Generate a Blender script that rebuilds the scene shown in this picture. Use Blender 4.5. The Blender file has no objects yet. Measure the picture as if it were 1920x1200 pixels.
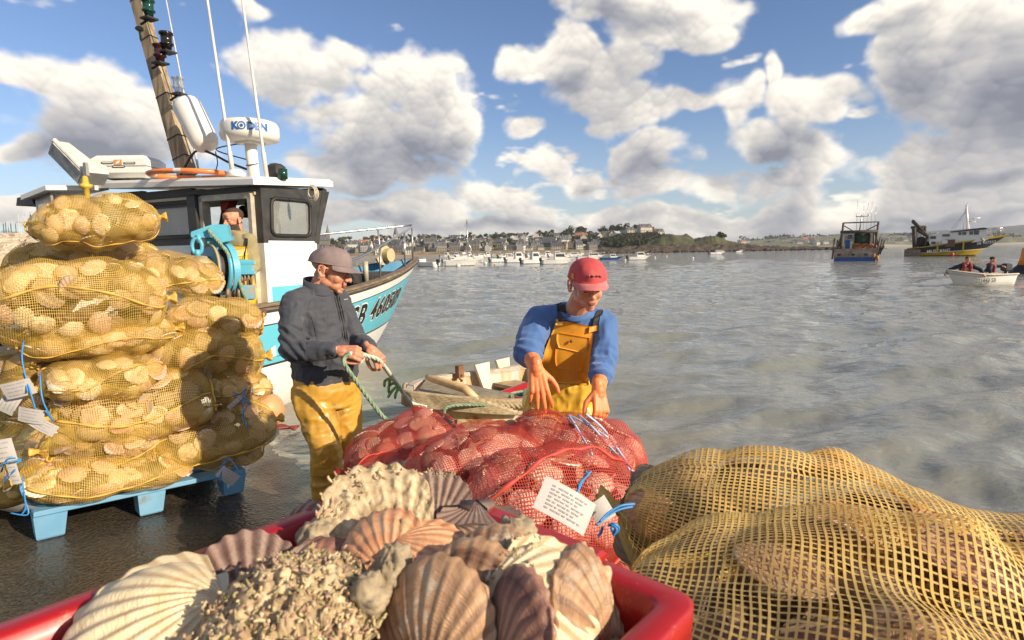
import bpy, math, random
import numpy as np
from mathutils import Vector, Matrix, Quaternion

SC = bpy.context.scene
COL = SC.collection
rad = math.radians
R = random.Random(7)

# ------------------------------------------------------------------ camera
CAMZ, FPX = 1.72, 1066.67
PITCH, ROLL = math.atan(127 / FPX), rad(1.0)
_f = np.array([0, math.cos(PITCH), -math.sin(PITCH)])
_u0 = np.array([0, math.sin(PITCH), math.cos(PITCH)])
_r0 = np.array([1.0, 0, 0])
_r = math.cos(ROLL) * _r0 - math.sin(ROLL) * _u0
_u = math.sin(ROLL) * _r0 + math.cos(ROLL) * _u0
CAM = np.array([0, 0, CAMZ])


def ray(px, py):
    return _f + (px - 960) / FPX * _r + (600 - py) / FPX * _u


def at(px, py, Y):
    d = ray(px, py)
    return Vector(CAM + d * (Y / d[1]))


def atz(px, py, z):
    d = ray(px, py)
    return Vector(CAM + d * ((z - CAMZ) / d[2]))


cam_d = bpy.data.cameras.new('camera')
cam = bpy.data.objects.new('camera', cam_d)
COL.objects.link(cam)
M3 = Matrix([[_r[i], _u[i], -_f[i]] for i in range(3)])
cam.matrix_world = Matrix.Translation(Vector(CAM)) @ M3.to_4x4()
cam_d.sensor_width = 36
cam_d.lens = 20.0
cam_d.clip_start = 0.05
cam_d.clip_end = 6000
cam_d.dof.use_dof = True
cam_d.dof.focus_distance = 3.1
cam_d.dof.aperture_fstop = 9.0
SC.camera = cam

# ------------------------------------------------------------------ world, sun
SUN_AZ, SUN_EL = rad(121), rad(24)        # azimuth clockwise from +Y
sun_dir = Vector((math.sin(SUN_AZ) * math.cos(SUN_EL), math.cos(SUN_AZ) * math.cos(SUN_EL), math.sin(SUN_EL)))
sd = bpy.data.lights.new('sun', 'SUN')
sd.energy = 4.8
sd.angle = rad(0.6)
sd.color = (1.0, 0.84, 0.63)
so = bpy.data.objects.new('sun', sd)
COL.objects.link(so)
so.rotation_euler = sun_dir.to_track_quat('Z', 'Y').to_euler()

SC.view_settings.view_transform = 'Standard'
SC.view_settings.look = 'None'
SC.view_settings.exposure = 0.52
SC.view_settings.gamma = 1
SC.view_settings.use_curve_mapping = False
SC.cycles.use_denoising = True
SC.cycles.max_bounces = 8
SC.cycles.transparent_max_bounces = 12
SC.cycles.sample_clamp_indirect = 6
SC.cycles.caustics_reflective = False
SC.cycles.caustics_refractive = False

W = bpy.data.worlds.new('World')
SC.world = W
W.use_nodes = True


def n_(nt, typ, **kw):
    n = nt.nodes.new(typ)
    for k, v in kw.items():
        if k == 'loc':
            continue
        if k.startswith('i_'):
            n.inputs[k[2:].replace('_', ' ')].default_value = v
        else:
            setattr(n, k, v)
    return n


def math_(nt, op, a, b=None, c=None, clamp=False):
    n = nt.nodes.new('ShaderNodeMath')
    n.operation = op
    n.use_clamp = clamp
    for i, v in enumerate((a, b, c)):
        if v is None:
            continue
        if isinstance(v, (int, float)):
            n.inputs[i].default_value = v
        else:
            nt.links.new(v, n.inputs[i])
    return n.outputs[0]


def vmath(nt, op, a, b=None, out=0):
    n = nt.nodes.new('ShaderNodeVectorMath')
    n.operation = op
    for i, v in enumerate((a, b)):
        if v is None:
            continue
        if isinstance(v, (tuple, list)):
            n.inputs[i].default_value = v
        else:
            nt.links.new(v, n.inputs[i])
    return n.outputs[out]


def smooth(nt, v, a, b):
    n = nt.nodes.new('ShaderNodeMapRange')
    n.interpolation_type = 'SMOOTHSTEP'
    n.inputs['From Min'].default_value = a
    n.inputs['From Max'].default_value = b
    nt.links.new(v, n.inputs['Value'])
    return n.outputs['Result']


# clouds: (px, py, rx, ry) of the lobes of each cloud, turned into fixed sky directions (azimuth, elevation)
CLOUDS = [(150, 175, 130, 45), (240, 205, 100, 60), (55, 160, 60, 30), (180, 260, 200, 60), (320, 250, 80, 50),
          (30, 258, 90, 26), (560, 130, 125, 45), (655, 112, 50, 30), (765, 185, 110, 85), (700, 260, 130, 65),
          (835, 235, 80, 75), (640, 205, 75, 65), (700, 325, 160, 40), (1065, 95, 65, 50), (1110, 140, 80, 60),
          (1135, 195, 65, 38), (985, 110, 60, 34), (1235, 35, 120, 62), (1170, 0, 120, 34), (1295, 70, 50, 36),
          (980, 232, 52, 22), (1180, 225, 95, 38), (1270, 218, 55, 22), (1345, 207, 52, 40), (1430, 180, 48, 50),
          (1480, 218, 80, 38), (1570, 212, 80, 30), (1430, 272, 100, 42), (1510, 300, 80, 52), (1375, 290, 50, 32),
          (1215, 300, 90, 36), (1250, 350, 120, 36), (1025, 300, 34, 34), (1070, 335, 52, 28), (1420, 345, 120, 32),
          (1800, 100, 160, 115), (1690, 20, 130, 42), (1900, 160, 120, 95), (1730, 160, 70, 52),
          (1750, 285, 100, 62), (1860, 265, 100, 52), (1690, 330, 100, 52), (1890, 330, 90, 42), (900, 372, 130, 36),
          (965, 388, 80, 28), (790, 388, 90, 32), (650, 400, 90, 28), (1105, 402, 66, 24), (480, 36, 36, 22),
          (360, 5, 60, 18), (-150, 120, 130, 90), (2100, 60, 160, 120), (2150, 280, 150, 60), (1000, -120, 200, 50),
          (70, 400, 120, 40), (1500, 400, 160, 34), (1250, 415, 140, 30), (1760, 395, 160, 36), (500, 415, 120, 40), (300, 400, 120, 40), (900, 425, 160, 26)]
DARKS = [(1810, 140, 130, 85), (1700, 40, 90, 30), (1900, 180, 90, 60), (1495, 262, 90, 34), (1400, 300, 90, 26), (220, 290, 200, 42),
         (760, 300, 140, 45), (640, 300, 90, 45), (1250, 322, 100, 20), (1860, 325, 70, 22), (60, 262, 100, 26), (1170, 20, 90, 24),
         (1060, 150, 40, 26), (960, 420, 400, 16), (1600, 425, 300, 14), (1085, 345, 40, 16), (600, 360, 120, 20)]


def azel(px, py):
    d = ray(px, py)
    return math.atan2(d[0], d[1]), math.atan2(d[2], math.hypot(d[0], d[1]))


def _n2(x, y, per, seed):
    """2-D value noise on a grid, periodic in x"""
    ix, iy = np.floor(x).astype(np.int64), np.floor(y).astype(np.int64)
    fx, fy = x - ix, y - iy
    fx, fy = fx * fx * fx * (fx * (fx * 6 - 15) + 10), fy * fy * fy * (fy * (fy * 6 - 15) + 10)

    def h(i, j):
        q = ((i % per) * 374761393 + j * 668265263 + seed * 974634777) & 0xFFFFFFFF
        q = ((q ^ (q >> 13)) * 1274126177) & 0xFFFFFFFF
        return ((q ^ (q >> 16)) & 0xFFFF).astype(np.float32) / 65535.0
    a = h(ix, iy) * (1 - fx) + h(ix + 1, iy) * fx
    b = h(ix, iy + 1) * (1 - fx) + h(ix + 1, iy + 1) * fx
    return (a * (1 - fy) + b * fy) * 2 - 1


def _w2(x, y, per, seed):
    """cellular noise, periodic in x: distance to the nearest of the scattered cell points"""
    ix, iy = np.floor(x).astype(np.int64), np.floor(y).astype(np.int64)
    fx, fy = (x - ix).astype(np.float32), (y - iy).astype(np.float32)
    best = np.full(x.shape, 9, np.float32)
    for dx in (-1, 0, 1):
        for dy in (-1, 0, 1):
            i, j = (ix + dx) % per, iy + dy
            q = (i * 374761393 + j * 668265263 + seed * 974634777) & 0xFFFFFFFF
            q = ((q ^ (q >> 13)) * 1274126177) & 0xFFFFFFFF
            q = q ^ (q >> 16)
            px, py = (q & 0xFFFF).astype(np.float32) / 65535, ((q >> 16) & 0xFFFF).astype(np.float32) / 65535
            best = np.minimum(best, (fx - dx - px) ** 2 + (fy - dy - py) ** 2)
    return best


def make_clouds(W_=4096, H_=800):
    """cloud cover over the whole sky: colour and opacity by azimuth and elevation"""
    TOP = math.pi / 2
    az = (np.arange(W_) + .5) / W_ * 2 * np.pi - np.pi
    el = ((np.arange(H_) + .5) / H_) ** 1.5 * TOP
    A, E = np.meshgrid(az.astype(np.float32), el.astype(np.float32))

    def fb(freq, o, seed, ys=1.0, billow=False, dx=0, dy=0):
        r, amp = 0, 1.0
        for k in range(o):
            per = int(round(freq * 2 ** k))
            fx = per / (2 * np.pi)
            v = _n2((A + np.pi + dx) * fx, (E + dy) * fx * ys, per, seed + k)
            if billow:
                v = 1 - 2 * np.abs(v)
            r = r + amp * v
            amp *= .52
        return r
    wx, wy = fb(50, 3, 1) * .035, fb(50, 3, 9) * .022
    d = np.full(A.shape, -1.2, np.float32)

    def field(lst, k0=1.16, sm=.18):
        acc = np.full(A.shape, 9.0, np.float32)
        for (x, y, rx, ry) in lst:
            a, e = azel(x, y)
            k = 1 + ((x - 960) / FPX) ** 2
            sx, sy = FPX / rx * k * k0, FPX / ry * math.sqrt(k) * k0
            i0, i1 = np.searchsorted(az, a - 3.2 / sx), np.searchsorted(az, a + 3.2 / sx)
            j0, j1 = np.searchsorted(el, e - 3.2 / sy), np.searchsorted(el, e + 3.2 / sy)
            if i1 <= i0 or j1 <= j0:
                continue
            s_ = (slice(j0, j1), slice(i0, i1))
            l = np.hypot((A[s_] + wx[s_] - a) * sx, (E[s_] + wy[s_] - e) * sy)
            h = np.clip(.5 + .5 * (l - acc[s_]) / sm, 0, 1)
            acc[s_] = l * (1 - h) + acc[s_] * h - sm * h * (1 - h)
        return 1 - acc
    d = np.maximum(field(CLOUDS), -1.2)
    gen = fb(20, 4, 30) * 1.5 - .25
    side = np.clip((np.abs(A) - .85) / .25, 0, 1)
    d = np.maximum(d, gen - (1 - side) * 3)
    low = np.clip(1 - E / .2, 0, 1)
    lowc = fb(70, 4, 50, 2.8) * .8 + low * 1.5 - 1.0
    d = np.maximum(d, lowc)
    top = int(np.searchsorted(el, .95))
    bil = np.zeros_like(A)
    sl = slice(0, top)
    amp = 1.0
    for k, per in enumerate((44, 92, 190, 380)):
        f_ = per / (2 * np.pi)
        v = _w2((A[sl] + np.pi + wx[sl] * .3) * f_, (E[sl] + wy[sl] * .3) * f_ * 1.25, per, 300 + k)
        bil[sl] += amp * (1 - 1.5 * v)
        amp *= .55
    bil[top:] = fb(64, 4, 70, 1.35, True)[top:]
    fine = fb(160, 5, 90, 1.3)
    dd = d + .32 * (bil - .8) + .16 * fine
    al = np.clip((dd + .08) / .46, 0, 1)
    al = al * al * (3 - 2 * al)
    # self shadow: march up and to the right through the cover
    T = np.clip(dd, 0, 1.3)
    dh = np.pi * 2 / W_
    occ = np.zeros_like(A)
    for k in range(1, 9):
        sx = k * .004
        T1 = np.roll(T, -int(sx / dh), 1)
        e2 = np.clip(el + k * .013, 0, TOP)
        jj = np.clip(((e2 / TOP) ** (1 / 1.5) * H_ - .5).astype(int), 0, H_ - 1)
        occ += T1[jj, :] * .13
    lit = np.exp(-1.5 * occ)
    gx = (np.roll(bil, -3, 1) - bil)
    gy = np.vstack([bil[3:], bil[-3:]]) - bil
    relief = np.clip(-(gx * .5 + gy * 1.0) * .8, -.4, .4)
    dk = np.clip(field(DARKS, .95, .4) * .9 + .15 + .35 * fb(60, 4, 120), 0, 1)
    br = .13 + .84 * lit + .62 * relief + .10 * (bil - .8) - .50 * dk
    br = br + .12 * (1 - np.clip(dd / .5, 0, 1))          # thin edges glow
    br = np.clip(br, 0, 1)
    stops = [(0, (.19, .20, .235)), (.3, (.31, .31, .335)), (.62, (.49, .465, .44)), (1.0, (.82, .76, .665))]
    px = np.zeros((H_, W_, 4), np.float32)
    for c in range(3):
        px[..., c] = np.interp(br, [s[0] for s in stops], [s[1][c] for s in stops])
    px[..., 3] = al * .98
    im = bpy.data.images.new('cloud_cover', W_, H_, alpha=True, float_buffer=True)
    im.colorspace_settings.name = 'Non-Color'
    im.alpha_mode = 'CHANNEL_PACKED'
    im.pixels.foreach_set(px.ravel())
    im.update()
    im.pack()
    return im


def build_world():
    nt = W.node_tree
    nt.nodes.clear()
    out = nt.nodes.new('ShaderNodeOutputWorld')
    bg = nt.nodes.new('ShaderNodeBackground')
    bg.inputs['Strength'].default_value = 0.1
    nt.links.new(bg.outputs[0], out.inputs[0])
    sky = n_(nt, 'ShaderNodeTexSky', sky_type='NISHITA', sun_disc=False, sun_elevation=SUN_EL, sun_rotation=SUN_AZ)
    sky.air_density = 1.0
    sky.dust_density = 0.6
    sky.ozone_density = 1.6
    tc = nt.nodes.new('ShaderNodeTexCoord')
    s = n_(nt, 'ShaderNodeSeparateXYZ')
    nt.links.new(tc.outputs['Generated'], s.inputs[0])
    az = math_(nt, 'ARCTAN2', s.outputs[0], s.outputs[1])
    el = math_(nt, 'ABSOLUTE', math_(nt, 'ARCSINE', s.outputs[2]))
    cb = n_(nt, 'ShaderNodeCombineXYZ')
    nt.links.new(math_(nt, 'ADD', math_(nt, 'MULTIPLY', az, 1 / (2 * math.pi)), .5), cb.inputs[0])
    nt.links.new(math_(nt, 'POWER', math_(nt, 'MULTIPLY', el, 2 / math.pi), 1 / 1.5), cb.inputs[1])
    ti = nt.nodes.new('ShaderNodeTexImage')
    ti.image = make_clouds()
    ti.interpolation = 'Cubic'
    nt.links.new(cb.outputs[0], ti.inputs['Vector'])
    hb = math_(nt, 'SUBTRACT', 1.0, smooth(nt, el, -.02, .26))
    skt = n_(nt, 'ShaderNodeMix', data_type='RGBA', blend_type='MULTIPLY')
    skt.inputs['Factor'].default_value = 1
    skt.inputs['B'].default_value = (.76, .82, .98, 1)
    nt.links.new(sky.outputs[0], skt.inputs['A'])
    skm = n_(nt, 'ShaderNodeMix', data_type='RGBA')
    nt.links.new(math_(nt, 'MULTIPLY', hb, .35), skm.inputs['Factor'])
    nt.links.new(skt.outputs['Result'], skm.inputs['A'])
    skm.inputs['B'].default_value = (4.6, 4.8, 4.9, 1)
    cl = vmath(nt, 'MULTIPLY', ti.outputs['Color'], (10, 10, 10))
    mx = n_(nt, 'ShaderNodeMix', data_type='RGBA')
    nt.links.new(ti.outputs['Alpha'], mx.inputs['Factor'])
    nt.links.new(skm.outputs['Result'], mx.inputs['A'])
    nt.links.new(cl, mx.inputs['B'])
    nt.links.new(mx.outputs['Result'], bg.inputs['Color'])


build_world()

# ------------------------------------------------------------------ noise in numpy
def _hash(ix, iy, iz, seed):
    h = (ix * 374761393 + iy * 668265263 + iz * 2147483647 + seed * 974634777) & 0xFFFFFFFF
    h = ((h ^ (h >> 13)) * 1274126177) & 0xFFFFFFFF
    h = (h ^ (h >> 16)) & 0xFFFFFFFF
    return h.astype(np.float64) / 4294967295.0


def vnoise(P, s=1.0, seed=0):
    P = np.asarray(P, dtype=np.float64) * s
    if P.shape[-1] == 2:
        P = np.concatenate([P, np.zeros(P.shape[:-1] + (1,))], -1)
    i = np.floor(P).astype(np.int64)
    f = P - i
    f = f * f * (3 - 2 * f)
    r = 0
    for dx in (0, 1):
        for dy in (0, 1):
            for dz in (0, 1):
                w = (f[..., 0] if dx else 1 - f[..., 0]) * (f[..., 1] if dy else 1 - f[..., 1]) * (f[..., 2] if dz else 1 - f[..., 2])
                r = r + w * _hash(i[..., 0] + dx, i[..., 1] + dy, i[..., 2] + dz, seed)
    return r * 2 - 1


def fbm(P, s=1.0, o=4, seed=0, g=.5):
    r, a = 0, 1.0
    for k in range(o):
        r = r + a * vnoise(P, s * 2 ** k, seed + k * 17)
        a *= g
    return r


# ------------------------------------------------------------------ materials
MATS = {}


def mat(name, col, rough=.6, col2=None, nscale=6.0, amt=.5, bump=0.0, bscale=40.0, metal=0.0, spec=.5, trans=0.0, coat=0.0,
        detail=5.0, stretch=None, objrand=0.0, col3=None, s3=2.0, a3=(.55, .7), sheen=0.0, emit=None, sub=0.0, wave=None):
    if name in MATS:
        return MATS[name]
    m = bpy.data.materials.new(name)
    m.use_nodes = True
    nt = m.node_tree
    nt.nodes.clear()
    o = nt.nodes.new('ShaderNodeOutputMaterial')
    b = nt.nodes.new('ShaderNodeBsdfPrincipled')
    b.inputs['Roughness'].default_value = rough
    b.inputs['Metallic'].default_value = metal
    b.inputs['Specular IOR Level'].default_value = spec
    b.inputs['Coat Weight'].default_value = coat
    b.inputs['Coat Roughness'].default_value = .1
    if sheen:
        b.inputs['Sheen Weight'].default_value = sheen
    if sub:
        b.inputs['Subsurface Weight'].default_value = sub
        b.inputs['Subsurface Radius'].default_value = (.02, .008, .004)
        b.inputs['Subsurface Scale'].default_value = .5
    if emit:
        b.inputs['Emission Color'].default_value = (*emit[:3], 1)
        b.inputs['Emission Strength'].default_value = emit[3]
    tc = nt.nodes.new('ShaderNodeTexCoord')
    vec = tc.outputs['Object']
    if stretch:
        vec = vmath(nt, 'MULTIPLY', vec, stretch)
    c = None
    if col2 is None:
        col2 = tuple(x * .72 for x in col[:3])
    nz = n_(nt, 'ShaderNodeTexNoise', i_Scale=nscale, i_Detail=detail, i_Roughness=.6)
    nt.links.new(vec, nz.inputs['Vector'])
    f = smooth(nt, nz.outputs['Fac'], .5 - .28 / max(amt, .05) * .5, .5 + .28 / max(amt, .05) * .5) if amt != .5 else smooth(nt, nz.outputs['Fac'], .3, .7)
    mx = n_(nt, 'ShaderNodeMix', data_type='RGBA')
    nt.links.new(f, mx.inputs['Factor'])
    mx.inputs['A'].default_value = (*col[:3], 1)
    mx.inputs['B'].default_value = (*col2[:3], 1)
    c = mx.outputs['Result']
    if col3 is not None:
        n3 = n_(nt, 'ShaderNodeTexNoise', i_Scale=s3, i_Detail=7.0, i_Roughness=.65)
        nt.links.new(vec, n3.inputs['Vector'])
        m3 = n_(nt, 'ShaderNodeMix', data_type='RGBA')
        nt.links.new(smooth(nt, n3.outputs['Fac'], *a3), m3.inputs['Factor'])
        nt.links.new(c, m3.inputs['A'])
        m3.inputs['B'].default_value = (*col3[:3], 1)
        c = m3.outputs['Result']
    if objrand:
        oi = nt.nodes.new('ShaderNodeObjectInfo')
        hs = n_(nt, 'ShaderNodeHueSaturation')
        nt.links.new(math_(nt, 'ADD', math_(nt, 'MULTIPLY', oi.outputs['Random'], objrand), 1 - objrand * .6), hs.inputs['Value'])
        nt.links.new(math_(nt, 'ADD', math_(nt, 'MULTIPLY', oi.outputs['Random'], .03), .485), hs.inputs['Hue'])
        nt.links.new(c, hs.inputs['Color'])
        c = hs.outputs[0]
    nt.links.new(c, b.inputs['Base Color'])
    if rough < .75:
        rr = math_(nt, 'ADD', math_(nt, 'MULTIPLY', math_(nt, 'SUBTRACT', nz.outputs['Fac'], .5), .35), rough, clamp=True)
        nt.links.new(rr, b.inputs['Roughness'])
    if bump:
        bn = n_(nt, 'ShaderNodeTexNoise', i_Scale=bscale, i_Detail=4.0)
        nt.links.new(vec, bn.inputs['Vector'])
        bp = n_(nt, 'ShaderNodeBump', i_Strength=min(1.0, bump * 40), i_Distance=bump)
        nt.links.new(bn.outputs['Fac'], bp.inputs['Height'])
        nt.links.new(bp.outputs[0], b.inputs['Normal'])
    sh = b.outputs[0]
    if trans:
        t = nt.nodes.new('ShaderNodeBsdfTranslucent')
        nt.links.new(c, t.inputs['Color'])
        ms = nt.nodes.new('ShaderNodeMixShader')
        ms.inputs[0].default_value = trans
        nt.links.new(sh, ms.inputs[1])
        nt.links.new(t.outputs[0], ms.inputs[2])
        sh = ms.outputs[0]
    nt.links.new(sh, o.inputs[0])
    MATS[name] = m
    return m


def glass(name, tint=(.8, .85, .85), alpha=.25, rough=.05):
    if name in MATS:
        return MATS[name]
    m = bpy.data.materials.new(name)
    m.use_nodes = True
    nt = m.node_tree
    nt.nodes.clear()
    o = nt.nodes.new('ShaderNodeOutputMaterial')
    t = nt.nodes.new('ShaderNodeBsdfTransparent')
    t.inputs[0].default_value = (*tint, 1)
    b = nt.nodes.new('ShaderNodeBsdfPrincipled')
    b.inputs['Base Color'].default_value = (.5, .5, .47, 1)
    b.inputs['Roughness'].default_value = rough
    tc = nt.nodes.new('ShaderNodeTexCoord')
    nz = n_(nt, 'ShaderNodeTexNoise', i_Scale=9.0, i_Detail=6.0)
    nt.links.new(tc.outputs['Object'], nz.inputs['Vector'])
    ms = nt.nodes.new('ShaderNodeMixShader')
    nt.links.new(math_(nt, 'ADD', math_(nt, 'MULTIPLY', nz.outputs['Fac'], alpha * .6), alpha * .7, clamp=True), ms.inputs[0])
    nt.links.new(t.outputs[0], ms.inputs[1])
    nt.links.new(b.outputs[0], ms.inputs[2])
    nt.links.new(ms.outputs[0], o.inputs[0])
    MATS[name] = m
    return m


# ------------------------------------------------------------------ objects
def tag(o, label=None, cat=None, group=None, kind=None):
    if label:
        o['label'] = label
    if cat:
        o['category'] = cat
    if group:
        o['group'] = group
    if kind:
        o['kind'] = kind
    return o


def link(name, me, parent=None, mats=(), loc=None):
    o = bpy.data.objects.new(name, me)
    COL.objects.link(o)
    if parent is not None:
        o.parent = parent
    if loc is not None:
        o.location = loc
    for m in mats:
        me.materials.append(m)
    return o


def thing(name, label, cat, loc=(0, 0, 0), rz=0.0, group=None, mw=None):
    o = bpy.data.objects.new(name, None)
    COL.objects.link(o)
    o.empty_display_size = .1
    o.location = loc
    o.rotation_euler = (0, 0, rz)
    if mw is not None:
        o.matrix_world = mw
    return tag(o, label, cat, group)


def copy_tree(o, parent=None):
    kids = KIDS(o)
    c = o.copy()
    COL.objects.link(c)
    c.parent = parent
    for ch in kids:
        copy_tree(ch, c)
    return c


def KIDS(o):
    return list(o.children)


def mesh(name, V, Fc, mi=None, smoothf=True):
    me = bpy.data.meshes.new(name)
    V = np.asarray(V, dtype=np.float32)
    if isinstance(Fc, np.ndarray):
        nf, k = Fc.shape
        me.vertices.add(len(V))
        me.vertices.foreach_set('co', V.ravel())
        me.loops.add(nf * k)
        me.loops.foreach_set('vertex_index', Fc.astype(np.int32).ravel())
        me.polygons.add(nf)
        me.polygons.foreach_set('loop_start', np.arange(nf, dtype=np.int32) * k)
        me.update(calc_edges=True)
    else:
        me.from_pydata([tuple(map(float, v)) for v in V], [], Fc)
    if mi is not None:
        me.polygons.foreach_set('material_index', np.asarray(mi, dtype=np.int32))
    me.polygons.foreach_set('use_smooth', np.full(len(me.polygons), bool(smoothf)))
    me.update()
    return me


def grid_faces(nu, nv, wu=False, wv=False, off=0):
    iu = np.arange(nu if wu else nu - 1)
    iv = np.arange(nv if wv else nv - 1)
    A, B = np.meshgrid(iu, iv, indexing='ij')
    a = A * nv + B
    b = ((A + 1) % nu) * nv + B
    c = ((A + 1) % nu) * nv + (B + 1) % nv
    d = A * nv + (B + 1) % nv
    return np.stack([a, b, c, d], -1).reshape(-1, 4) + off


class MB:
    """collects shapes and links them as one mesh object"""

    def __init__(s):
        s.v, s.f, s.m, s.sm = [], [], [], []

    def add(s, V, Fc, m=0, sm=False):
        o = len(s.v)
        s.v += [tuple(map(float, v)) for v in V]
        for f in Fc:
            s.f.append(tuple(int(i) + o for i in f))
            s.m.append(m)
            s.sm.append(sm)
        return s

    def box(s, c, size, rot=None, m=0, bev=0.0, taper=1.0):
        hx, hy, hz = size[0] / 2, size[1] / 2, size[2] / 2
        b = min(bev, hx * .9, hy * .9, hz * .9)
        V = []
        if b > 0:
            for z, k in ((-hz, b), (-hz + b, 0), (hz - b, 0), (hz, b)):
                t = taper if z > 0 else 1
                x, y = hx * t - k, hy * t - k
                q = b * .6 if k == 0 else 0
                for sx, sy in ((1, -1), (1, 1), (-1, 1), (-1, -1)):
                    if sx * sy < 0:
                        V += [(sx * (x - (0 if q else 0)), sy * (y - q), z)] if 0 else []
                    V.append((sx * x, sy * y, z))
            Fc = [(3, 2, 1, 0), (12, 13, 14, 15)]
            for k in range(3):
                for i in range(4):
                    j = (i + 1) % 4
                    Fc.append((k * 4 + i, k * 4 + j, k * 4 + 4 + j, k * 4 + 4 + i))
        else:
            for z in (-hz, hz):
                t = taper if z > 0 else 1
                V += [(hx * t, -hy * t, z), (hx * t, hy * t, z), (-hx * t, hy * t, z), (-hx * t, -hy * t, z)]
            Fc = [(3, 2, 1, 0), (4, 5, 6, 7)] + [(i, (i + 1) % 4, 4 + (i + 1) % 4, 4 + i) for i in range(4)]
        M = Matrix.Translation(Vector(c)) @ (rot.to_4x4() if rot is not None else Matrix.Identity(4))
        s.add([M @ Vector(v) for v in V], Fc, m)
        return s

    def tube(s, pts, r, n=8, m=0, cap=True, sm=True, flat=1.0):
        P = [Vector(p) for p in pts]
        if not hasattr(r, '__len__'):
            r = [r] * len(P)
        V = []
        up = Vector((0, 0, 1))
        t0 = (P[1] - P[0]).normalized()
        if abs(t0.dot(up)) > .95:
            up = Vector((1, 0, 0))
        nrm = (up - t0 * up.dot(t0)).normalized()
        for i, p in enumerate(P):
            t = ((P[min(i + 1, len(P) - 1)] - P[max(i - 1, 0)])).normalized()
            nrm = (nrm - t * nrm.dot(t)).normalized()
            b = t.cross(nrm)
            for k in range(n):
                a = 2 * math.pi * k / n
                V.append(p + (nrm * math.cos(a) * flat + b * math.sin(a)) * r[i])
        Fc = []
        for i in range(len(P) - 1):
            for k in range(n):
                Fc.append((i * n + k, i * n + (k + 1) % n, (i + 1) * n + (k + 1) % n, (i + 1) * n + k))
        if cap:
            Fc.append(tuple(range(n))[::-1])
            Fc.append(tuple((len(P) - 1) * n + k for k in range(n)))
        return s.add(V, Fc, m, sm)

    def lathe(s, prof, c=(0, 0, 0), n=16, axis=None, m=0, sm=True, M=None):
        V = []
        for (r, z) in prof:
            for k in range(n):
                a = 2 * math.pi * k / n
                V.append(Vector((r * math.cos(a), r * math.sin(a), z)))
        if M is None:
            q = Vector((0, 0, 1)).rotation_difference(Vector(axis).normalized()) if axis is not None else Quaternion()
            V = [q @ v + Vector(c) for v in V]
        else:
            V = [M @ v for v in V]
        Fc = []
        for i in range(len(prof) - 1):
            for k in range(n):
                Fc.append((i * n + k, i * n + (k + 1) % n, (i + 1) * n + (k + 1) % n, (i + 1) * n + k))
        Fc.append(tuple(range(n))[::-1])
        Fc.append(tuple((len(prof) - 1) * n + k for k in range(n)))
        return s.add(V, Fc, m, sm)

    def ball(s, c, r, n=12, m=0, M=None):
        r = r if hasattr(r, '__len__') else (r, r, r)
        prof = []
        V = []
        k2 = n // 2
        for i in range(1, k2):
            a = math.pi * i / k2
            for k in range(n):
                b = 2 * math.pi * k / n
                V.append((math.sin(a) * math.cos(b), math.sin(a) * math.sin(b), math.cos(a)))
        V += [(0, 0, 1), (0, 0, -1)]
        V = [Vector((v[0] * r[0], v[1] * r[1], v[2] * r[2])) for v in V]
        if M is not None:
            V = [M @ v for v in V]
        V = [v + Vector(c) for v in V]
        Fc = []
        for i in range(k2 - 2):
            for k in range(n):
                Fc.append((i * n + k, (i + 1) * n + k, (i + 1) * n + (k + 1) % n, i * n + (k + 1) % n))
        T, B = len(V) - 2, len(V) - 1
        for k in range(n):
            Fc.append((T, k, (k + 1) % n))
            Fc.append((B, (k2 - 2) * n + (k + 1) % n, (k2 - 2) * n + k))
        return s.add(V, Fc, m, True)

    def prism(s, poly, d, origin=(0, 0, 0), ax=(1, 0, 0), ay=(0, 0, 1), m=0):
        """polygon in the plane (ax, ay) given thickness along their cross product"""
        ax, ay, o = Vector(ax), Vector(ay), Vector(origin)
        n = ax.cross(ay).normalized()
        k = len(poly)
        V = [o + ax * p[0] + ay * p[1] - n * d / 2 for p in poly] + [o + ax * p[0] + ay * p[1] + n * d / 2 for p in poly]
        Fc = [tuple(range(k))[::-1], tuple(range(k, 2 * k))] + [(i, (i + 1) % k, k + (i + 1) % k, k + i) for i in range(k)]
        return s.add(V, Fc, m)

    def loft(s, rings, m=0, closed=True, cap=True, sm=True):
        k = len(rings[0])
        V = [v for r in rings for v in r]
        Fc = []
        for i in range(len(rings) - 1):
            for j in range(k if closed else k - 1):
                Fc.append((i * k + j, i * k + (j + 1) % k, (i + 1) * k + (j + 1) % k, (i + 1) * k + j))
        if cap:
            Fc.append(tuple(range(k))[::-1])
            Fc.append(tuple((len(rings) - 1) * k + j for j in range(k)))
        return s.add(V, Fc, m, sm)

    def build(s, name, mats, parent=None, loc=None):
        me = bpy.data.meshes.new(name)
        me.from_pydata(s.v, [], s.f)
        me.polygons.foreach_set('material_index', s.m)
        me.polygons.foreach_set('use_smooth', s.sm)
        me.update()
        mats = mats if isinstance(mats, (list, tuple)) else [mats]
        return link(name, me, parent, mats, loc)


def cat_(pts, n=6):
    """smooth curve through points"""
    P = [Vector(p) for p in pts]
    out = []
    for i in range(len(P) - 1):
        p0, p1, p2, p3 = P[max(i - 1, 0)], P[i], P[i + 1], P[min(i + 2, len(P) - 1)]
        for k in range(n):
            t = k / n
            out.append(.5 * ((2 * p1) + (p2 - p0) * t + (2 * p0 - 5 * p1 + 4 * p2 - p3) * t * t + (3 * p1 - p0 - 3 * p2 + p3) * t ** 3))
    out.append(P[-1])
    return out


def evaled(o):
    dg = bpy.context.evaluated_depsgraph_get()
    me = bpy.data.meshes.new_from_object(o.evaluated_get(dg))
    old = o.data
    o.modifiers.clear()
    o.data = me
    bpy.data.meshes.remove(old)
    return o


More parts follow.
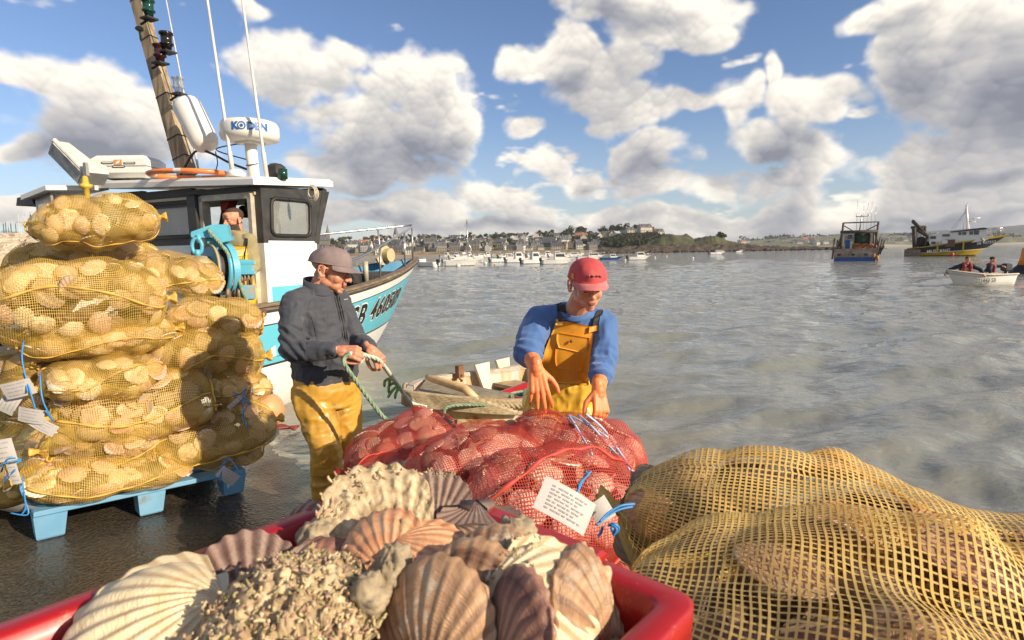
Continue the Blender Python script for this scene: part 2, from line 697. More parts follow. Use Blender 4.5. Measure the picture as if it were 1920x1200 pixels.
def text_mesh(txt, size, extrude=.0, offset=0.0, shear=0.0, bold=0.0, space=1.0):
    cu = bpy.data.curves.new('t', 'FONT')
    cu.body = txt
    cu.size = size
    cu.extrude = extrude
    cu.offset = offset
    cu.shear = shear
    cu.space_character = space
    cu.resolution_u = 3
    ob = bpy.data.objects.new('t', cu)
    COL.objects.link(ob)
    dg = bpy.context.evaluated_depsgraph_get()
    me = bpy.data.meshes.new_from_object(ob.evaluated_get(dg))
    bpy.data.objects.remove(ob)
    bpy.data.curves.remove(cu)
    return me


def lettering(name, txt, size, M, m, parent=None, offset=0.0, shear=0.0, warp=None, space=1.0, lift=.0):
    me = text_mesh(txt, size, 0.0, offset, shear, space=space)
    xs = [v.co.x for v in me.vertices]
    cx = (min(xs) + max(xs)) / 2
    for v in me.vertices:
        p = Vector((v.co.x - (0 if warp else cx), v.co.y, lift))
        v.co = warp(p) if warp else M @ p
    me.materials.append(m)
    o = bpy.data.objects.new(name, me)
    COL.objects.link(o)
    if parent is not None:
        o.parent = parent
    return o


def rope_mb(pts, r, mb=None, strands=3, turns=26.0, m=0, n=5):
    """laid rope: strands twisted round the path"""
    mb = mb or MB()
    P = [Vector(p) for p in pts]
    L = [0]
    for a, b in zip(P, P[1:]):
        L.append(L[-1] + (b - a).length)
    tot = L[-1]
    N = max(8, int(tot * turns * 7))
    res = []
    j = 0
    for i in range(N + 1):
        d = tot * i / N
        while j < len(L) - 2 and L[j + 1] < d:
            j += 1
        t = (d - L[j]) / max(1e-9, L[j + 1] - L[j])
        res.append((P[j].lerp(P[j + 1], min(1, t)), d))
    for s_ in range(strands):
        V = []
        for i, (p, d) in enumerate(res):
            t = (res[min(i + 1, N)][0] - res[max(i - 1, 0)][0]).normalized()
            u = t.cross(Vector((.3, .2, 1))).normalized()
            w = t.cross(u)
            a = d * turns * 2 * math.pi / 1.0 + s_ * 2 * math.pi / strands
            V.append(p + (u * math.cos(a) + w * math.sin(a)) * r * .5)
        mb.tube(V, r * .58, n, m)
    return mb

# ------------------------------------------------------------------ slipway, water
def ramp_z(x, y):
    return np.clip(-.05 * (x + y - 2.73), -1.2, .9)


def build_ramp():
    xs = np.concatenate([np.linspace(-60, -5, 40), np.linspace(-4.9, 3.5, 170), np.linspace(3.7, 30, 20)])
    ys = np.concatenate([np.linspace(-40, -.5, 30), np.linspace(-.4, 8, 170), np.linspace(8.3, 60, 40)])
    X, Y = np.meshgrid(xs, ys, indexing='ij')
    Z = ramp_z(X, Y)
    P = np.stack([X, Y], -1)
    Z = Z + .006 * fbm(P, 1.3, 3, 3) + .0035 * fbm(P, 14, 2, 5) * (np.abs(X) < 5)
    # left of the boats the ground rises to the stone bank
    V = np.stack([X, Y, Z], -1).reshape(-1, 3)
    me = mesh('slipway', V, grid_faces(len(xs), len(ys)))
    m = bpy.data.materials.new('wet_concrete')
    m.use_nodes = True
    nt = m.node_tree
    b = nt.nodes['Principled BSDF']
    tc = nt.nodes.new('ShaderNodeTexCoord')
    n1 = n_(nt, 'ShaderNodeTexNoise', i_Scale=1.6, i_Detail=6.0)
    n2 = n_(nt, 'ShaderNodeTexNoise', i_Scale=60.0, i_Detail=5.0)
    n3 = n_(nt, 'ShaderNodeTexVoronoi', i_Scale=45.0)
    for q in (n1, n2, n3):
        nt.links.new(tc.outputs['Object'], q.inputs['Vector'])
    cr = nt.nodes.new('ShaderNodeValToRGB')
    cr.color_ramp.elements[0].color = (.022, .019, .015, 1)
    cr.color_ramp.elements[1].color = (.13, .105, .072, 1)
    cr.color_ramp.elements[0].position = .35
    cr.color_ramp.elements[1].position = .75
    nt.links.new(math_(nt, 'ADD', math_(nt, 'MULTIPLY', n1.outputs['Fac'], .5), math_(nt, 'MULTIPLY', n2.outputs['Fac'], .5)), cr.inputs[0])
    nt.links.new(cr.outputs[0], b.inputs['Base Color'])
    nt.links.new(smooth(nt, n1.outputs['Fac'], .35, .7), b.inputs['Roughness'])
    mr = n_(nt, 'ShaderNodeMapRange')
    mr.inputs['To Min'].default_value = .12
    mr.inputs['To Max'].default_value = .42
    nt.links.new(n1.outputs['Fac'], mr.inputs['Value'])
    nt.links.new(mr.outputs[0], b.inputs['Roughness'])
    bp = n_(nt, 'ShaderNodeBump', i_Strength=.8, i_Distance=.006)
    nt.links.new(math_(nt, 'ADD', n2.outputs['Fac'], math_(nt, 'MULTIPLY', n3.outputs['Distance'], .8)), bp.inputs['Height'])
    nt.links.new(bp.outputs[0], b.inputs['Normal'])
    tag(link('slipway', me, None, [m]), kind='structure')
    # sea floor further out, so that the water has a bed
    me = mesh('seabed', [(-3000, 40, -1.3), (3000, 40, -1.3), (3000, 4000, -1.3), (-3000, 4000, -1.3)], [(0, 1, 2, 3)])
    tag(link('seabed', me, None, [mat('sand_bed', (.2, .18, .13), .9)]), kind='structure')
    me = mesh('ground', [(-60.5, -900, .86), (-30, -900, .86), (900, -900, .86), (900, -30, .86), (-60.5, -30, .86)], [(0, 1, 2, 3, 4)])


def build_water():
    na, nr = 430, 560
    ang = np.concatenate([np.linspace(-2.3, -.84, 60), np.linspace(-.83, .83, na), np.linspace(.84, 2.3, 60)])
    r = 1.0 * (2600 / 1.0) ** (np.linspace(0, 1, nr))
    r = 1.2 + (np.exp(np.linspace(0, 1, nr) * 8.1) - 1) / (math.exp(8.1) - 1) * 3600 + np.linspace(0, 1, nr) * 14
    Aa, Rr = np.meshgrid(ang, r, indexing='ij')
    X, Y = Rr * np.sin(Aa), Rr * np.cos(Aa)
    step = np.maximum(np.gradient(r), 1e-3)[None, :] * np.ones_like(X)
    z = np.zeros_like(X)
    rr = np.random.RandomState(4)
    depth = np.clip((X + Y - 2.73) / 3.0, .08, 1)
    for k in range(46):
        lam = .17 * (20 ** rr.rand())
        th = rr.normal(rad(-62), .5)
        k_ = 2 * math.pi / lam
        amp = .0108 * lam ** .76
        ph = k_ * (X * math.cos(th) + Y * math.sin(th)) + rr.rand() * 6.3 + 1.8 * vnoise(np.stack([X, Y], -1), .5 / lam ** .5, k)
        fade = np.clip(1.5 - step / lam * 3.2, 0, 1)
        env = .55 + .6 * vnoise(np.stack([X, Y], -1), .25 / lam ** .4, 60 + k)
        s_ = np.sin(ph)
        z += amp * env * fade * (s_ + .25 * np.cos(2 * ph))
    z *= depth
    V = np.stack([X, Y, z], -1).reshape(-1, 3)
    me = mesh('sea_water', V, grid_faces(len(ang), nr))
    m = bpy.data.materials.new('sea_water')
    m.use_nodes = True
    nt = m.node_tree
    b = nt.nodes['Principled BSDF']
    b.inputs['IOR'].default_value = 1.33
    b.inputs['Roughness'].default_value = .04
    tc = nt.nodes.new('ShaderNodeTexCoord')
    ps = nt.nodes.new('ShaderNodeSeparateXYZ')
    nt.links.new(tc.outputs['Object'], ps.inputs[0])
    rng = vmath(nt, 'LENGTH', tc.outputs['Object'], out=1)
    # murky shallows turn into greener deep water
    sh = smooth(nt, math_(nt, 'ADD', ps.outputs[0], ps.outputs[1]), 2.7, 9.0)
    mx = n_(nt, 'ShaderNodeMix', data_type='RGBA')
    mx.inputs['A'].default_value = (.25, .23, .18, 1)
    mx.inputs['B'].default_value = (.205, .21, .18, 1)
    nt.links.new(sh, mx.inputs['Factor'])
    # foam at the edge
    fn = n_(nt, 'ShaderNodeTexNoise', i_Scale=5.0, i_Detail=8.0, i_Roughness=.7, i_Distortion=.6)
    nt.links.new(tc.outputs['Object'], fn.inputs['Vector'])
    edge = math_(nt, 'SUBTRACT', 1.0, smooth(nt, math_(nt, 'ADD', ps.outputs[0], ps.outputs[1]), 2.75, 4.6))
    fo = smooth(nt, math_(nt, 'ADD', fn.outputs['Fac'], math_(nt, 'MULTIPLY', edge, .17)), .68, .80)
    m2 = n_(nt, 'ShaderNodeMix', data_type='RGBA')
    nt.links.new(fo, m2.inputs['Factor'])
    nt.links.new(mx.outputs['Result'], m2.inputs['A'])
    m2.inputs['B'].default_value = (.6, .58, .52, 1)
    nt.links.new(m2.outputs['Result'], b.inputs['Base Color'])
    nt.links.new(math_(nt, 'ADD', math_(nt, 'MULTIPLY', fo, .5), .035), b.inputs['Roughness'])
    v = vmath(nt, 'MULTIPLY', tc.outputs['Object'], (.8, 1.5, 1))
    b1 = n_(nt, 'ShaderNodeTexNoise', i_Scale=6.0, i_Detail=4.0, i_Distortion=.4)
    b2 = n_(nt, 'ShaderNodeTexNoise', i_Scale=1.7, i_Detail=4.0, i_Distortion=.3)
    nt.links.new(v, b1.inputs['Vector'])
    nt.links.new(v, b2.inputs['Vector'])
    p1 = n_(nt, 'ShaderNodeBump', i_Strength=.8, i_Distance=.022)
    p2 = n_(nt, 'ShaderNodeBump', i_Strength=.8, i_Distance=.22)
    nt.links.new(b1.outputs['Fac'], p1.inputs['Height'])
    nt.links.new(b2.outputs['Fac'], p2.inputs['Height'])
    nt.links.new(smooth(nt, rng, 2, 30), p2.inputs['Strength'])
    nt.links.new(p1.outputs[0], p2.inputs['Normal'])
    nt.links.new(p2.outputs[0], b.inputs['Normal'])
    tag(link('sea_water', me, None, [m]), kind='structure')


build_ramp()
build_water()

# ------------------------------------------------------------------ far shore
# ridge of the land: photograph column, top row of the land without trees, distance
RIDGE = [(-900, 452, 700), (-300, 455, 700), (0, 462, 650), (300, 462, 620), (590, 458, 600), (680, 452, 600), (760, 450, 600), (830, 448, 600), (900, 447, 600), (980, 447, 590), (1060, 443, 570),
         (1120, 440, 560), (1180, 438, 520), (1230, 440, 480)]


def ridge_height(px):
    return np.interp(px, [r[0] for r in RIDGE], [r[1] for r in RIDGE])


def land_z(px, Y):
    """height of the village hillside where photograph column px meets distance Y"""
    y0, y1 = 400.0, 600.0
    t = np.clip((Y - y0) / (y1 - y0), 0, 1)
    hor = 473 - (px - 960) * .01745
    top = (hor - ridge_height(px)) / FPX * y1 + CAMZ
    return -.5 + 1.4 * np.clip(t * 20, 0, 1) + 2.0 * np.clip((t - .12) / .08, 0, 1) + (top - 2.9) * np.clip((t - .2) / .8, 0, 1) ** .85


def col_x(px, Y):
    return (px - 960) / FPX * Y * 1.003


def build_land():
    g1 = mat('hillside_grass', (.07, .085, .03), .95, (.12, .10, .05), 0.02, .6, col3=(.045, .05, .025), s3=.05)
    sand = mat('beach_sand', (.36, .27, .18), .95, (.26, .2, .14), .05, .6)
    pxs = np.linspace(-1100, 1260, 150)
    Ys = np.concatenate([np.linspace(396, 430, 12), np.linspace(435, 600, 34), np.linspace(620, 1100, 6)])
    PX, YY = np.meshgrid(pxs, Ys, indexing='ij')
    Z = land_z(PX, YY)
    Z = np.where(YY > 600, Z - (YY - 600) * .02, Z)
    X = col_x(PX, YY)
    Z = Z + .5 * fbm(np.stack([X, YY], -1), .02, 3, 8) * np.clip((YY - 440) / 60, 0, 1)
    V = np.stack([X, YY, Z], -1).reshape(-1, 3)
    Fc = grid_faces(len(pxs), len(Ys))
    yc = V[Fc].mean(1)[:, 1]
    me = mesh('village_hillside', V, Fc, (yc < 426).astype(int))
    tag(link('village_hillside', me, None, [g1, sand]), kind='structure')


build_land()


def leaf_cloud(mb, c, r, n, size, m=0, rnd=R, flat=.8):
    """crown of many small leaf-clump faces spread through an uneven volume"""
    lobes = [(Vector((rnd.uniform(-.55, .55) * r[0], rnd.uniform(-.55, .55) * r[1], rnd.uniform(-.4, .5) * r[2])), rnd.uniform(.45, .8)) for _ in range(5)]
    for i in range(n):
        lc, lr = lobes[i % 5]
        d = Vector((rnd.gauss(0, 1), rnd.gauss(0, 1), rnd.gauss(0, 1))).normalized() * (rnd.random() ** .35) * lr
        p = Vector(c) + lc + Vector((d.x * r[0], d.y * r[1], d.z * r[2] * flat))
        a = Vector((rnd.gauss(0, 1), rnd.gauss(0, 1), rnd.gauss(0, 1))).normalized()
        b = a.cross(Vector((rnd.gauss(0, 1), rnd.gauss(0, 1), rnd.gauss(0, 1)))).normalized()
        s_ = size * rnd.uniform(.6, 1.4)
        k = len(mb.v)
        for q in (a * s_, b * s_, -a * s_ * .8 + b * .3 * s_, -b * s_):
            mb.v.append(tuple(p + q))
        mb.f.append((k, k + 1, k + 2, k + 3))
        mb.m.append(m)
        mb.sm.append(False)


LEAF = [mat('foliage_dark', (.030, .042, .016), .9, (.055, .062, .024), .3, objrand=.5, trans=.15),
        mat('foliage_olive', (.060, .066, .022), .9, (.10, .085, .03), .3, objrand=.5, trans=.15),
        mat('foliage_rust', (.13, .085, .03), .9, (.08, .07, .03), .3, objrand=.4, trans=.15)]
BARK = mat('bark', (.10, .075, .05), .95, bump=.02)
tree_protos = []


def make_tree(k, H=6.0, W=3.4, trunk=1.4):
    rnd = random.Random(100 + k)
    root = thing('broadleaf_tree', 'x', 'tree')
    t = MB()
    t.tube([(0, 0, -1), (.1, 0, trunk), (.2, .1, H * .6)], [.3, .22, .08], 6)
    for q in range(3):
        a = rnd.uniform(0, 6.28)
        t.tube([(.1, 0, trunk), (math.cos(a) * W * .4, math.sin(a) * W * .4, H * .65)], [.14, .04], 5)
    t.build('trunk', BARK, root)
    c = MB()
    leaf_cloud(c, (0, 0, H * .6), (W * .95, W * .95, H * .42), 230, .55, rnd=rnd)
    c.build('crown', LEAF[k % 3], root)
    return root


proto_used = {}


def put_tree(k, x, y, z, s, label, group=None):
    if k not in proto_used:
        o = make_tree(k)
        proto_used[k] = o
    else:
        o = copy_tree(proto_used[k])
    o.location = (x, y, z)
    o.scale = (s * R.uniform(.85, 1.2), s * R.uniform(.85, 1.2), s)
    o.rotation_euler[2] = R.uniform(0, 6.28)
    tag(o, label, 'tree', group)
    if not group and 'group' in o:
        del o['group']
    return o


WALLS = [mat('pale_render', (.50, .45, .37), .9, objrand=.25), mat('grey_granite', (.21, .19, .155), .95, objrand=.3),
         mat('white_render', (.60, .57, .51), .85, objrand=.15), mat('ochre_render', (.38, .30, .20), .9, objrand=.2)]
SLATE = mat('slate_roof', (.075, .08, .095), .6, (.11, .11, .12), .6, objrand=.3)
TILE = mat('red_tile_roof', (.34, .12, .06), .8, objrand=.2)
DARKWIN = mat('dark_window', (.03, .035, .045), .15)


def house_mesh(W, D, H, ridge, chim=2, hip=0.0, dorm=False):
    mb = MB()
    h = ridge
    mb.add([(-W / 2, -D / 2, -3), (W / 2, -D / 2, -3), (W / 2, D / 2, -3), (-W / 2, D / 2, -3),
            (-W / 2, -D / 2, H), (W / 2, -D / 2, H), (W / 2, D / 2, H), (-W / 2, D / 2, H), (-W / 2 + .02, 0, H + h), (W / 2 - .02, 0, H + h)],
           [(0, 1, 5, 4), (1, 2, 6, 9, 5), (2, 3, 7, 6), (3, 0, 4, 8, 7)], 0)
    e = .3
    for sy in (-1, 1):
        k = sy * (D / 2 + e)
        z0 = H - e * h / (D / 2)
        q = [(-W / 2 - .15 + hip, 0, H + h + .12), (W / 2 + .15 - hip, 0, H + h + .12), (W / 2 + .15, k, z0 + .12), (-W / 2 - .15, k, z0 + .12)]
        lo = [(a, b, c - .16) for a, b, c in q]
        mb.add(q + lo, [(0, 1, 2, 3), (7, 6, 5, 4), (0, 4, 5, 1), (1, 5, 6, 2), (2, 6, 7, 3), (3, 7, 4, 0)], 1)
    nf = max(1, int(H // 2.6))
    nw = max(2, int(W // 2.4))
    for f in range(nf):
        for i in range(nw):
            x = -W / 2 + (i + .5) * W / nw
            z = 1.4 + f * 2.6
            mb.box((x, -D / 2 - .01, z), (.95, .1, 1.35), m=2)
            mb.box((x, -D / 2 - .05, z - .75), (1.15, .12, .12), m=0)
    for i in range(2):
        mb.box((W / 2 + .01, -D / 4 + i * D / 2, 1.5), (.1, .9, 1.3), m=2)
    for i in range(chim):
        x = (-1 if i == 0 else 1) * (W / 2 - .35)
        mb.box((x, 0, H + h + .4), (.6, 1.0, 1.3), m=0)
    if dorm:
        for x in (-W / 4, W / 4):
            mb.box((x, -D / 4 - .5, H + h * .45), (1.3, 1.4, 1.4), m=0)
            mb.box((x, -D / 4 - 1.22, H + h * .45), (.8, .08, .9), m=2)
            mb.prism([(-.85, 0), (.85, 0), (0, .6)], 1.7, (x, -D / 4 - .5, H + h * .45 + .7), (1, 0, 0), (0, 0, 1), 1)
    return mb


HMESH = []
for (W_, D_, H_, r_, c_, d_) in [(9, 7, 5.4, 3.2, 2, True), (12, 7, 5.4, 3.4, 2, False), (7, 6, 3.0, 2.8, 1, True), (14, 8, 7.8, 3.6, 2, True), (8, 7, 5.2, 3.6, 1, False), (18, 8, 5.4, 3, 2, False)]:
    b_ = house_mesh(W_, D_, H_, r_, c_, dorm=d_)
    HMESH.append((b_, W_))
hcache = {}


def put_house(k, wall, roof, px, Y, z, rz, sc, label, group):
    key = (k, wall, roof)
    if key not in hcache:
        o = HMESH[k][0].build('house', [WALLS[wall], (SLATE, TILE)[roof], DARKWIN])
        hcache[key] = o.data
    else:
        o = bpy.data.objects.new('house', hcache[key])
        COL.objects.link(o)
    o.location = (col_x(px, Y), Y, z)
    o.rotation_euler = (0, 0, rz)
    o.scale = (sc, sc, sc)
    tag(o, label, 'house', group)
    return o


def build_village():
    rr = random.Random(21)
    names = {0: 'cream', 1: 'grey granite', 2: 'white', 3: 'ochre'}
    n = 0
    rows = [(436, 30, 600, 1215), (452, 30, 600, 1200), (470, 30, 605, 1190), (492, 26, 600, 1170), (515, 24, 640, 1180), (545, 22, 690, 1200), (580, 20, 700, 1230)]
    for ri, (Y, cnt, x0, x1) in enumerate(rows):
        for i in range(cnt):
            px = x0 + (x1 - x0) * (i + rr.uniform(.1, .9)) / cnt
            if 1130 < px and ri < 4:
                continue
            if ri > 3 and rr.random() < .25:
                continue
            w = rr.choices([0, 1, 2, 3], [4, 5, 5, 1])[0]
            k = rr.choice([0, 1, 2, 3, 4, 4, 0, 5]) if ri else rr.choice([1, 3, 0, 4])
            y = Y + rr.uniform(-7, 7)
            nm = ('waterfront' if ri == 0 else 'lower slope' if ri < 3 else 'middle slope' if ri < 5 else 'hilltop')
            put_house(k, w, 1 if rr.random() < .06 else 0, px, y, float(land_z(px, y)) + .2, rr.uniform(-.5, .5) + (math.pi / 2 if rr.random() < .25 else 0), rr.uniform(.48, .72),
                      '%s house with steep roof on the %s of the village across the bay' % (names[w], nm), 'houses of the village across the bay')
            n += 1
    for i in range(230):
        px = rr.uniform(592, 1215)
        y = rr.uniform(446, 598)
        if rr.random() < .3:
            y = rr.uniform(575, 600)
        k = rr.choice([0, 0, 3, 1, 1, 4, 2])
        put_tree(k, col_x(px, y), y, float(land_z(px, y)), rr.uniform(.55, 1.15), 'small tree among the houses of the village across the bay', 'trees among the village houses')
    # tall pines on the skyline
    for (px, s) in ((1068, 1.6), (1082, 1.3), (1092, 1.5), (1037, 1.2), (1013, 1.2), (1150, 1.5), (1165, 1.6), (1178, 1.7), (1190, 1.5), (1202, 1.6), (1216, 1.5), (1135, 1.3)):
        put_tree(rr.choice([3, 0]), col_x(px, 590), 590, float(land_z(px, 600)), s, 'dark bushy pine on the skyline above the village', 'pines along the village skyline')
    # church with its spire, left of the village
    ch = thing('church', 'grey granite church with a pointed spire left of the village', 'church', (col_x(612, 470), 470, float(land_z(612, 470))), .2)
    b = MB()
    b.box((0, 0, 5), (16, 8, 14))
    b.build('nave', WALLS[1], ch)
    b = MB()
    b.prism([(-4.6, 0), (4.6, 0), (0, 7)], 16.4, (0, 0, 12), (0, 1, 0), (0, 0, 1))
    b.build('roof', SLATE, ch)
    b = MB()
    b.box((6.3, 0, 10), (4, 4, 22))
    b.build('tower', WALLS[1], ch)
    b = MB()
    b.lathe([(2.3, 0), (1.1, 4.5), (.02, 10)], (6.3, 0, 21), 8, sm=False)
    b.build('spire', WALLS[1], ch)
    ch.scale = (.7, .7, .7)
    c2 = thing('church', 'slim pale church spire above the houses seen through the boat rail', 'church', (col_x(748, 520), 520, float(land_z(748, 520))), .2)
    b = MB()
    b.box((0, 0, 4), (3.4, 3.4, 10))
    b.build('tower', WALLS[0], c2)
    b = MB()
    b.lathe([(2.2, 0), (1.2, 4), (.02, 9)], (0, 0, 9), 8, sm=False)
    b.build('spire', SLATE, c2)
    # villas on the wooded head
    for (px, Y, k, lab) in ((1208, 500, 3, 'large pale villa on top of the wooded head'), (1236, 480, 2, 'small villa with dark roof at the end of the wooded head'), (1180, 520, 0, 'villa half hidden behind the trees of the wooded head')):
        put_house(k, 0, 0, px, Y, (470 - 437) / FPX * Y + CAMZ - 2.2, .3, .8, lab, None)
    # sea wall
    b = MB()
    pts = [(col_x(px, 428), 428 + rr.uniform(-.5, .5)) for px in range(560, 1215, 12)]
    for (a, c) in zip(pts, pts[1:]):
        b.add([(a[0], a[1], 0), (c[0], c[1], 0), (c[0], c[1], 3.0), (a[0], a[1], 3.0), (a[0], a[1] + 1, 3.0), (c[0], c[1] + 1, 3.0)], [(0, 1, 2, 3), (3, 2, 5, 4)])
    o = b.build('sea_wall', mat('sea_wall', (.26, .22, .17), .95, (.18, .15, .11), .2))
    tag(o, 'long grey stone sea wall between the beach and the village', 'wall')


build_village()


# ------------------------------------------------------------------ rocky headland, far coast
def ridge_strip(name, prof, Y, D, mats_, seed, amp, base=-1.0, sl=.6, rockz=2.0, n=260, rows=26):
    """hill whose skyline follows prof, with real depth D behind its front foot"""
    px = np.linspace(prof[0][0], prof[-1][0], n)
    top = np.interp(px, [p[0] for p in prof], [p[1] for p in prof])
    hor = 473 - (px - 960) * .01745
    h = (hor - top) / FPX * (Y + D * .5) + CAMZ
    t = np.linspace(0, 1, rows)
    PX, T = np.meshgrid(px, t, indexing='ij')
    YY = Y + T * D
    X = col_x(PX, YY)
    Hh = h[:, None] * np.clip(np.sin(np.clip(T, 0, 1) * math.pi), 0, 1) ** sl
    P = np.stack([X, YY], -1)
    nz = fbm(P, amp[1], 5, seed)
    rough = amp[0] * nz * np.clip(Hh / 3, .05, 1) * np.clip(T * 8, 0, 1)
    Z = base + (Hh - base) * np.clip(T * 12, 0, 1) + rough
    V = np.stack([X, YY, Z], -1).reshape(-1, 3)
    Fc = grid_faces(n, rows)
    zc = V[Fc][:, :, 2].mean(1) + nz.reshape(-1)[Fc[:, 0]] * .8
    me = mesh(name, V, Fc, (zc < rockz).astype(int))
    return tag(link(name, me, None, mats_), kind='structure')


ROCK = mat('shore_rock', (.09, .065, .045), .95, (.035, .027, .02), .35, .8, bump=.3, bscale=1.2, col3=(.17, .13, .09), s3=.6)
MOOR = mat('gorse_slope', (.085, .085, .028), .95, (.035, .042, .018), .12, .8, bump=.4, bscale=.8, col3=(.14, .12, .045), s3=.06)
ridge_strip('wooded_head', [(1100, 476), (1130, 452), (1180, 443), (1230, 441), (1260, 452), (1290, 470)], 420, 110, [MOOR, ROCK], 3, (1.0, .08))
ridge_strip('rocky_headland', [(1190, 468), (1215, 455), (1240, 444), (1262, 440), (1285, 442), (1300, 450), (1318, 446), (1340, 443), (1352, 447), (1362, 455), (1385, 457), (1410, 462), (1440, 464), (1480, 466.5), (1560, 468)], 340, 70, [MOOR, ROCK], 5, (1.4, .12), rockz=3.4)
ridge_strip('rocky_shore', [(1120, 470), (1170, 464), (1240, 461), (1300, 459), (1380, 460), (1470, 463), (1560, 462.5), (1600, 463), (1660, 466)], 318, 24, [ROCK, ROCK], 6, (1.0, .3))
FAR1 = mat('far_fields', (.15, .15, .085), .95, (.085, .095, .055), .012, .9, col3=(.24, .2, .13), s3=.02)
FAR2 = mat('far_hills_hazed', (.115, .125, .12), .95, (.085, .095, .095), .01, .8)  # grey blue of distance haze is mixed into the hill colour
FSAND = mat('far_sand', (.42, .36, .26), .95)
ridge_strip('far_coast', [(1380, 452), (1450, 448), (1520, 445), (1600, 442), (1680, 440), (1750, 441), (1820, 440), (1920, 440), (2100, 440), (2500, 438)], 1100, 500, [FAR1, FSAND], 7, (5, .01), rockz=4.5)
ridge_strip('distant_hills', [(1560, 455), (1640, 437), (1720, 433), (1800, 431), (1860, 428), (1920, 424), (2000, 424), (2400, 428)], 1750, 700, [FAR2, FAR2], 9, (6, .006))
_r5 = random.Random(5)
for i in range(34):
    px = _r5.choice([_r5.uniform(1385, 1470), _r5.uniform(1480, 1560), _r5.uniform(1640, 1720)])
    Y = 1130 + _r5.uniform(0, 60)
    put_house(_r5.choice([0, 1, 2, 4]), _r5.choice([0, 2, 2]), 1 if _r5.random() < .25 else 0, px, Y, 5 + (Y - 1130) * .12, _r5.uniform(-.6, .6), 1.25,
              'tiny white house on the far coast beyond the headland', 'houses on the far coast')
# woods: too many trees to count, one mass of crowns per slope
wd = MB()
_rw = random.Random(9)
for i in range(330):
    px = _rw.uniform(1130, 1262)
    Y = _rw.uniform(425, 500)
    t = (Y - 420) / 110
    hor = 473 - (px - 960) * .01745
    top = np.interp(px, [1100, 1130, 1180, 1230, 1260, 1290], [476, 452, 443, 441, 452, 470])
    z = (hor - top) / FPX * 475 * math.sin(min(1, t) * math.pi) ** .6 + CAMZ * .5
    leaf_cloud(wd, (col_x(px, Y), Y, z + 1.0), (3.6, 3.6, 2.8), 70, .75, rnd=_rw)
o = wd.build('headland_wood', LEAF[0])
tag(o, 'dark dense wood covering the head right of the village', 'wood', kind='stuff')
wd = MB()
for i in range(170):
    px = _rw.uniform(1390, 1900)
    Y = _rw.uniform(1150, 1330)
    leaf_cloud(wd, (col_x(px, Y), Y, 6 + (Y - 1130) * .11), (14, 10, 5), 30, 2.2, rnd=_rw)
o = wd.build('coast_wood', mat('far_foliage', (.075, .085, .05), .95, (.055, .062, .042), .05))
tag(o, 'hazy hedges and woods on the far coast', 'wood', kind='stuff')
for i, (px, s) in enumerate(((1348, .8), (1352, .7), (1344, .55), (1356, .5), (1270, .4), (1330, .4))):
    put_tree(0, col_x(px, 372), 372, (468 - 446) / FPX * 372 + CAMZ - 1.4, s, 'low dark bush on the crest of the rocky headland', 'bushes on the headland crest')
# boulders along the foot of the headland
bd = MB()
for i in range(420):
    px = _rw.uniform(1130, 1640)
    Y = _rw.uniform(312, 325)
    s = _rw.uniform(.4, 1.5)
    c = (col_x(px, Y), Y, _rw.uniform(0, .5) * s)
    bd.ball(c, (s * _rw.uniform(.8, 1.8), s, s * _rw.uniform(.5, .9)), 6, M=Matrix.Rotation(_rw.uniform(0, 3), 3, 'Z'))
bd.sm = [False] * len(bd.sm)
tag(bd.build('shore_boulders', ROCK), 'brown boulders along the foot of the headland', 'rocks', kind='stuff')

# thin sea air: pales what is far off
hz = MB()
hz.box((0, 1150, 34), (5200, 3100, 72.6))
o = hz.build('haze', [])
hm = bpy.data.materials.new('haze')
hm.use_nodes = True
hm.node_tree.nodes.clear()
ho = hm.node_tree.nodes.new('ShaderNodeOutputMaterial')
hv = hm.node_tree.nodes.new('ShaderNodeVolumePrincipled')
hv.inputs['Color'].default_value = (.82, .88, .95, 1)
hv.inputs['Density'].default_value = .00012
hm.node_tree.links.new(hv.outputs[0], ho.inputs['Volume'])
o.data.materials.append(hm)
o['kind'] = 'stuff'

# ------------------------------------------------------------------ the near fishing boat
WHITE = mat('white_gelcoat', (.80, .79, .75), .35, (.74, .72, .67), 1.5, .6, col3=(.62, .58, .50), s3=1.3, a3=(.62, .8), bump=.001, bscale=30)
LBLUE = mat('light_blue_paint', (.13, .50, .63), .35, (.11, .45, .58), 2.0, .6, col3=(.22, .50, .56), s3=3, a3=(.62, .82))
DBLUE = mat('deep_blue_paint', (.02, .17, .32), .4, (.03, .2, .36), 3.0)
BLACKP = mat('weathered_black_paint', (.022, .022, .022), .5, (.05, .048, .045), 7.0, .6, col3=(.16, .15, .13), s3=18, a3=(.62, .8))
STEEL = mat('steel_tube', (.62, .61, .58), .28, (.5, .48, .44), 8.0, metal=.9)
ALU = mat('grey_aluminium', (.42, .40, .37), .4, (.3, .28, .25), 6.0, metal=.5)
WOODW = mat('weathered_wood', (.24, .18, .12), .8, (.12, .09, .06), 5, .6, bump=.003, bscale=50, stretch=(1, 6, 6), col3=(.4, .34, .25), s3=4)
CREAM = mat('cream_lining', (.52, .44, .30), .6, (.42, .35, .24), 4)
RUBBER = mat('black_rubber', (.018, .018, .018), .55, bump=.002)
WINCHB = mat('winch_blue', (.12, .46, .60), .38, (.10, .38, .52), 5, .6, col3=(.18, .12, .08), s3=9, a3=(.64, .74))
RUST = mat('rusty_iron', (.12, .06, .035), .8, (.22, .11, .05), 12, .7, bump=.004)
ORANGE = mat('orange_plastic', (.78, .22, .05), .4, (.66, .18, .05), 5, .6, coat=.1)
PLANE_G = glass('window_glass', (.62, .66, .66), .30)
GREYG = mat('frosted_window', (.34, .34, .31), .25, (.42, .42, .38), 3, .6)
REDP = mat('red_plastic_dark', (.4, .02, .02), .4)
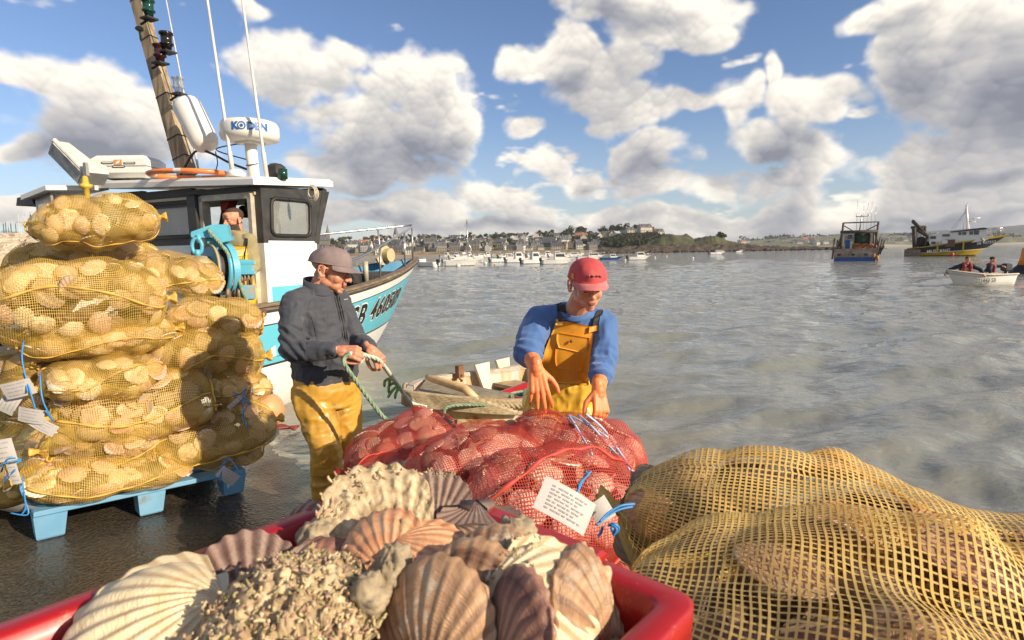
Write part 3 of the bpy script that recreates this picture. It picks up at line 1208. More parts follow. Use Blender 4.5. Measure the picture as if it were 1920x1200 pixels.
ROPEG = mat('green_rope', (.13, .24, .15), .85, (.30, .34, .24), 30, .8, bump=.002)
ROPEW = mat('pale_rope', (.60, .55, .44), .9, (.45, .38, .27), 20, .7)

HD = math.atan2(.914, .407)
BO = Vector((-3.85, 6.25, 0))
BM = Matrix.Translation(BO) @ Matrix.Rotation(HD, 4, 'Z')
XA, XB1, XB0 = -4.6, 5.1, 3.45


def sheer(x):
    return 1.22 + .02 * np.clip(x, -5, 0) ** 2 * .25 + .43 * (np.clip(x, 0, 5.1) / 5.1) ** 1.5


def hull_half(s, q):
    x1 = XA + s * (XB1 - XA)
    x0 = XA + s * (XB0 - XA)
    g = 1.36 * (1 - np.clip((x1 - .3) / (XB1 - .3), 0, 1) ** 2.1)
    w = 1.22 * (1 - np.clip((x0 + .8) / (XB0 + .8), 0, 1) ** 1.7)
    return w + (g - w) * np.clip(q, 0, 1) ** .85


def hull_pt(s, z, side=-1, off=0.0):
    """point of the hull side at station fraction s and height z"""
    x = XA + s * (XB1 - XA)
    for _ in range(4):
        zs = sheer(x)
        q = z / zs
        xe = XB0 + (XB1 - XB0) * np.clip(q, 0, 1) ** .9
        x = XA + s * (xe - XA)
    return Vector((x, side * (hull_half(s, q) + off), z))


def hull_xz(x, z, off=.006):
    q = z / sheer(x)
    xe = XB0 + (XB1 - XB0) * np.clip(q, 0, 1) ** .9
    s = (x - XA) / (xe - XA)
    return Vector((x, -(hull_half(s, q) + off), z))


def build_boat():
    boat = thing('fishing_boat', 'light blue and white fishing boat with black trimmed wheelhouse moored behind the men', 'fishing boat', mw=BM)
    N = 64
    S = np.linspace(0, 1, N)
    rows = [('k', -.5), ('b', 0.0), ('b', .30), ('b', .56), ('b', .585), ('b', .75), ('s', -.225), ('s', -.21), ('s', -.09), ('s', 0)]
    rm = [0, 0, 0, 2, 1, 1, 2, 0, 3]     # white, white, white, black line, blue, blue, white trim, white, wood rail
    for side, nm in ((-1, 'hull'), (1, 'hull')):
        pass
    V, Fc, mi = [], [], []
    for side in (-1, 1):
        o = len(V)
        for s in S:
            for typ, z in rows:
                if typ == 's':
                    x = XA + s * (XB1 - XA)
                    zz = sheer(x) + z
                    p = hull_pt(s, zz, side)
                else:
                    if z < 0:
                        p = hull_pt(s, 0.0, side)
                        p = Vector((p.x, p.y * .35, -.45))
                    else:
                        p = hull_pt(s, z, side)
                V.append(p)
        k = len(rows)
        for i in range(N - 1):
            for j in range(k - 1):
                a = o + i * k + j
                f = (a, a + k, a + k + 1, a + 1)
                Fc.append(f if side < 0 else f[::-1])
                mi.append(rm[j])
    me = mesh('hull', V, Fc, mi)
    link('hull', me, boat, [WHITE, LBLUE, BLACKP, WOODW])
    # transom
    tr = MB()
    L0 = [hull_pt(0, z, -1) for z in (0, .3, .56, .75, 1.2)]
    R0 = [hull_pt(0, z, 1) for z in (0, .3, .56, .75, 1.2)]
    for i in range(4):
        tr.add([L0[i], R0[i], R0[i + 1], L0[i + 1]], [(0, 1, 2, 3)], 0 if i < 2 else 1)
    tr.build('transom', [WHITE, LBLUE], boat)
    # bulwark inside and deck
    V, Fc = [], []
    for side in (-1, 1):
        o = len(V)
        for s in S:
            top = hull_pt(s, sheer(XA + s * (XB1 - XA)), side)
            low = hull_pt(s, sheer(XA + s * (XB1 - XA)) - .55, side)
            V += [Vector((top.x - .05, side * max(0, abs(top.y) - .09), top.z - .01)), Vector((low.x - .12, side * max(0, abs(low.y) - .10), top.z - .62))]
        for i in range(N - 1):
            a = o + i * 2
            f = (a, a + 1, a + 3, a + 2)
            Fc.append(f if side < 0 else f[::-1])
    link('bulwark', mesh('bulwark', V, Fc), boat, [DBLUE])
    V, Fc = [], []
    for i, s in enumerate(S):
        for side in (-1, 1):
            top = hull_pt(s, sheer(XA + s * (XB1 - XA)), side)
            low = hull_pt(s, sheer(XA + s * (XB1 - XA)) - .55, side)
            V.append(Vector((low.x - .10, side * max(0, abs(low.y) - .08), top.z - .60)))
    for i in range(N - 1):
        Fc.append((i * 2, i * 2 + 2, i * 2 + 3, i * 2 + 1))
    link('deck', mesh('deck', V, Fc), boat, [mat('deck_grey', (.20, .19, .17), .8, bump=.002)])
    # capping rail
    for side in (-1, 1):
        rings = []
        for s in np.linspace(0, 1, 50):
            p = hull_pt(s, sheer(XA + s * (XB1 - XA)), side)
            y0, y1 = side * (abs(p.y) + .025), side * max(0, abs(p.y) - .10)
            z = p.z
            rings.append([(p.x, y0, z - .018), (p.x, y0, z + .012), (p.x, y1, z + .018), (p.x, y1, z - .01)])
        MB().loft(rings, sm=False).build('capping_rail', WOODW, boat)
        rb = []
        for s in np.linspace(0, 1, 50):
            p = hull_pt(s, sheer(XA + s * (XB1 - XA)) - .07, side, .015)
            rb.append(p)
        MB().tube(rb, .012, 6).build('rubbing_strake', BLACKP, boat)
    # registration letters, white edge under black
    def wp(off):
        def f(p):
            x = 1.72 + p.x * 1.0
            return hull_xz(x, .735 + p.y + (p.x) * .072, off)
        return f
    lettering('letters', 'SB 460509', .42, None, WHITE, boat, offset=.028, shear=.12, warp=wp(.006), space=1.18)
    lettering('letters', 'SB 460509', .42, None, mat('letter_black', (.012, .014, .013), .5), boat, offset=.010, shear=.12, warp=wp(.012), space=1.18)

    # ---------------- wheelhouse
    S0 = -1.30                      # starboard side
    wall_z0 = .66
    P0 = -S0

    def roofz(x, y):
        return 2.43 + .045 * (y - S0) + .08 * np.clip(x, -1, 1.2)
    bz = 1.86                       # foot of the black band

    def panel(name, quad, mb_mats, thick=.05, hole=None, zsplit=None):
        pass
    w = MB()
    X0, X1, X1t = .26, 1.02, 1.16    # aft wall, front wall foot and head
    yd0, yd1 = S0 + .10, S0 + .86   # door opening
    T = .06
    # aft wall pieces: (y0, y1, z0, z1, material)
    top = 2.40

    def ax(y0, y1, z0, z1, m, x=X0, t=T):
        w.box((x + t / 2, (y0 + y1) / 2, (z0 + z1) / 2), (t, abs(y1 - y0), z1 - z0), m=m)
    ax(S0, yd0, wall_z0, 1.86, 0)
    ax(S0, yd0, 1.86, 2.44, 1)
    ax(yd1, 1.30, wall_z0, 1.86, 0)
    wy0, wy1, wz0, wz1 = S0 + 1.02, S0 + 1.86, 1.96, 2.30
    ax(yd1, wy0, 1.86, 2.46, 1)
    ax(wy1, 1.30, 1.86, 2.50, 1)
    ax(wy0, wy1, 1.86, wz0, 1)
    ax(wy0, wy1, wz1, 2.48, 1)
    ax(yd0, yd1, 2.36, 2.45, 1)
    # starboard side wall with window; narrow chamfer at the door post
    def side(x0, x1, z0, z1, m, y=S0, lean=0.0):
        w.box(((x0 + x1) / 2, y + .03, (z0 + z1) / 2), (x1 - x0, .06, z1 - z0), m=m)
    side(X0 + T, X1, wall_z0, 1.40, 2)
    side(X0 + T, X1, 1.40, 1.885, 0)
    wx0, wx1, az0, az1 = .38, .94, 1.94, 2.33
    side(X0 + T, wx0, 1.885, 2.46, 1)
    side(wx1, X1 + .03, 1.885, 2.46, 1)
    side(wx0, wx1, 1.885, az0, 1)
    side(wx0, wx1, az1, 2.46, 1)
    # raked front edge
    w.add([(X1 + .03, S0, 1.885), (X1t + .12, S0, 2.47), (X1 + .03, S0, 2.47), (X1 + .03, S0 + .06, 1.885), (X1t + .12, S0 + .06, 2.47), (X1 + .03, S0 + .06, 2.47)],
          [(0, 1, 2), (5, 4, 3), (0, 3, 4, 1), (1, 4, 5, 2), (2, 5, 3, 0)], 1)
    # port side wall and front
    w.box(((X0 + X1) / 2, P0 - .03, (wall_z0 + 1.86) / 2), (X1 - X0, .06, 1.86 - wall_z0), m=0)
    for (a, b) in ((X0, .38), (.90, X1)):
        w.box(((a + b) / 2, P0 - .03, 2.17), (b - a, .06, .62), m=1)
    w.box((.64, P0 - .03, 1.90), (.52, .06, .09), m=1)
    w.box((.64, P0 - .03, 2.42), (.52, .06, .12), m=1)
    w.box((X1 + .02, 0, (wall_z0 + 1.88) / 2), (.06, 2.5, 1.88 - wall_z0), m=0)
    for y in (-1.26, -.55, .2, .9, 1.26):
        w.box((X1 + .09, y, 2.18), (.07, .09, .66), rot=Matrix.Rotation(.28, 3, 'Y'), m=1)
    w.box((X1t + .04, 0, 2.46), (.1, 2.5, .10), m=1)
    w.build('wheelhouse_wall', [WHITE, BLACKP, LBLUE], boat)
    # inner lining seen through the door
    w = MB()
    w.box((.64, 0, 2.37), (.8, 2.46, .03))
    for y in (-.55, .2, .9):
        w.box((X1 + .02, y, 2.14), (.05, .13, .56), rot=Matrix.Rotation(.28, 3, 'Y'))
    w.box((X1 - .04, 0, 1.74), (.05, 2.4, .22))
    w.box((.80, -.35, 1.52), (.34, 1.5, .06))
    w.box((.92, 0, 1.2), (.03, 2.4, .9), m=1)
    w.box((.90, P0 - .09, 2.1), (.12, .04, .5))
    w.build('lining', [CREAM, mat('dark_interior', (.04, .03, .025), .8)], boat)
    # door frame
    w = MB()
    for y in (yd0 + .02, yd1 - .02):
        w.box((X0 + .0, y, (wall_z0 + 2.36) / 2), (.10, .05, 2.36 - wall_z0))
    w.box((X0 + .0, (yd0 + yd1) / 2, 2.345), (.10, yd1 - yd0, .05))
    w.build('door_frame', mat('door_frame_cream', (.55, .50, .40), .5, (.36, .32, .26), 8), boat)
    w = MB()
    w.box((X0 - .045, yd1 + .08, 1.85), (.08, .13, 1.1), bev=.02)
    w.build('sliding_door_edge', BLACKP, boat)
    # window panes with rounded frames
    def pane(name, c, axu, axv, hu, hv, m, fr=.022):
        r_ = .07
        loop = []
        for (sx, sy, a0) in ((1, 1, 0), (-1, 1, 90), (-1, -1, 180), (1, -1, 270)):
            for a in range(0, 91, 30):
                t_ = rad(a0 + a)
                loop.append(((hu - r_) * sx + math.cos(t_) * r_, (hv - r_) * sy + math.sin(t_) * r_))
        axu, axv, c = Vector(axu), Vector(axv), Vector(c)
        g = MB()
        nrm = axu.cross(axv).normalized()
        g.prism(loop, .008, c, axu, axv)
        o = g.build('window', m, boat)
        f = MB()
        f.tube([c + axu * a + axv * b + nrm * .012 for a, b in loop + loop[:2]], fr, 6, cap=False)
        f.build('frame', RUBBER, o)
        return o
    pane('w', (X0 - .006, (wy0 + wy1) / 2, (wz0 + wz1) / 2), (0, -1, 0), (0, 0, 1), (wy1 - wy0) / 2 - .0, (wz1 - wz0) / 2, GREYG)
    pane('w', ((wx0 + wx1) / 2, S0 + .012, (az0 + az1) / 2), (1, 0, 0), (0.06, 0, 1), (wx1 - wx0) / 2, (az1 - az0) / 2, PLANE_G)
    pane('w', (.64, P0 - .03, 2.15), (-1, 0, 0), (0, 0, 1), .24, .2, PLANE_G)
    for y, h in ((-.9, .31), (-.17, .32), (.55, .3), (1.08, .15)):
        g = MB()
        g.prism([(-h, -.26), (h, -.26), (h, .26), (-h, .26)], .008, (X1 + .09, y, 2.17), (0, 1, 0), (.28, 0, .96))
        g.build('window', glass('clean_glass', (.85, .9, .92), .08), boat)
    # steering wheel, seat and instruments behind the side window
    w = MB()
    c = Vector((.66, -.95, 2.02))
    w.tube([c + Vector((.02 * math.cos(a), .19 * math.cos(a), .19 * math.sin(a))) for a in [i * math.pi / 12 for i in range(25)]], .014, 6)
    for a in (0.5, 2.6, 4.7):
        w.tube([c, c + Vector((0, .19 * math.cos(a), .19 * math.sin(a)))], .01, 5)
    w.build('steering_wheel', RUBBER, boat)
    MB().box((.72, -.65, 2.24), (.1, .3, .14), bev=.02).build('instrument_box', RUBBER, boat)
    MB().box((.78, -.2, 1.62), (.16, .3, .2), bev=.02).build('instrument_box', RUBBER, boat)
    w = MB()
    w.prism([(-.17, 0), (.17, 0), (.0, .0), (-.1, -.12), (-.17, -.12)], .10, (.42, -.74, 2.35), (0, -1, 0), (0, 0, 1))
    w.build('red_cabin_box', REDP, boat)
    w = MB()
    w.box((.60, -.92, 2.28), (.12, .36, .13), bev=.02)
    w.tube([(.60, -1.08, 2.30), (.60, -1.14, 2.22), (.60, -1.08, 2.16)], .006, 5)
    w.build('radio', mat('radio_green', (.06, .08, .03), .5), boat)
    # roof slab, thick white edge
    rp = [(.12, S0 - .06), (1.26, S0 - .08), (1.38, -.8), (1.44, 0), (1.38, .8), (1.26, 1.36), (.12, 1.36)]
    N1 = []
    V = []
    for dz, k in ((0, 1.0), (.055, 1.0), (.085, .97)):
        V.append([((x - .7) * k + .7, y * k, roofz(x, y) + dz) for x, y in rp])
    w = MB()
    w.loft(V, sm=False)
    w.build('roof', WHITE, boat)
    # side shelter on the port quarter
    w = MB()
    w.box((-.02, 1.22, 2.14), (.56, .05, .62), m=1)
    w.box((-.02, 1.22, 1.3), (.56, .05, 1.06), m=0)
    w.box((-.30, 1.38, 1.65), (.05, .30, 1.70), m=2)
    w.box((-.325, 1.38, 2.1), (.02, .18, .5), m=0)
    w.loft([[(-.42, 1.12, 2.48), (-.42, 1.62, 2.40), (.24, 1.66, 2.50), (.24, 1.12, 2.54)], [(-.42, 1.12, 2.53), (-.42, 1.62, 2.45), (.24, 1.66, 2.55), (.24, 1.12, 2.59)]], m=0, sm=False)
    w.prism([(0, 0), (.36, 0), (.32, .09), (.05, .11)], .3, (-.15, 1.62, 2.36), (0, 1, 0), (0, 0, 1), 1)
    w.build('side_shelter', [WHITE, BLACKP, ALU], boat)
    # white chair back leaning in the recess
    w = MB()
    w.prism([(math.cos(a) * .13, math.sin(a) * .22) for a in [i * math.pi / 8 for i in range(16)]], .03, (.12, .92, 2.26), (0, 1, 0), (0, 0, 1))
    w.build('seat_shell', mat('cream_plastic', (.70, .66, .55), .4), boat)
    # ---------------- on the roof
    def roofp(px, py, Y):
        return BM.inverted() @ at(px, py, Y)

    def up(a, b):
        return [roofp(*a), roofp(*b)]
    # mast: tapered wooden spar, with lamps
    a, b = roofp(352, 330, 6.9), roofp(236, -80, 7.3)
    mast = MB()
    ax_ = (b - a).normalized()
    for (r0, r1) in ((.105, .075),):
        e1 = ax_.cross(Vector((0, 0, 1)).cross(ax_)).normalized()
        e1 = (BM.to_3x3().inverted() @ Vector((1, -.35, 0)))
        e1 = (e1 - ax_ * e1.dot(ax_)).normalized()
        e2 = ax_.cross(e1)
        mast.loft([[a + e1 * sx * r0 * .9 + e2 * sy * r0 * .6 for sx, sy in ((1, -1), (1, 1), (-1, 1), (-1, -1))],
                   [b + e1 * sx * r1 * .9 + e2 * sy * r1 * .6 for sx, sy in ((1, -1), (1, 1), (-1, 1), (-1, -1))]], sm=False)
    ms = mast.build('mast', mat('mast_wood', (.40, .31, .19), .75, (.17, .125, .08), 2.2, .8, bump=.003, bscale=30, stretch=(8, 8, 1)), boat)
    for t in (.08, .17, .36, .62, .8):
        w = MB()
        c = a.lerp(b, t)
        rr_ = .105 - .03 * t
        w.loft([[c + ax_ * d + e1 * sx * rr_ * .94 + e2 * sy * rr_ * .64 for sx, sy in ((1, -1), (1, 1), (-1, 1), (-1, -1))] for d in (-.008, .008)], cap=False, sm=False)
        w.build('lashing', RUBBER, ms)

    def navlight(c, m, s=1.0, horn=False):
        c = Vector(c)
        L = MB()
        L.lathe([(.001, -.09), (.04, -.085), (.045, -.05), (.062, -.045), (.065, -.03), (.05, -.02), (.052, .05), (.066, .055), (.064, .075), (.03, .085), (.001, .09)], c, 14)
        L.v = [tuple(c + (Vector(v) - c) * s) for v in L.v]
        o = L.build('navigation_lamp', m, boat)
        B = MB()
        B.box(c + Vector((0, 0, -.11 * s)), (.12 * s, .12 * s, .02))
        B.tube([c + Vector((0, 0, -.11 * s)), c + (a.lerp(b, .5) - a.lerp(b, .5)) + e1 * -.14 + Vector((0, 0, -.12))], .014, 5)
        B.build('bracket', RUBBER, o)
        return o
    navlight(roofp(278, 14, 6.8), mat('lamp_green', (.01, .06, .045), .15), 1.1)
    navlight(roofp(312, 76, 6.8), mat('lamp_black', (.015, .013, .012), .2), 1.15)
    navlight(roofp(299, 98, 6.8), mat('lamp_dark_red', (.05, .012, .01), .2), 1.1)
    navlight(roofp(334, 158, 6.8), glass('lamp_clear', (.8, .8, .8), .4), 1.0)
    w = MB()
    c = roofp(262, 54, 7.0)
    w.ball(c, (.05, .05, .03), 10)
    w.tube([c, c + Vector((.0, 0, -.12))], .012)
    w.build('deck_horn', mat('verdigris', (.13, .15, .07), .7), boat)
    # whip aerials
    for (p, q, Y, r_) in (((372, 318), (300, -60), 6.9, .009), ((437, 330), (380, -60), 6.2, .017), ((500, 332), (446, -60), 6.1, .016)):
        a1, b1 = roofp(p[0], p[1], Y), roofp(q[0], q[1], Y)
        w = MB()
        w.tube([a1, a1.lerp(b1, .12), a1.lerp(b1, .13), b1], [r_ * 1.5, r_ * 1.4, r_, r_ * .7], 7)
        w.build('whip_aerial', mat('aerial_white', (.72, .70, .66), .35), boat)
    # rolled white fender hanging on a line beside the mast
    a1, b1 = roofp(345, 188, 6.6), roofp(390, 278, 6.5)
    w = MB()
    d = (b1 - a1)
    Lf = d.length
    w.lathe([(.001, -.02), (.06, .0), (.13, .03), (.15, .08), (.145, Lf - .08), (.12, Lf - .02), (.06, Lf), (.001, Lf + .005)], a1, 20, axis=d)
    w.build('mast_fender', mat('white_tarpaulin', (.78, .76, .72), .5, (.70, .67, .60), 3, bump=.006, bscale=9), boat)
    w = MB()
    w.tube(cat_([roofp(338, 330, 6.8), roofp(365, 285, 6.7), roofp(392, 286, 6.5), roofp(430, 305, 6.5), roofp(470, 320, 6.5)]), .014, 6)
    w.tube(cat_([roofp(404, 284, 6.5), roofp(408, 305, 6.5), roofp(404, 322, 6.5)]), .006, 5)
    w.build('stay_line', RUBBER, boat)
    # radar dome on its post
    c = roofp(468, 246, 6.45)
    w = MB()
    w.lathe([(.001, -.12), (.22, -.12), (.29, -.10), (.305, -.05), (.305, .045), (.28, .085), (.2, .105), (.001, .11)], c, 40)
    dome = w.build('radar_dome', mat('dome_white', (.80, .78, .72), .35, (.74, .71, .64), 2), boat)
    w = MB()
    w.tube([c + Vector((0, 0, -.12)), c + Vector((.02, 0, -.62))], .062, 16)
    w.box(c + Vector((0, 0, -.13)), (.22, .22, .025))
    w.build('radar_post', WHITE, boat)
    w = MB()
    w.tube([c + Vector((0, 0, -.34 - .01)), c + Vector((0.003, 0, -.36))], .066, 12)
    w.tube(cat_([c + Vector((-.05, .05, -.13)), c + Vector((-.2, .3, -.2)), c + Vector((-.02, .06, -.3))]), .007, 5)
    w.build('cable', RUBBER, boat)
    # KODEN lettering wrapped on the dome, facing the camera
    cw = BM @ c
    toc = (BM.to_3x3().inverted() @ (Vector((0, 0, 0)) - Vector((cw.x, cw.y, 0)))).normalized()
    a0 = math.atan2(toc.y, toc.x)

    def wrap(p):
        an = a0 + .0 + (p.x - .19) / .307
        return Vector((c.x + .3085 * math.cos(an), c.y + .3085 * math.sin(an), c.z - .038 + p.y))
    BL = mat('logo_blue', (.02, .13, .42), .4)
    lettering('letters', 'K', .105, None, BL, dome, offset=.006, warp=lambda p: wrap(p + Vector((.01, 0, 0))))
    lettering('letters', 'DEN', .105, None, BL, dome, offset=.006, warp=lambda p: wrap(p + Vector((.165, 0, 0))))
    for r0, r1 in ((.030, .042), (0, .017)):
        w = MB()
        V, Fc = [], []
        for i in range(24):
            t = i * math.pi / 12
            V += [wrap(Vector((.115 + r0 * math.cos(t), .037 + r0 * math.sin(t), 0))), wrap(Vector((.115 + r1 * math.cos(t), .037 + r1 * math.sin(t), 0)))]
        for i in range(24):
            j = (i + 1) % 24
            Fc.append((2 * i, 2 * i + 1, 2 * j + 1, 2 * j))
        w.add(V, Fc)
        w.build('ring_logo', BL, dome)
    # black lamp housing at the front corner
    w = MB()
    w.box(roofp(518, 322, 6.3), (.14, .13, .17), bev=.03)
    o = w.build('side_light_housing', BLACKP, boat)
    w = MB()
    w.lathe([(.001, -.06), (.05, -.055), (.05, .05), (.001, .055)], roofp(530, 326, 6.15), 12)
    w.build('green_lens', mat('lens_green', (.01, .05, .03), .15), o)
    w = MB()
    w.lathe([(.001, -.03), (.09, -.03), (.09, .015), (.05, .045), (.001, .05)], roofp(443, 326, 6.1), 18)
    w.build('satellite_dome', WHITE, boat)
    # life raft case with its emblem
    c = roofp(243, 316, 6.9)
    w = MB()
    M_ = Matrix.Rotation(-HD + rad(2), 3, 'Z')
    w.box(c, (.62, .42, .25), rot=M_, bev=.05)
    lr = w.build('life_raft_case', WHITE, boat)
    w = MB()
    w.box(c, (.63, .43, .012), rot=M_)
    w.build('seam', mat('seam_grey', (.4, .4, .38), .6), lr)

    def emb(x, z, off=.218):
        return c + M_ @ Vector((x, -off, z))
    w = MB()
    for (x, z, W_, H_) in ((-.115, .035, .13, .022), (.135, .03, .13, .022), (.01, -.008, .14, .022)):
        w.add([emb(x - W_ / 2, z - H_ / 2), emb(x + W_ / 2, z - H_ / 2), emb(x + W_ / 2, z + H_ / 2), emb(x - W_ / 2, z + H_ / 2)], [(0, 1, 2, 3)], 0)
        w.add([emb(x - W_ / 2 + .01, z - .004, .2195), emb(x + W_ / 2 - .01, z - .004, .2195), emb(x + W_ / 2 - .01, z + .004, .2195), emb(x - W_ / 2 + .01, z + .004, .2195)], [(0, 1, 2, 3)], 1)
    w.add([emb(-.035, .01, .2192), emb(.05, .01, .2192), emb(.05, .068, .2192), emb(-.035, .068, .2192)], [(0, 1, 2, 3)], 2)
    w.add([emb(-.02 + .0, .02, .2205), emb(.02, .03, .2205), emb(.035, .06, .2205), emb(.0, .052, .2205)], [(0, 1, 2, 3)], 1)
    w.build('emblem', [mat('emblem_black', (.02, .02, .02), .5), WHITE, mat('emblem_orange', (.7, .3, .06), .5)], lr)
    w = MB()
    for k in range(5):
        w.tube(cat_([c + M_ @ Vector((-.3, -.1 + k * .04, .1 - k * .03)), c + M_ @ Vector((-.42, -.12, .02 - k * .02)), c + M_ @ Vector((-.33, -.2 + .05 * k, -.11))]), .007, 5)
    w.box(c + M_ @ Vector((-.43, -.15, -.04)), (.12, .06, .03))
    w.build('release_strap', RUBBER, lr)
    # life ring lying on the roof
    c = roofp(356, 327, 6.5)
    w = MB()
    for i in range(36):
        pass
    ring = [c + M_ @ Vector((.40 * math.cos(t), .30 * math.sin(t), 0)) for t in [k * math.pi / 18 for k in range(37)]]
    w.tube(ring, .046, 10, cap=False, flat=.62)
    w.m = [1 if (i // 10) % 9 == 0 and i < 360 else 0 for i in range(len(w.m))]
    w.build('life_ring', [ORANGE, mat('ring_tape', (.6, .58, .55), .4)], boat)
    # floodlight on the port corner: glass front looks left
    c = roofp(128, 305, 6.4)
    cr_ = BM.to_3x3().inverted()
    exx = cr_ @ Vector((.62, .1, -.78)).normalized()      # down the box
    nf = cr_ @ Vector((-.42, -.84, -.34)).normalized()       # glass faces this way
    ey = exx.cross(nf).normalized()
    RM = Matrix((exx, ey, nf)).transposed()
    w = MB()
    w.box(c, (.46, .26, .05), rot=RM, m=0, bev=.012)
    w.box(c + nf * .028, (.40, .20, .012), rot=RM, m=1)
    w.prism([(-.2, 0), (.22, 0), (.30, .17), (.2, .22), (.08, .13), (-.16, .08)], .22, c - nf * .025, exx, -nf, 0)
    w.build('floodlight', [mat('lamp_grey_paint', (.62, .60, .55), .4), mat('lamp_glass', (.30, .31, .32), .12, (.6, .6, .58), 14, .7)], boat)
    w = MB()
    q = roofp(163, 335, 6.3)
    w.tube([q + Vector((0, 0, .02)), q + Vector((0, 0, .16))], .012, 6)
    w.box(q + Vector((0, 0, .1)), (.03, .05, .14))
    w.build('lamp_bracket', ALU, boat)
    # yellow rescue light hanging at the roof edge
    q = roofp(161, 348, 5.9)
    w = MB()
    w.lathe([(.001, -.13), (.02, -.125), (.028, -.12), (.03, -.03), (.055, -.02), (.06, .01), (.03, .02), (.022, .09), (.001, .1)], q, 12)
    w.build('rescue_light', mat('yellow_plastic', (.80, .52, .07), .4), boat)
    # bow rails
    w = MB()
    pr = [(2.0, 1.86), (3.0, 1.98), (4.0, 2.10), (4.95, 2.18)]

    def gun(s_, side, dz=0, inn=.05):
        p = hull_pt(s_, sheer(XA + s_ * (XB1 - XA)), side)
        return Vector((p.x - .03, side * max(.02, abs(p.y) - inn), p.z + dz))
    rail_r = cat_([roofp(596, 443, 6.55), roofp(650, 436, 7.0)] + [], 3)
    s_list = [.575, .66, .74, .82, .90, .985]
    tops = {}
    # starboard rail: rises from the side deck to the bow
    SR = cat_([gun(.60, -1, .30), gun(.68, -1, .37), gun(.76, -1, .48), gun(.86, -1, .57), gun(.93, -1, .60), gun(.985, -1, .62)], 6)
    PR = cat_([gun(.50, 1, .60), gun(.6, 1, .60), gun(.72, 1, .61), gun(.85, 1, .62), gun(.985, 1, .62)], 6)
    w.tube(SR, .018, 8)
    w.tube(PR, .018, 8)
    w.tube([SR[-1], (SR[-1] + PR[-1]) / 2 + Vector((.03, 0, 0)), PR[-1]], .018, 8)
    o = w.build('bow_rail', STEEL, boat)
    for s_, side_, lean in ((.74, -1, .0), (.87, -1, 0), (.96, -1, .02), (.62, 1, 0), (.78, 1, 0), (.93, 1, 0)):
        ch = SR if side_ < 0 else PR
        base_ = gun(s_, side_, 0)
        tp = min(ch, key=lambda p: abs(p.x - base_.x - .03))
        w = MB()
        w.tube([base_, tp], .015, 8)
        w.build('stanchion', STEEL, o)
    # bow roller and coil
    w = MB()
    q = gun(.93, -1, .02)
    w.prism([(math.cos(a) * .17 - (.1 if math.cos(a) < 0 and math.sin(a) < 0 else 0), math.sin(a) * .17 + .1) for a in [i * math.pi / 10 for i in range(20)]], .04, (q.x - .15, .12, q.z + .02), (1, 0, 0), (0, 0, 1))
    w.prism([(math.cos(a) * .12, math.sin(a) * .12 + .1) for a in [i * math.pi / 10 for i in range(20)]], .1, (q.x - .15, .04, q.z + .02), (1, 0, 0), (0, 0, 1))
    w.build('bow_roller', mat('roller_cream', (.55, .45, .25), .6), boat)
    w = MB()
    w.box((3.2, -.0, 1.35), (1.2, .9, .18), bev=.04)
    w.box((1.6, .1, 1.45), (.7, 1.2, .35), bev=.05)
    w.build('foredeck_hatch', BLACKP, boat)
    for dy in (-.35, .35):
        MB().tube([(1.3, dy, 1.5), (1.3, dy, 1.72), (1.9, dy, 1.72), (1.9, dy, 1.5)], .02).build('hatch_rail', mat('fitting_cream', (.5, .45, .33), .5), boat)
    w = MB()
    w.tube([(2.9, -.5, 1.3), (2.9, -.5, 1.62)], .04, 8)
    w.build('mooring_post', mat('fitting_cream', (.5, .45, .33), .5), boat)
    # white coil of line at the roof corner
    q = BM.inverted() @ at(584, 360, 6.1)
    w = MB()
    for k in range(6):
        w.tube([q + Vector((.0 + .004 * k, (.045 + .006 * k) * math.cos(t), (.055 + .004 * k) * math.sin(t) - .02 * (k % 2))) for t in [i * math.pi / 8 for i in range(17)]], .006, 5)
    w.tube([q + Vector((0, 0, .04)), q + Vector((0, 0, .12))], .006, 5)
    w.build('line_coil', ROPEW, boat)
    return boat


boat = build_boat()
BI = BM.inverted()


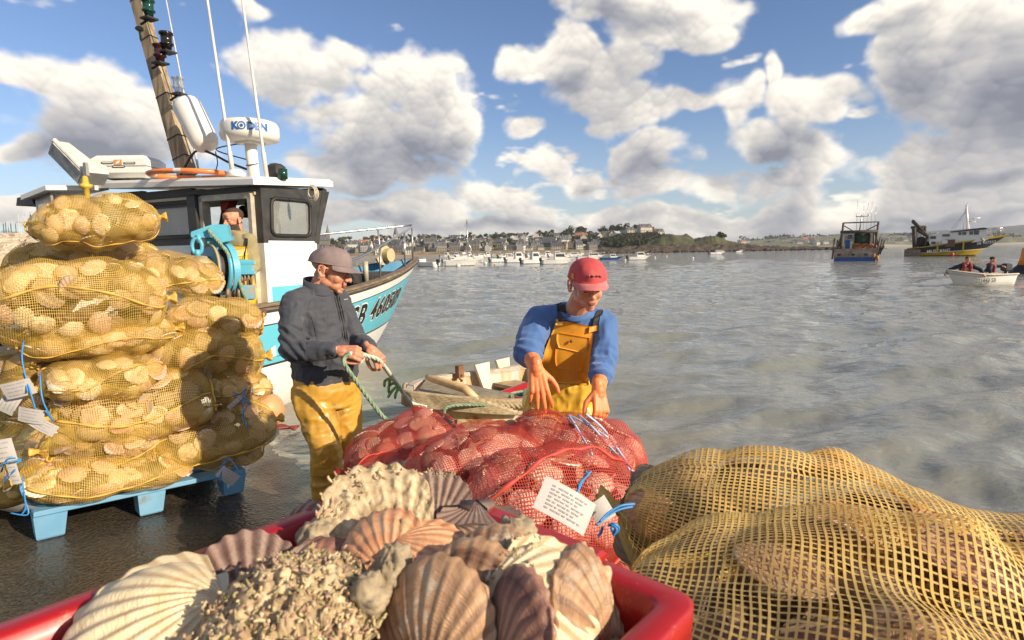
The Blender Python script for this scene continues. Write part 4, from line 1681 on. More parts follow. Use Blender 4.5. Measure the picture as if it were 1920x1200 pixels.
# winch and pulley standing on the starboard rail, a thing bolted on: part of the boat
def build_winch(boat):
    # local frame: u along the picture to the right, n toward the camera
    C0 = at(425, 505, 5.25)
    U = Vector((.95, .30, 0)).normalized()
    Nn = Vector((.30, -.95, 0)).normalized()
    Z = Vector((0, 0, 1))
    Mw = Matrix((U, -Nn, Z)).transposed().to_4x4()
    Mw.translation = C0
    Ml = BI @ Mw
    k = 5.25 / FPX

    def add(mb, name, m, parent=boat):
        mb.v = [tuple(Ml @ Vector(v)) for v in mb.v]
        return mb.build(name, m, parent)

    def p(px, py, d=0.0):
        return Vector(((px - 425) * k * .98, -d, (505 - py) * k))
    # big pulley wheel, turned so that its side and its groove show
    ax = Vector((-.86, -.50, .05)).normalized()
    c = p(408, 505)
    R_ = .222
    w = MB()
    w.lathe([(.001, -.01), (.03, -.012), (.04, .0), (R_ - .05, .012), (R_ - .02, -.01), (R_, -.01), (R_, .015), (R_ - .02, .02), (.001, .02)], c + ax * .05, 40, axis=ax)
    wh = add(w, 'pulley_wheel', mat('wheel_blue_worn', (.05, .25, .38), .45, (.10, .16, .19), 4, .8, col3=(.30, .27, .22), s3=5, a3=(.52, .72)))
    w = MB()
    w.tube([c + ax * .055 + (Quaternion((0, 0, 1), 0) @ v) for v in [Vector((0, 0, 0))] * 0] or [c, c + ax * .01], .01)
    w = MB()
    e1 = ax.cross(Vector((0, 0, 1))).normalized()
    e2 = ax.cross(e1)
    w.tube([c + ax * .062 + (e1 * math.cos(t) + e2 * math.sin(t)) * (R_ + .003) for t in [i * math.pi / 20 for i in range(41)]], .011, 6, cap=False)
    add(w, 'rim_edge', mat('rim_ochre', (.50, .35, .16), .7))
    w = MB()
    w.lathe([(.001, -.05), (R_ - .02, -.05), (R_ - .05, 0), (R_ - .02, .045), (.001, .045)], c, 40, axis=ax)
    add(w, 'rubber_groove', mat('brown_rubber', (.06, .035, .03), .7))
    w = MB()
    w.lathe([(.001, -.07), (R_ - .02, -.07), (R_ + .01, -.06), (R_ + .01, -.015), (R_ - .02, -.045), (.001, -.045)], c, 40, axis=ax)
    add(w, 'pulley_flange', WINCHB)
    # outer guard arc
    w = MB()
    rings = []
    for t in np.linspace(-1.55, 1.5, 26):
        d = e1 * -math.cos(t) * 1.0 + Vector((0, 0, 1)) * math.sin(t)
        if d.x < 0:
            d = d
        q = c - ax * .085 + (e1 * (1 if e1.x > 0 else -1) * math.cos(t) + Vector((0, 0, 1)) * math.sin(t)) * (R_ + .015)
        dr = (e1 * (1 if e1.x > 0 else -1) * math.cos(t) + Vector((0, 0, 1)) * math.sin(t))
        rings.append([q - ax * .028, q + ax * .028, q + ax * .028 + dr * .012, q - ax * .028 + dr * .012])
    w.loft(rings, sm=False)
    add(w, 'pulley_guard', WINCHB)
    # boom head above: faceted box
    w = MB()
    w.prism([((px - 425) * k, (505 - py) * k) for px, py in ((373, 441), (374, 436), (409, 423), (434, 423), (436, 444), (420, 447), (374, 446))], .15, (0, 0, 0), (1, 0, 0), (0, 0, 1))
    w.prism([((px - 425) * k, (505 - py) * k) for px, py in ((413, 446), (439, 444), (439, 452), (420, 457))], .19, (0, 0, 0), (1, 0, 0), (0, 0, 1))
    w.prism([((px - 425) * k, (505 - py) * k) for px, py in ((396, 446), (430, 446), (432, 470), (398, 470))], .10, (0, .03, 0), (1, 0, 0), (0, 0, 1))
    add(w, 'boom_head', WINCHB)
    # shackle and swivel
    w = MB()
    q = p(381, 462, .08)
    w.tube([q + Vector((.05 * math.cos(t) * .8, 0, .07 * math.sin(t))) for t in [i * math.pi / 8 for i in range(17)]], .017, 8, cap=False)
    w.tube([p(384, 442, .08), p(386, 456, .08)], .02, 8)
    w.tube([p(381, 468, .08), p(381, 482, .08)], .025, 8)
    add(w, 'shackle', WINCHB)
    w = MB()
    w.box(p(384, 490, .06), (.15, .12, .07), bev=.012)
    w.prism([((px - 425) * k, (505 - py) * k) for px, py in ((372, 480), (397, 480), (396, 505), (388, 512), (374, 500))], .06, (0, -.05, 0), (1, 0, 0), (0, 0, 1))
    add(w, 'hanger_block', WINCHB)
    # hydraulic motor to the right
    w = MB()
    w.tube([p(445, 502), p(470, 503)], .075, 14)
    w.box(p(459, 502, .0), (.12, .17, .14), bev=.02)
    w.box(p(460, 493), (.15, .18, .025))
    w.box(p(460, 512), (.15, .18, .025))
    add(w, 'hydraulic_motor', WINCHB)
    # foot with capstan rollers
    w = MB()
    for px, r_ in ((431, .072), (443, .05), (450, .07)):
        w.lathe([(.001, -.014), (r_, -.012), (r_, .012), (.001, .014)], p(px, 549, .08), 20, axis=(.93, -.3, 0))
    w.tube([p(427, 549, .07), p(455, 549, .07)], .03, 10)
    add(w, 'rope_rollers', mat('worn_steel', (.30, .24, .17), .5, (.16, .12, .09), 12, .7, metal=.4))
    w = MB()
    w.box(p(459, 549, .04), (.13, .14, .14), bev=.015)
    add(w, 'gear_box', mat('gear_flaked', (.40, .33, .26), .6, (.12, .40, .52), 6, .9))
    w = MB()
    w.tube([p(431, 556), p(433, 590)], .06, 10)
    w.box(p(436, 590), (.5, .2, .06))
    w.tube([p(462, 525), p(464, 545)], .012)
    for x in (447, 452, 458, 465):
        w.tube(cat_([p(x, 512), p(x + 3, 528, .04), p(x, 545)]), .010, 6)
    add(w, 'winch_foot', RUST)
    # rope over the head down to the rail
    w = rope_mb(cat_([p(402, 432, .1), p(408, 440, .12), p(430, 470, .14), p(443, 500, .14), p(452, 540, .14), p(459, 560, .14), p(461, 580, .10)], 5), .016, turns=14)
    add(w, 'hauling_rope', ROPEG)


build_winch(boat)

# fender buoy afloat between the boat and the pallet
fb = thing('buoy', 'big round orange fender buoy lying against the boat behind the pallet of bags', 'buoy', tuple(at(497, 770, 5.0)))
w = MB()
w.ball((0, 0, 0), (.165, .165, .17), 24)
w.build('ball', mat('orange_buoy', (.85, .27, .10), .45, (.80, .33, .16), 4, .6), fb)
w = MB()
w.lathe([(.001, .0), (.06, .0), (.045, .05), (.03, .08), (.001, .085)], (.02, 0, .155), 14)
w.build('neck', mat('buoy_neck', (.10, .13, .17), .5), fb)
o = MB()
_q = atz(525, 803, .03)
for k in range(5):
    o.tube(cat_([_q + Vector((-.12 + .05 * k, .01 * k, -.01)), _q + Vector((.0, .05 - .03 * k, .02)), _q + Vector((.16, -.04 + .03 * k, -.005))]), .012, 5)
tag(o.build('seaweed_tangle', mat('red_weed', (.25, .04, .03), .5)), 'dark red tangle of weed on the wet ground beside the orange buoy', 'seaweed')

# ------------------------------------------------------------------ scallops
def shell_material(name, cols, band, scale=1.0, dirt=(.30, .24, .16), rnd=.35, rough=.5):
    m = bpy.data.materials.new(name)
    m.use_nodes = True
    nt = m.node_tree
    b = nt.nodes['Principled BSDF']
    b.inputs['Roughness'].default_value = rough
    uv = nt.nodes.new('ShaderNodeUVMap')
    sp = nt.nodes.new('ShaderNodeSeparateXYZ')
    nt.links.new(uv.outputs[0], sp.inputs[0])
    oi = nt.nodes.new('ShaderNodeObjectInfo')
    tc = nt.nodes.new('ShaderNodeTexCoord')
    # growth bands by distance from the hinge
    cb = n_(nt, 'ShaderNodeCombineXYZ')
    nt.links.new(math_(nt, 'MULTIPLY', sp.outputs[1], 5.0), cb.inputs[0])
    nt.links.new(math_(nt, 'MULTIPLY', oi.outputs['Random'], 40), cb.inputs[1])
    nb = n_(nt, 'ShaderNodeTexNoise', noise_dimensions='2D', i_Scale=1.3, i_Detail=5.0)
    nt.links.new(cb.outputs[0], nb.inputs['Vector'])
    n2 = n_(nt, 'ShaderNodeTexNoise', i_Scale=16.0 * scale, i_Detail=6.0)
    nt.links.new(tc.outputs['Object'], n2.inputs['Vector'])
    cr = nt.nodes.new('ShaderNodeValToRGB')
    e = cr.color_ramp.elements
    e[0].position, e[1].position = .25, .78
    e[0].color, e[1].color = (*cols[0], 1), (*cols[-1], 1)
    for i, c in enumerate(cols[1:-1]):
        q = e.new(.25 + .53 * (i + 1) / (len(cols) - 1))
        q.color = (*c, 1)
    f = math_(nt, 'ADD', math_(nt, 'MULTIPLY', nb.outputs['Fac'], .75), math_(nt, 'MULTIPLY', n2.outputs['Fac'], .25))
    f = math_(nt, 'ADD', f, math_(nt, 'MULTIPLY', math_(nt, 'SUBTRACT', oi.outputs['Random'], .5), rnd))
    nt.links.new(f, cr.inputs[0])
    # darker grooves between the ribs, fine lines along them
    w = math_(nt, 'SINE', math_(nt, 'MULTIPLY', sp.outputs[0], 2 * math.pi * 13))
    gr = smooth(nt, w, -.9, .1)
    mx = n_(nt, 'ShaderNodeMix', data_type='RGBA')
    nt.links.new(gr, mx.inputs['Factor'])
    mg = n_(nt, 'ShaderNodeMix', data_type='RGBA')
    mg.inputs['Factor'].default_value = .5
    nt.links.new(cr.outputs[0], mg.inputs['A'])
    mg.inputs['B'].default_value = (*band, 1)
    nt.links.new(mg.outputs['Result'], mx.inputs['A'])
    nt.links.new(cr.outputs[0], mx.inputs['B'])
    nd = n_(nt, 'ShaderNodeTexNoise', i_Scale=9.0 * scale, i_Detail=8.0, i_Roughness=.7)
    nt.links.new(vmath(nt, 'ADD', tc.outputs['Object'], oi.outputs['Random']), nd.inputs['Vector'])
    md = n_(nt, 'ShaderNodeMix', data_type='RGBA')
    nt.links.new(smooth(nt, nd.outputs['Fac'], .55, .68), md.inputs['Factor'])
    nt.links.new(mx.outputs['Result'], md.inputs['A'])
    md.inputs['B'].default_value = (*dirt, 1)
    nt.links.new(md.outputs['Result'], b.inputs['Base Color'])
    bn = n_(nt, 'ShaderNodeBump', i_Strength=.9, i_Distance=.0012)
    st = n_(nt, 'ShaderNodeTexNoise', noise_dimensions='2D', i_Scale=1.0, i_Detail=4.0)
    nt.links.new(vmath(nt, 'MULTIPLY', uv.outputs[0], (30, 70, 1)), st.inputs['Vector'])
    nt.links.new(st.outputs['Fac'], bn.inputs['Height'])
    nt.links.new(bn.outputs[0], b.inputs['Normal'])
    return m


SH_BAG = [shell_material('shell_cream', [(.66, .54, .36), (.80, .72, .56), (.76, .67, .50)], (.38, .24, .12)),
          shell_material('shell_pink', [(.60, .36, .27), (.72, .56, .42), (.55, .30, .22)], (.34, .16, .11)),
          shell_material('shell_brown', [(.26, .16, .10), (.42, .30, .19), (.58, .46, .30)], (.15, .08, .05))]


def scallop_mesh(name, na=60, nv=14, ribs=13, r=.06, depth=.020, flat=False, closed=True, crust=0.0, seed=0, wob=.0, ridge=.0016):
    """fan shell: hinge at the origin, fan along +y, convex side +z"""
    rs = np.random.RandomState(seed)
    ph = np.linspace(-1, 1, na)
    vv = np.linspace(0, 1, nv) ** .8
    PH, VV = np.meshgrid(ph, vv, indexing='ij')
    ang = PH * rad(74)
    Rf = 2 * r * np.cos(np.abs(ang)) ** .52 * (1 - .10 * np.abs(PH) ** 3)
    Rf *= 1 + wob * vnoise(np.stack([PH * 3, PH * 0 + seed], -1), 1.0, seed)
    rib = np.cos(PH * math.pi * ribs)
    edge = 1 + .013 * rib * VV ** 3 - .01
    x = Rf * VV * np.sin(ang) * edge
    y = Rf * VV * np.cos(ang) * edge
    rho = np.clip(np.hypot(x, y - r) / r, 0, 1.0)
    bulge = np.clip(1 - rho ** 2, 0, 1) ** .62
    grow = np.interp(VV, np.linspace(0, 1, 12), np.cumsum(np.r_[0, rs.rand(11)]) * 0 + rs.rand(12)) * .0018
    amp = ridge * .75 * (.15 + VV) * (r / .06)
    crs = crust * fbm(np.stack([x, y, y * 0 + seed], -1), 130, 4, seed) + crust * .8 * np.clip(fbm(np.stack([x, y, y * 0 + seed + 5], -1), 55, 3, seed + 3), 0, 1)
    if flat:
        z1 = .002 + .06 * depth * bulge - .004 * np.sin(VV * 3) + amp * rib + crs
    else:
        z1 = .001 + depth * bulge + amp * rib * np.clip(bulge * 2, .3, 1) + grow * bulge + crs
    z2 = -.0025 - (0.004 * bulge if (closed and not flat) else .001) - (amp * .6 * rib if closed else 0)
    if not closed:
        z2 = z1 - .0028
    top = np.stack([x, y, z1], -1).reshape(-1, 3)
    bot = np.stack([x * .995, y * .995, z2 + 0 * x], -1).reshape(-1, 3)
    V = np.concatenate([top, bot])
    F1 = grid_faces(na, nv)
    F2 = grid_faces(na, nv, off=na * nv)[:, ::-1]
    # rim between the valves
    e = np.arange(na - 1) * nv + nv - 1
    F3 = np.stack([e, e + nv, e + nv + na * nv, e + na * nv], -1)
    Fc = np.concatenate([F1, F2, F3])
    # ears
    n0 = len(V)
    er = r * .42
    t = .0016
    ears = []
    for sx in (-1, 1):
        q = [(0, -.002, 0), (sx * er * 1.05, -.001, 0), (sx * er * 1.1, r * .22, 0), (sx * er * .55, r * .42, .0)]
        ears += [(a, b_, c + t + .002) for a, b_, c in q] + [(a, b_, c - t) for a, b_, c in q]
    V = np.concatenate([V, np.array(ears)])
    ef = []
    for k in range(2):
        o = n0 + k * 8
        ef += [(o, o + 1, o + 2, o + 3), (o + 7, o + 6, o + 5, o + 4), (o + 1, o + 5, o + 6, o + 2), (o, o + 4, o + 5, o + 1), (o + 2, o + 6, o + 7, o + 3)]
    Fc = np.concatenate([Fc, np.array(ef)])
    me = mesh(name, V, Fc)
    uvl = me.uv_layers.new(name='UVMap')
    U = np.concatenate([np.stack([(PH + 1) / 2, VV], -1).reshape(-1, 2)] * 2 + [np.tile([[.02, .1]], (16, 1))])
    li = np.empty(len(me.loops), dtype=np.int32)
    me.loops.foreach_get('vertex_index', li)
    uvl.data.foreach_set('uv', U[li].astype(np.float32).ravel())
    return me


BAGSHELL = []
for k in range(6):
    for mi_ in range(3):
        me_ = scallop_mesh('bag_scallop', 40, 7, 13, .055 + .006 * (k % 3), .021 if k % 2 == 0 else .012, flat=(k % 3 == 2), seed=k, wob=.05, ridge=.0020)
        me_.materials.append(SH_BAG[mi_])
        BAGSHELL.append(me_)
# low cost version for the shells deep inside a bag
LOWSH = scallop_mesh('deep', 14, 4, 13, .055, .02, seed=3)
_lv = np.array([v.co[:] for v in LOWSH.vertices])
_lf = [tuple(p.vertices) for p in LOWSH.polygons]


def net_material(name, c1, c2, tr=.35):
    m = mat(name, c1, .55, c2, 20, .6, trans=tr)
    return m


NETY = net_material('yellow_net', (.84, .60, .14), (.74, .49, .11))
NETR = net_material('red_net', (.72, .11, .07), (.60, .07, .055), .3)
TWINE = mat('blue_twine', (.03, .20, .50), .5, (.05, .28, .62), 30)
PAPER = mat('paper_tag', (.56, .53, .51), .7, (.47, .45, .43), 8)
INK = mat('tag_print', (.38, .36, .36), .8)


class Bag:
    """pillow-shaped net bag of scallops; u runs along it, th round it"""

    def __init__(s, L, b, c, seed, nsh=34, lump=1.0, peak=0.0):
        s.L, s.b, s.c, s.seed = L, b, c, seed
        rs = np.random.RandomState(seed)
        s.rs = rs
        # shell seats: spread over the surface
        pts = []
        tries = 0
        dmin = .088
        s.seats = []
        while len(pts) < nsh and tries < 3000:
            tries += 1
            u = rs.uniform(-.90, .90)
            th = rs.uniform(0, 2 * math.pi)
            p = s.base(np.array([u]), np.array([th]))[0]
            if all(np.linalg.norm(p - q) > dmin for q in pts):
                pts.append(p)
                s.seats.append((u, th))
        s.P = np.array(pts)
        s.lump = lump
        s.peak = peak

    def prof(s, u):
        return np.clip(1 - np.abs(u) ** 2.5, 0, 1) ** .55

    def base(s, u, th):
        w = s.prof(u)
        w = .10 + .90 * w
        ct, st = np.cos(th), np.sin(th)
        e = .82
        cy = np.sign(ct) * np.abs(ct) ** e
        cz = np.sign(st) * np.abs(st) ** e
        x = u * s.L / 2
        # seam end spreads wide and flat, tied end gathers
        wide = np.where(u > 0, w ** .55, w)
        thin = np.where(u > 0, w ** 1.15, w)
        sag = .10 * s.c * vnoise(np.stack([u * 2, u * 0], -1), 1.3, s.seed + 5)
        y = s.b * cy * wide
        z = s.c * cz * thin + sag
        P = np.stack([x, y, z], -1)
        n = np.stack([x * 0, cy * s.c, cz * s.b], -1)
        n /= np.linalg.norm(n, axis=-1, keepdims=True) + 1e-9
        P = P + n * (.030 * fbm(P + s.seed * 3.1, 5.0, 2, s.seed) * w)[..., None]
        return P

    def net(s, u, th):
        P = s.base(u, th)
        ct, st = np.cos(th), np.sin(th)
        n = np.stack([u * 0, ct * s.c, st * s.b], -1)
        n /= np.linalg.norm(n, axis=-1, keepdims=True) + 1e-9
        h = np.zeros(u.shape)
        for q, k in zip(s.P, range(len(s.P))):
            d = np.linalg.norm(P - q, axis=-1)
            h = np.maximum(h, np.clip(1 - (d / .085) ** 1.5, 0, 1) * (.6 + .4 * ((k * 37) % 10) / 10))
        pk = 0
        if s.peak:
            for q in s.P[::4]:
                d = np.linalg.norm((P - q) * np.array([.8, 1, 1]), axis=-1)
                pk = np.maximum(pk, np.clip(1 - d / .17, 0, 1) ** 1.25)
        w = s.prof(u)
        # ruffles where the net is gathered
        ruf = np.clip((np.abs(u) - .86) / .14, 0, 1)
        r2 = .010 * ruf * np.sin(th * 9 + 3 * vnoise(np.stack([u * 6, th], -1), 1.5, s.seed))
        return P + n * ((.004 + .024 * s.lump * h + s.peak * pk) * (.35 + .65 * w) + r2)[..., None]

    def strands(s, pitch, width, ext=1.10):
        """net of crossing threads as thin ribbons lying on the surface"""
        per = math.pi * (3 * (s.b + s.c) - math.sqrt((3 * s.b + s.c) * (s.b + 3 * s.c))) * 1.02
        nt_ = max(12, int(per / pitch))
        nu = max(12, int(s.L * 1.08 / pitch))
        u = np.linspace(-1, 1, nu)
        th = np.arange(nt_) * 2 * math.pi / nt_
        U, T = np.meshgrid(u, th, indexing='ij')
        Uw = U + .006 * vnoise(np.stack([U * 5, T * 2], -1), 1.5, s.seed + 9)
        Tw = T + .05 * vnoise(np.stack([U * 4, np.cos(T), np.sin(T)], -1), 1.4, s.seed + 11)
        P = s.net(np.clip(Uw, -1, 1), Tw)
        V, Fs = [], []
        off = 0
        # along th (rings) and along u
        dU = np.gradient(P, axis=0)
        dT = (np.roll(P, -1, 1) - np.roll(P, 1, 1)) / 2
        eU = dU / (np.linalg.norm(dU, axis=-1, keepdims=True) + 1e-9)
        eT = dT / (np.linalg.norm(dT, axis=-1, keepdims=True) + 1e-9)
        N = np.cross(eU, eT)
        for (e, wu, wv, k) in ((eU, False, True, 0), (eT, False, False, 1)):
            A = P - e * width / 2 + N * .0006 * k
            B = P + e * width / 2 + N * .0006 * k
            V += [A.reshape(-1, 3), B.reshape(-1, 3)]
            n_tot = nu * nt_
            ids = np.arange(n_tot).reshape(nu, nt_)
            if k == 0:
                a, b = ids, np.roll(ids, -1, 1)
            else:
                a, b = ids[:-1], ids[1:]
            a, b = a.ravel(), b.ravel()
            Fs.append(np.stack([a + off, b + off, b + off + n_tot, a + off + n_tot], -1))
            off += 2 * n_tot
        return np.concatenate(V), np.concatenate(Fs)


BAGCACHE = {}


def bag_proto(key, L, b, c, seed, netm, nsh, pitch=.0105, width=.0026, nlow=44, hi=None, lump=1.0, peak=0.0):
    """one filled bag built about its own centre; returns its root"""
    B = Bag(L, b, c, seed, nsh, lump=lump, peak=peak)
    root = thing('scallop_bag', 'x', 'bag')
    V, Fc = B.strands(pitch, width)
    me = mesh('net', V, Fc)
    link('net', me, root, [netm])
    rs = random.Random(seed)
    # sewn hem along the wide end, knotted gather at the other
    hem = MB()
    th = np.linspace(0, 2 * math.pi, 60, endpoint=False)
    for (uu, r_) in ((.985, .007),):
        Q = B.net(np.full(60, uu), th)
        Q[:, 0] += .012
        hem.tube([Vector(q) for q in Q] + [Vector(Q[0])], r_, 6, cap=False)
    hem.build('hem', netm, root)
    for th0 in (2.9, 5.0):
        uu = np.linspace(-.93, .96, 44)
        Q = B.net(uu, th0 + .35 * np.sin(uu * 2.2 + seed) + 0 * uu)
        sm = MB()
        sm.tube([Vector(q) * 1.02 for q in Q], [.0065 + .003 * math.sin(i * .9) for i in range(44)], 6, flat=.5)
        sm.build('seam', netm, root)
    kn = MB()
    x0 = -L / 2
    rings = []
    for i, (dx, r_) in enumerate(((.03, .035), (0, .018), (-.015, .014), (-.03, .024), (-.05, .034), (-.055, .030))):
        rings.append([Vector((x0 + dx, math.cos(a) * r_ * (1 + .3 * math.sin(a * 5 + i)), math.sin(a) * r_ * (1 + .3 * math.sin(a * 5 + i)))) for a in [k * math.pi / 9 for k in range(18)]])
    kn.loft(rings)
    kn.build('gathered_neck', netm, root)
    # shells against the net
    for i, ((u, t), p) in enumerate(zip(B.seats, B.P)):
        me = BAGSHELL[rs.randrange(len(BAGSHELL))] if hi is None else hi[rs.randrange(len(hi))]
        o = bpy.data.objects.new('scallop', me)
        COL.objects.link(o)
        o.parent = root
        n = Vector((0, math.cos(t) * c, math.sin(t) * b)).normalized()
        n = (n + Vector((1.1 * u * abs(u) ** 3, 0, 0))).normalized()
        n = (n + Vector((rs.uniform(-1, 1), rs.uniform(-1, 1), rs.uniform(-1, 1))) * .26).normalized()
        q = n.to_track_quat('Z', 'Y') @ Quaternion((0, 0, 1), rs.uniform(0, 6.28))
        if rs.random() < .2:
            q = q @ Quaternion((1, 0, 0), math.pi)
        s_ = rs.uniform(.82, 1.05) * (.72 if nsh > 40 and L < .5 else 1)
        cen = Vector(p) - n * (.024 - (peak * .75 if i % 4 == 0 else 0))
        o.rotation_mode = 'QUATERNION'
        o.rotation_quaternion = q
        o.scale = (s_,) * 3
        o.location = cen - q @ Vector((0, .055 * s_, 0))
    # the rest of the catch, deeper in
    VV, FF = [], []
    off = 0
    for i in range(nlow):
        while True:
            u, v_, w_ = rs.uniform(-.92, .92), rs.uniform(-1, 1), rs.uniform(-1, 1)
            if v_ * v_ + w_ * w_ < 1 and abs(u) < .93:
                break
        pr = float(B.prof(np.array([u]))[0])
        p = Vector((u * L / 2, v_ * b * .72 * pr, w_ * c * .72 * pr))
        q = Quaternion((rs.gauss(0, 1), rs.gauss(0, 1), rs.gauss(0, 1), rs.gauss(0, 1))).normalized()
        Rm = np.array(q.to_matrix())
        vv = (_lv - np.array([0, .055, 0])) @ Rm.T + np.array(p)
        VV.append(vv)
        FF += [tuple(i_ + off for i_ in f) for f in _lf]
        off += len(vv)
    me = bpy.data.meshes.new('inner_shells')
    me.from_pydata(np.concatenate(VV).tolist(), [], FF)
    me.update()
    uvl = me.uv_layers.new(name='UVMap')
    o = link('inner_shells', me, root, [SH_BAG[2]])
    o['kind'] = 'stuff'
    BAGCACHE[key] = (root, B)
    return root


used_bag = set()


def put_bag(key, A, Bp, up_tilt=0.0, roll=0.0, label='', group=None, scale_t=1.0, flip=False):
    """lay a copy of bag `key` with its ends at A and Bp"""
    root, B = BAGCACHE[key]
    o = root if key not in used_bag else copy_tree(root)
    used_bag.add(key)
    A, Bp = Vector(A), Vector(Bp)
    if flip:
        A, Bp = Bp, A
    x = (Bp - A)
    Ls = x.length / B.L
    x.normalize()
    z = Vector((0, 0, 1))
    z = (z - x * z.dot(x)).normalized()
    y = z.cross(x)
    Rm = Matrix((x, y, z)).transposed()
    Rm = Rm @ Matrix.Rotation(roll, 3, 'X')
    M = Matrix.Translation((A + Bp) / 2) @ Rm.to_4x4() @ Matrix.Diagonal((Ls * 1.03, scale_t, scale_t * .96, 1))
    o.matrix_world = M
    tag(o, label, 'bag', group)
    return o


bag_proto('a', .86, .23, .165, 1, NETY, 46)
bag_proto('b', .78, .22, .125, 2, NETY, 40)
bag_proto('c', .72, .21, .135, 3, NETY, 38)
bag_proto('d', .60, .20, .150, 4, NETY, 34)
GY = 'yellow net bags stacked on the blue pallet'
# (kind, left end, right end (px, py, Y), thickness scale, roll, flip, label)
LEFT = [
    ('a', (62, 428, 3.45), (296, 408, 3.75), 0.95, .1, True, 'yellow net bag of scallops on the very top of the stack'),
    ('b', (8, 505, 3.62), (300, 500, 4.1), 0.88, 1.6, False, 'yellow net bag partly covered by the top bag at the back of the stack'),
    ('c', (232, 505, 3.85), (410, 520, 4.25), 0.99, .5, False, 'yellow net bag right of the top bag with its end beside the blue winch'),
    ('a', (-25, 578, 3.1), (308, 560, 3.66), 1.14, 1.2, True, 'biggest yellow net bag bulging out over the left side of the stack'),
    ('d', (304, 602, 3.80), (487, 606, 4.1), 0.86, 2.1, False, 'yellow net bag with a hem along its front high on the right of the stack'),
    ('b', (40, 642, 3.28), (324, 616, 3.75), 0.99, 3.0, True, 'long flat yellow net bag squeezed under the biggest bag'),
    ('c', (75, 728, 3.2), (294, 690, 3.66), 1.06, .0, False, 'rounded yellow net bag with a bright hem in the middle of the left column'),
    ('b', (275, 690, 3.75), (492, 668, 4.2), 1.28, .9, True, 'wide shaded yellow net bag in the middle of the right column'),
    ('b', (98, 785, 3.24), (392, 740, 3.8), 0.99, 4.2, False, 'long yellow net bag just below the rounded one in the left column'),
    ('d', (382, 728, 3.88), (500, 722, 4.22), 0.77, .4, False, 'small yellow net bag tied with blue twine on the right of the stack'),
    ('c', (78, 846, 3.2), (314, 815, 3.65), 0.86, 5.2, False, 'yellow net bag with a long loose hem second from the bottom left'),
    ('b', (290, 830, 3.62), (514, 786, 4.12), 0.97, 2.4, True, 'long shaded yellow net bag jutting out low on the right of the stack'),
    ('b', (40, 902, 3.14), (352, 858, 3.76), 0.99, .3, False, 'bottom left yellow net bag lying along the front edge of the blue pallet'),
    ('d', (350, 844, 3.7), (487, 836, 4.08), 0.67, 1.2, False, 'small shaded yellow net bag on the right corner of the blue pallet'),
    ('c', (-45, 800, 3.75), (90, 742, 3.3), 0.97, 2.2, False, 'yellow net bag end-on behind the white paper tags at the left of the stack'),
    ('c', (-40, 870, 3.7), (96, 835, 3.25), 0.88, 1.2, False, 'yellow net bag end-on low on the left side of the stack'),
    ('d', (-20, 925, 3.6), (100, 890, 3.2), 0.70, .2, False, 'lowest yellow net bag on the left side of the pallet'),
    ('c', (-20, 715, 3.75), (90, 680, 3.35), 0.88, 3.2, False, 'yellow net bag end-on at the left above the paper tags'),
]
for (k, a, b_, sc, ro, fl, lab) in LEFT:
    put_bag(k, at(*a), at(*b_), roll=ro, label=lab, group=GY, scale_t=sc, flip=fl)
for i in range(6):
    z = .36 + .26 * (i // 2)
    y0 = .28 if i % 2 else .0
    c = Vector((-2.75 - .25 + y0 * .2, 4.05 + y0, z))
    put_bag('b', c + Vector((-.28, -.28, 0)), c + Vector((.35, .35, 0)), roll=i, label='yellow net bag hidden in the back of the stack', group=GY, scale_t=1.1)

# pallet: blue plastic, deck boards and nine feet
PB = mat('pallet_blue', (.12, .30, .48), .55, (.18, .38, .56), 3, .7, col3=(.20, .19, .17), s3=6, a3=(.56, .74), bump=.001)


def ground_pt(px, py):
    z = 0.0
    for _ in range(8):
        p = atz(px, py, z)
        z = float(ramp_z(p.x, p.y))
    return p


pa, pb = ground_pt(85, 1003), ground_pt(432, 922)
px_ = (pb - pa).normalized()
py_ = Vector((0, 0, 1)).cross(px_).normalized()
pz_ = px_.cross(py_)
PM = Matrix((px_, py_, pz_)).transposed().to_4x4()
PM.translation = pa - px_ * .06 - py_ * .10
PL = (pb - pa).length + .13
PM = PM @ Matrix.Diagonal((1, 1, 1.18, 1))
pal = thing('pallet', 'light blue plastic pallet under the stack of yellow net bags', 'pallet', mw=PM)
for ix in range(3):
    for iy in range(3):
        w = MB()
        fx = .075 + (PL - .15) * ix / 2
        fy = .07 + (1.05) * iy / 2
        w.loft([[(fx + sx * a, fy + sy * b2, z) for sx, sy in ((1, -1), (1, 1), (-1, 1), (-1, -1))] for z, a, b2 in ((0.004, .058, .05), (.012, .065, .056), (.125, .078, .066))], sm=False)
        w.build('foot', PB, pal)
for iy in range(7):
    w = MB()
    w.box((PL / 2, .07 + 1.05 * iy / 6, .138), (PL, .12, .026), bev=.004)
    w.build('board', PB, pal)
for ix in range(3):
    w = MB()
    w.box((.075 + (PL - .15) * ix / 2, .595, .1195), (.13, 1.17, .010))
    w.build('bearer', PB, pal)


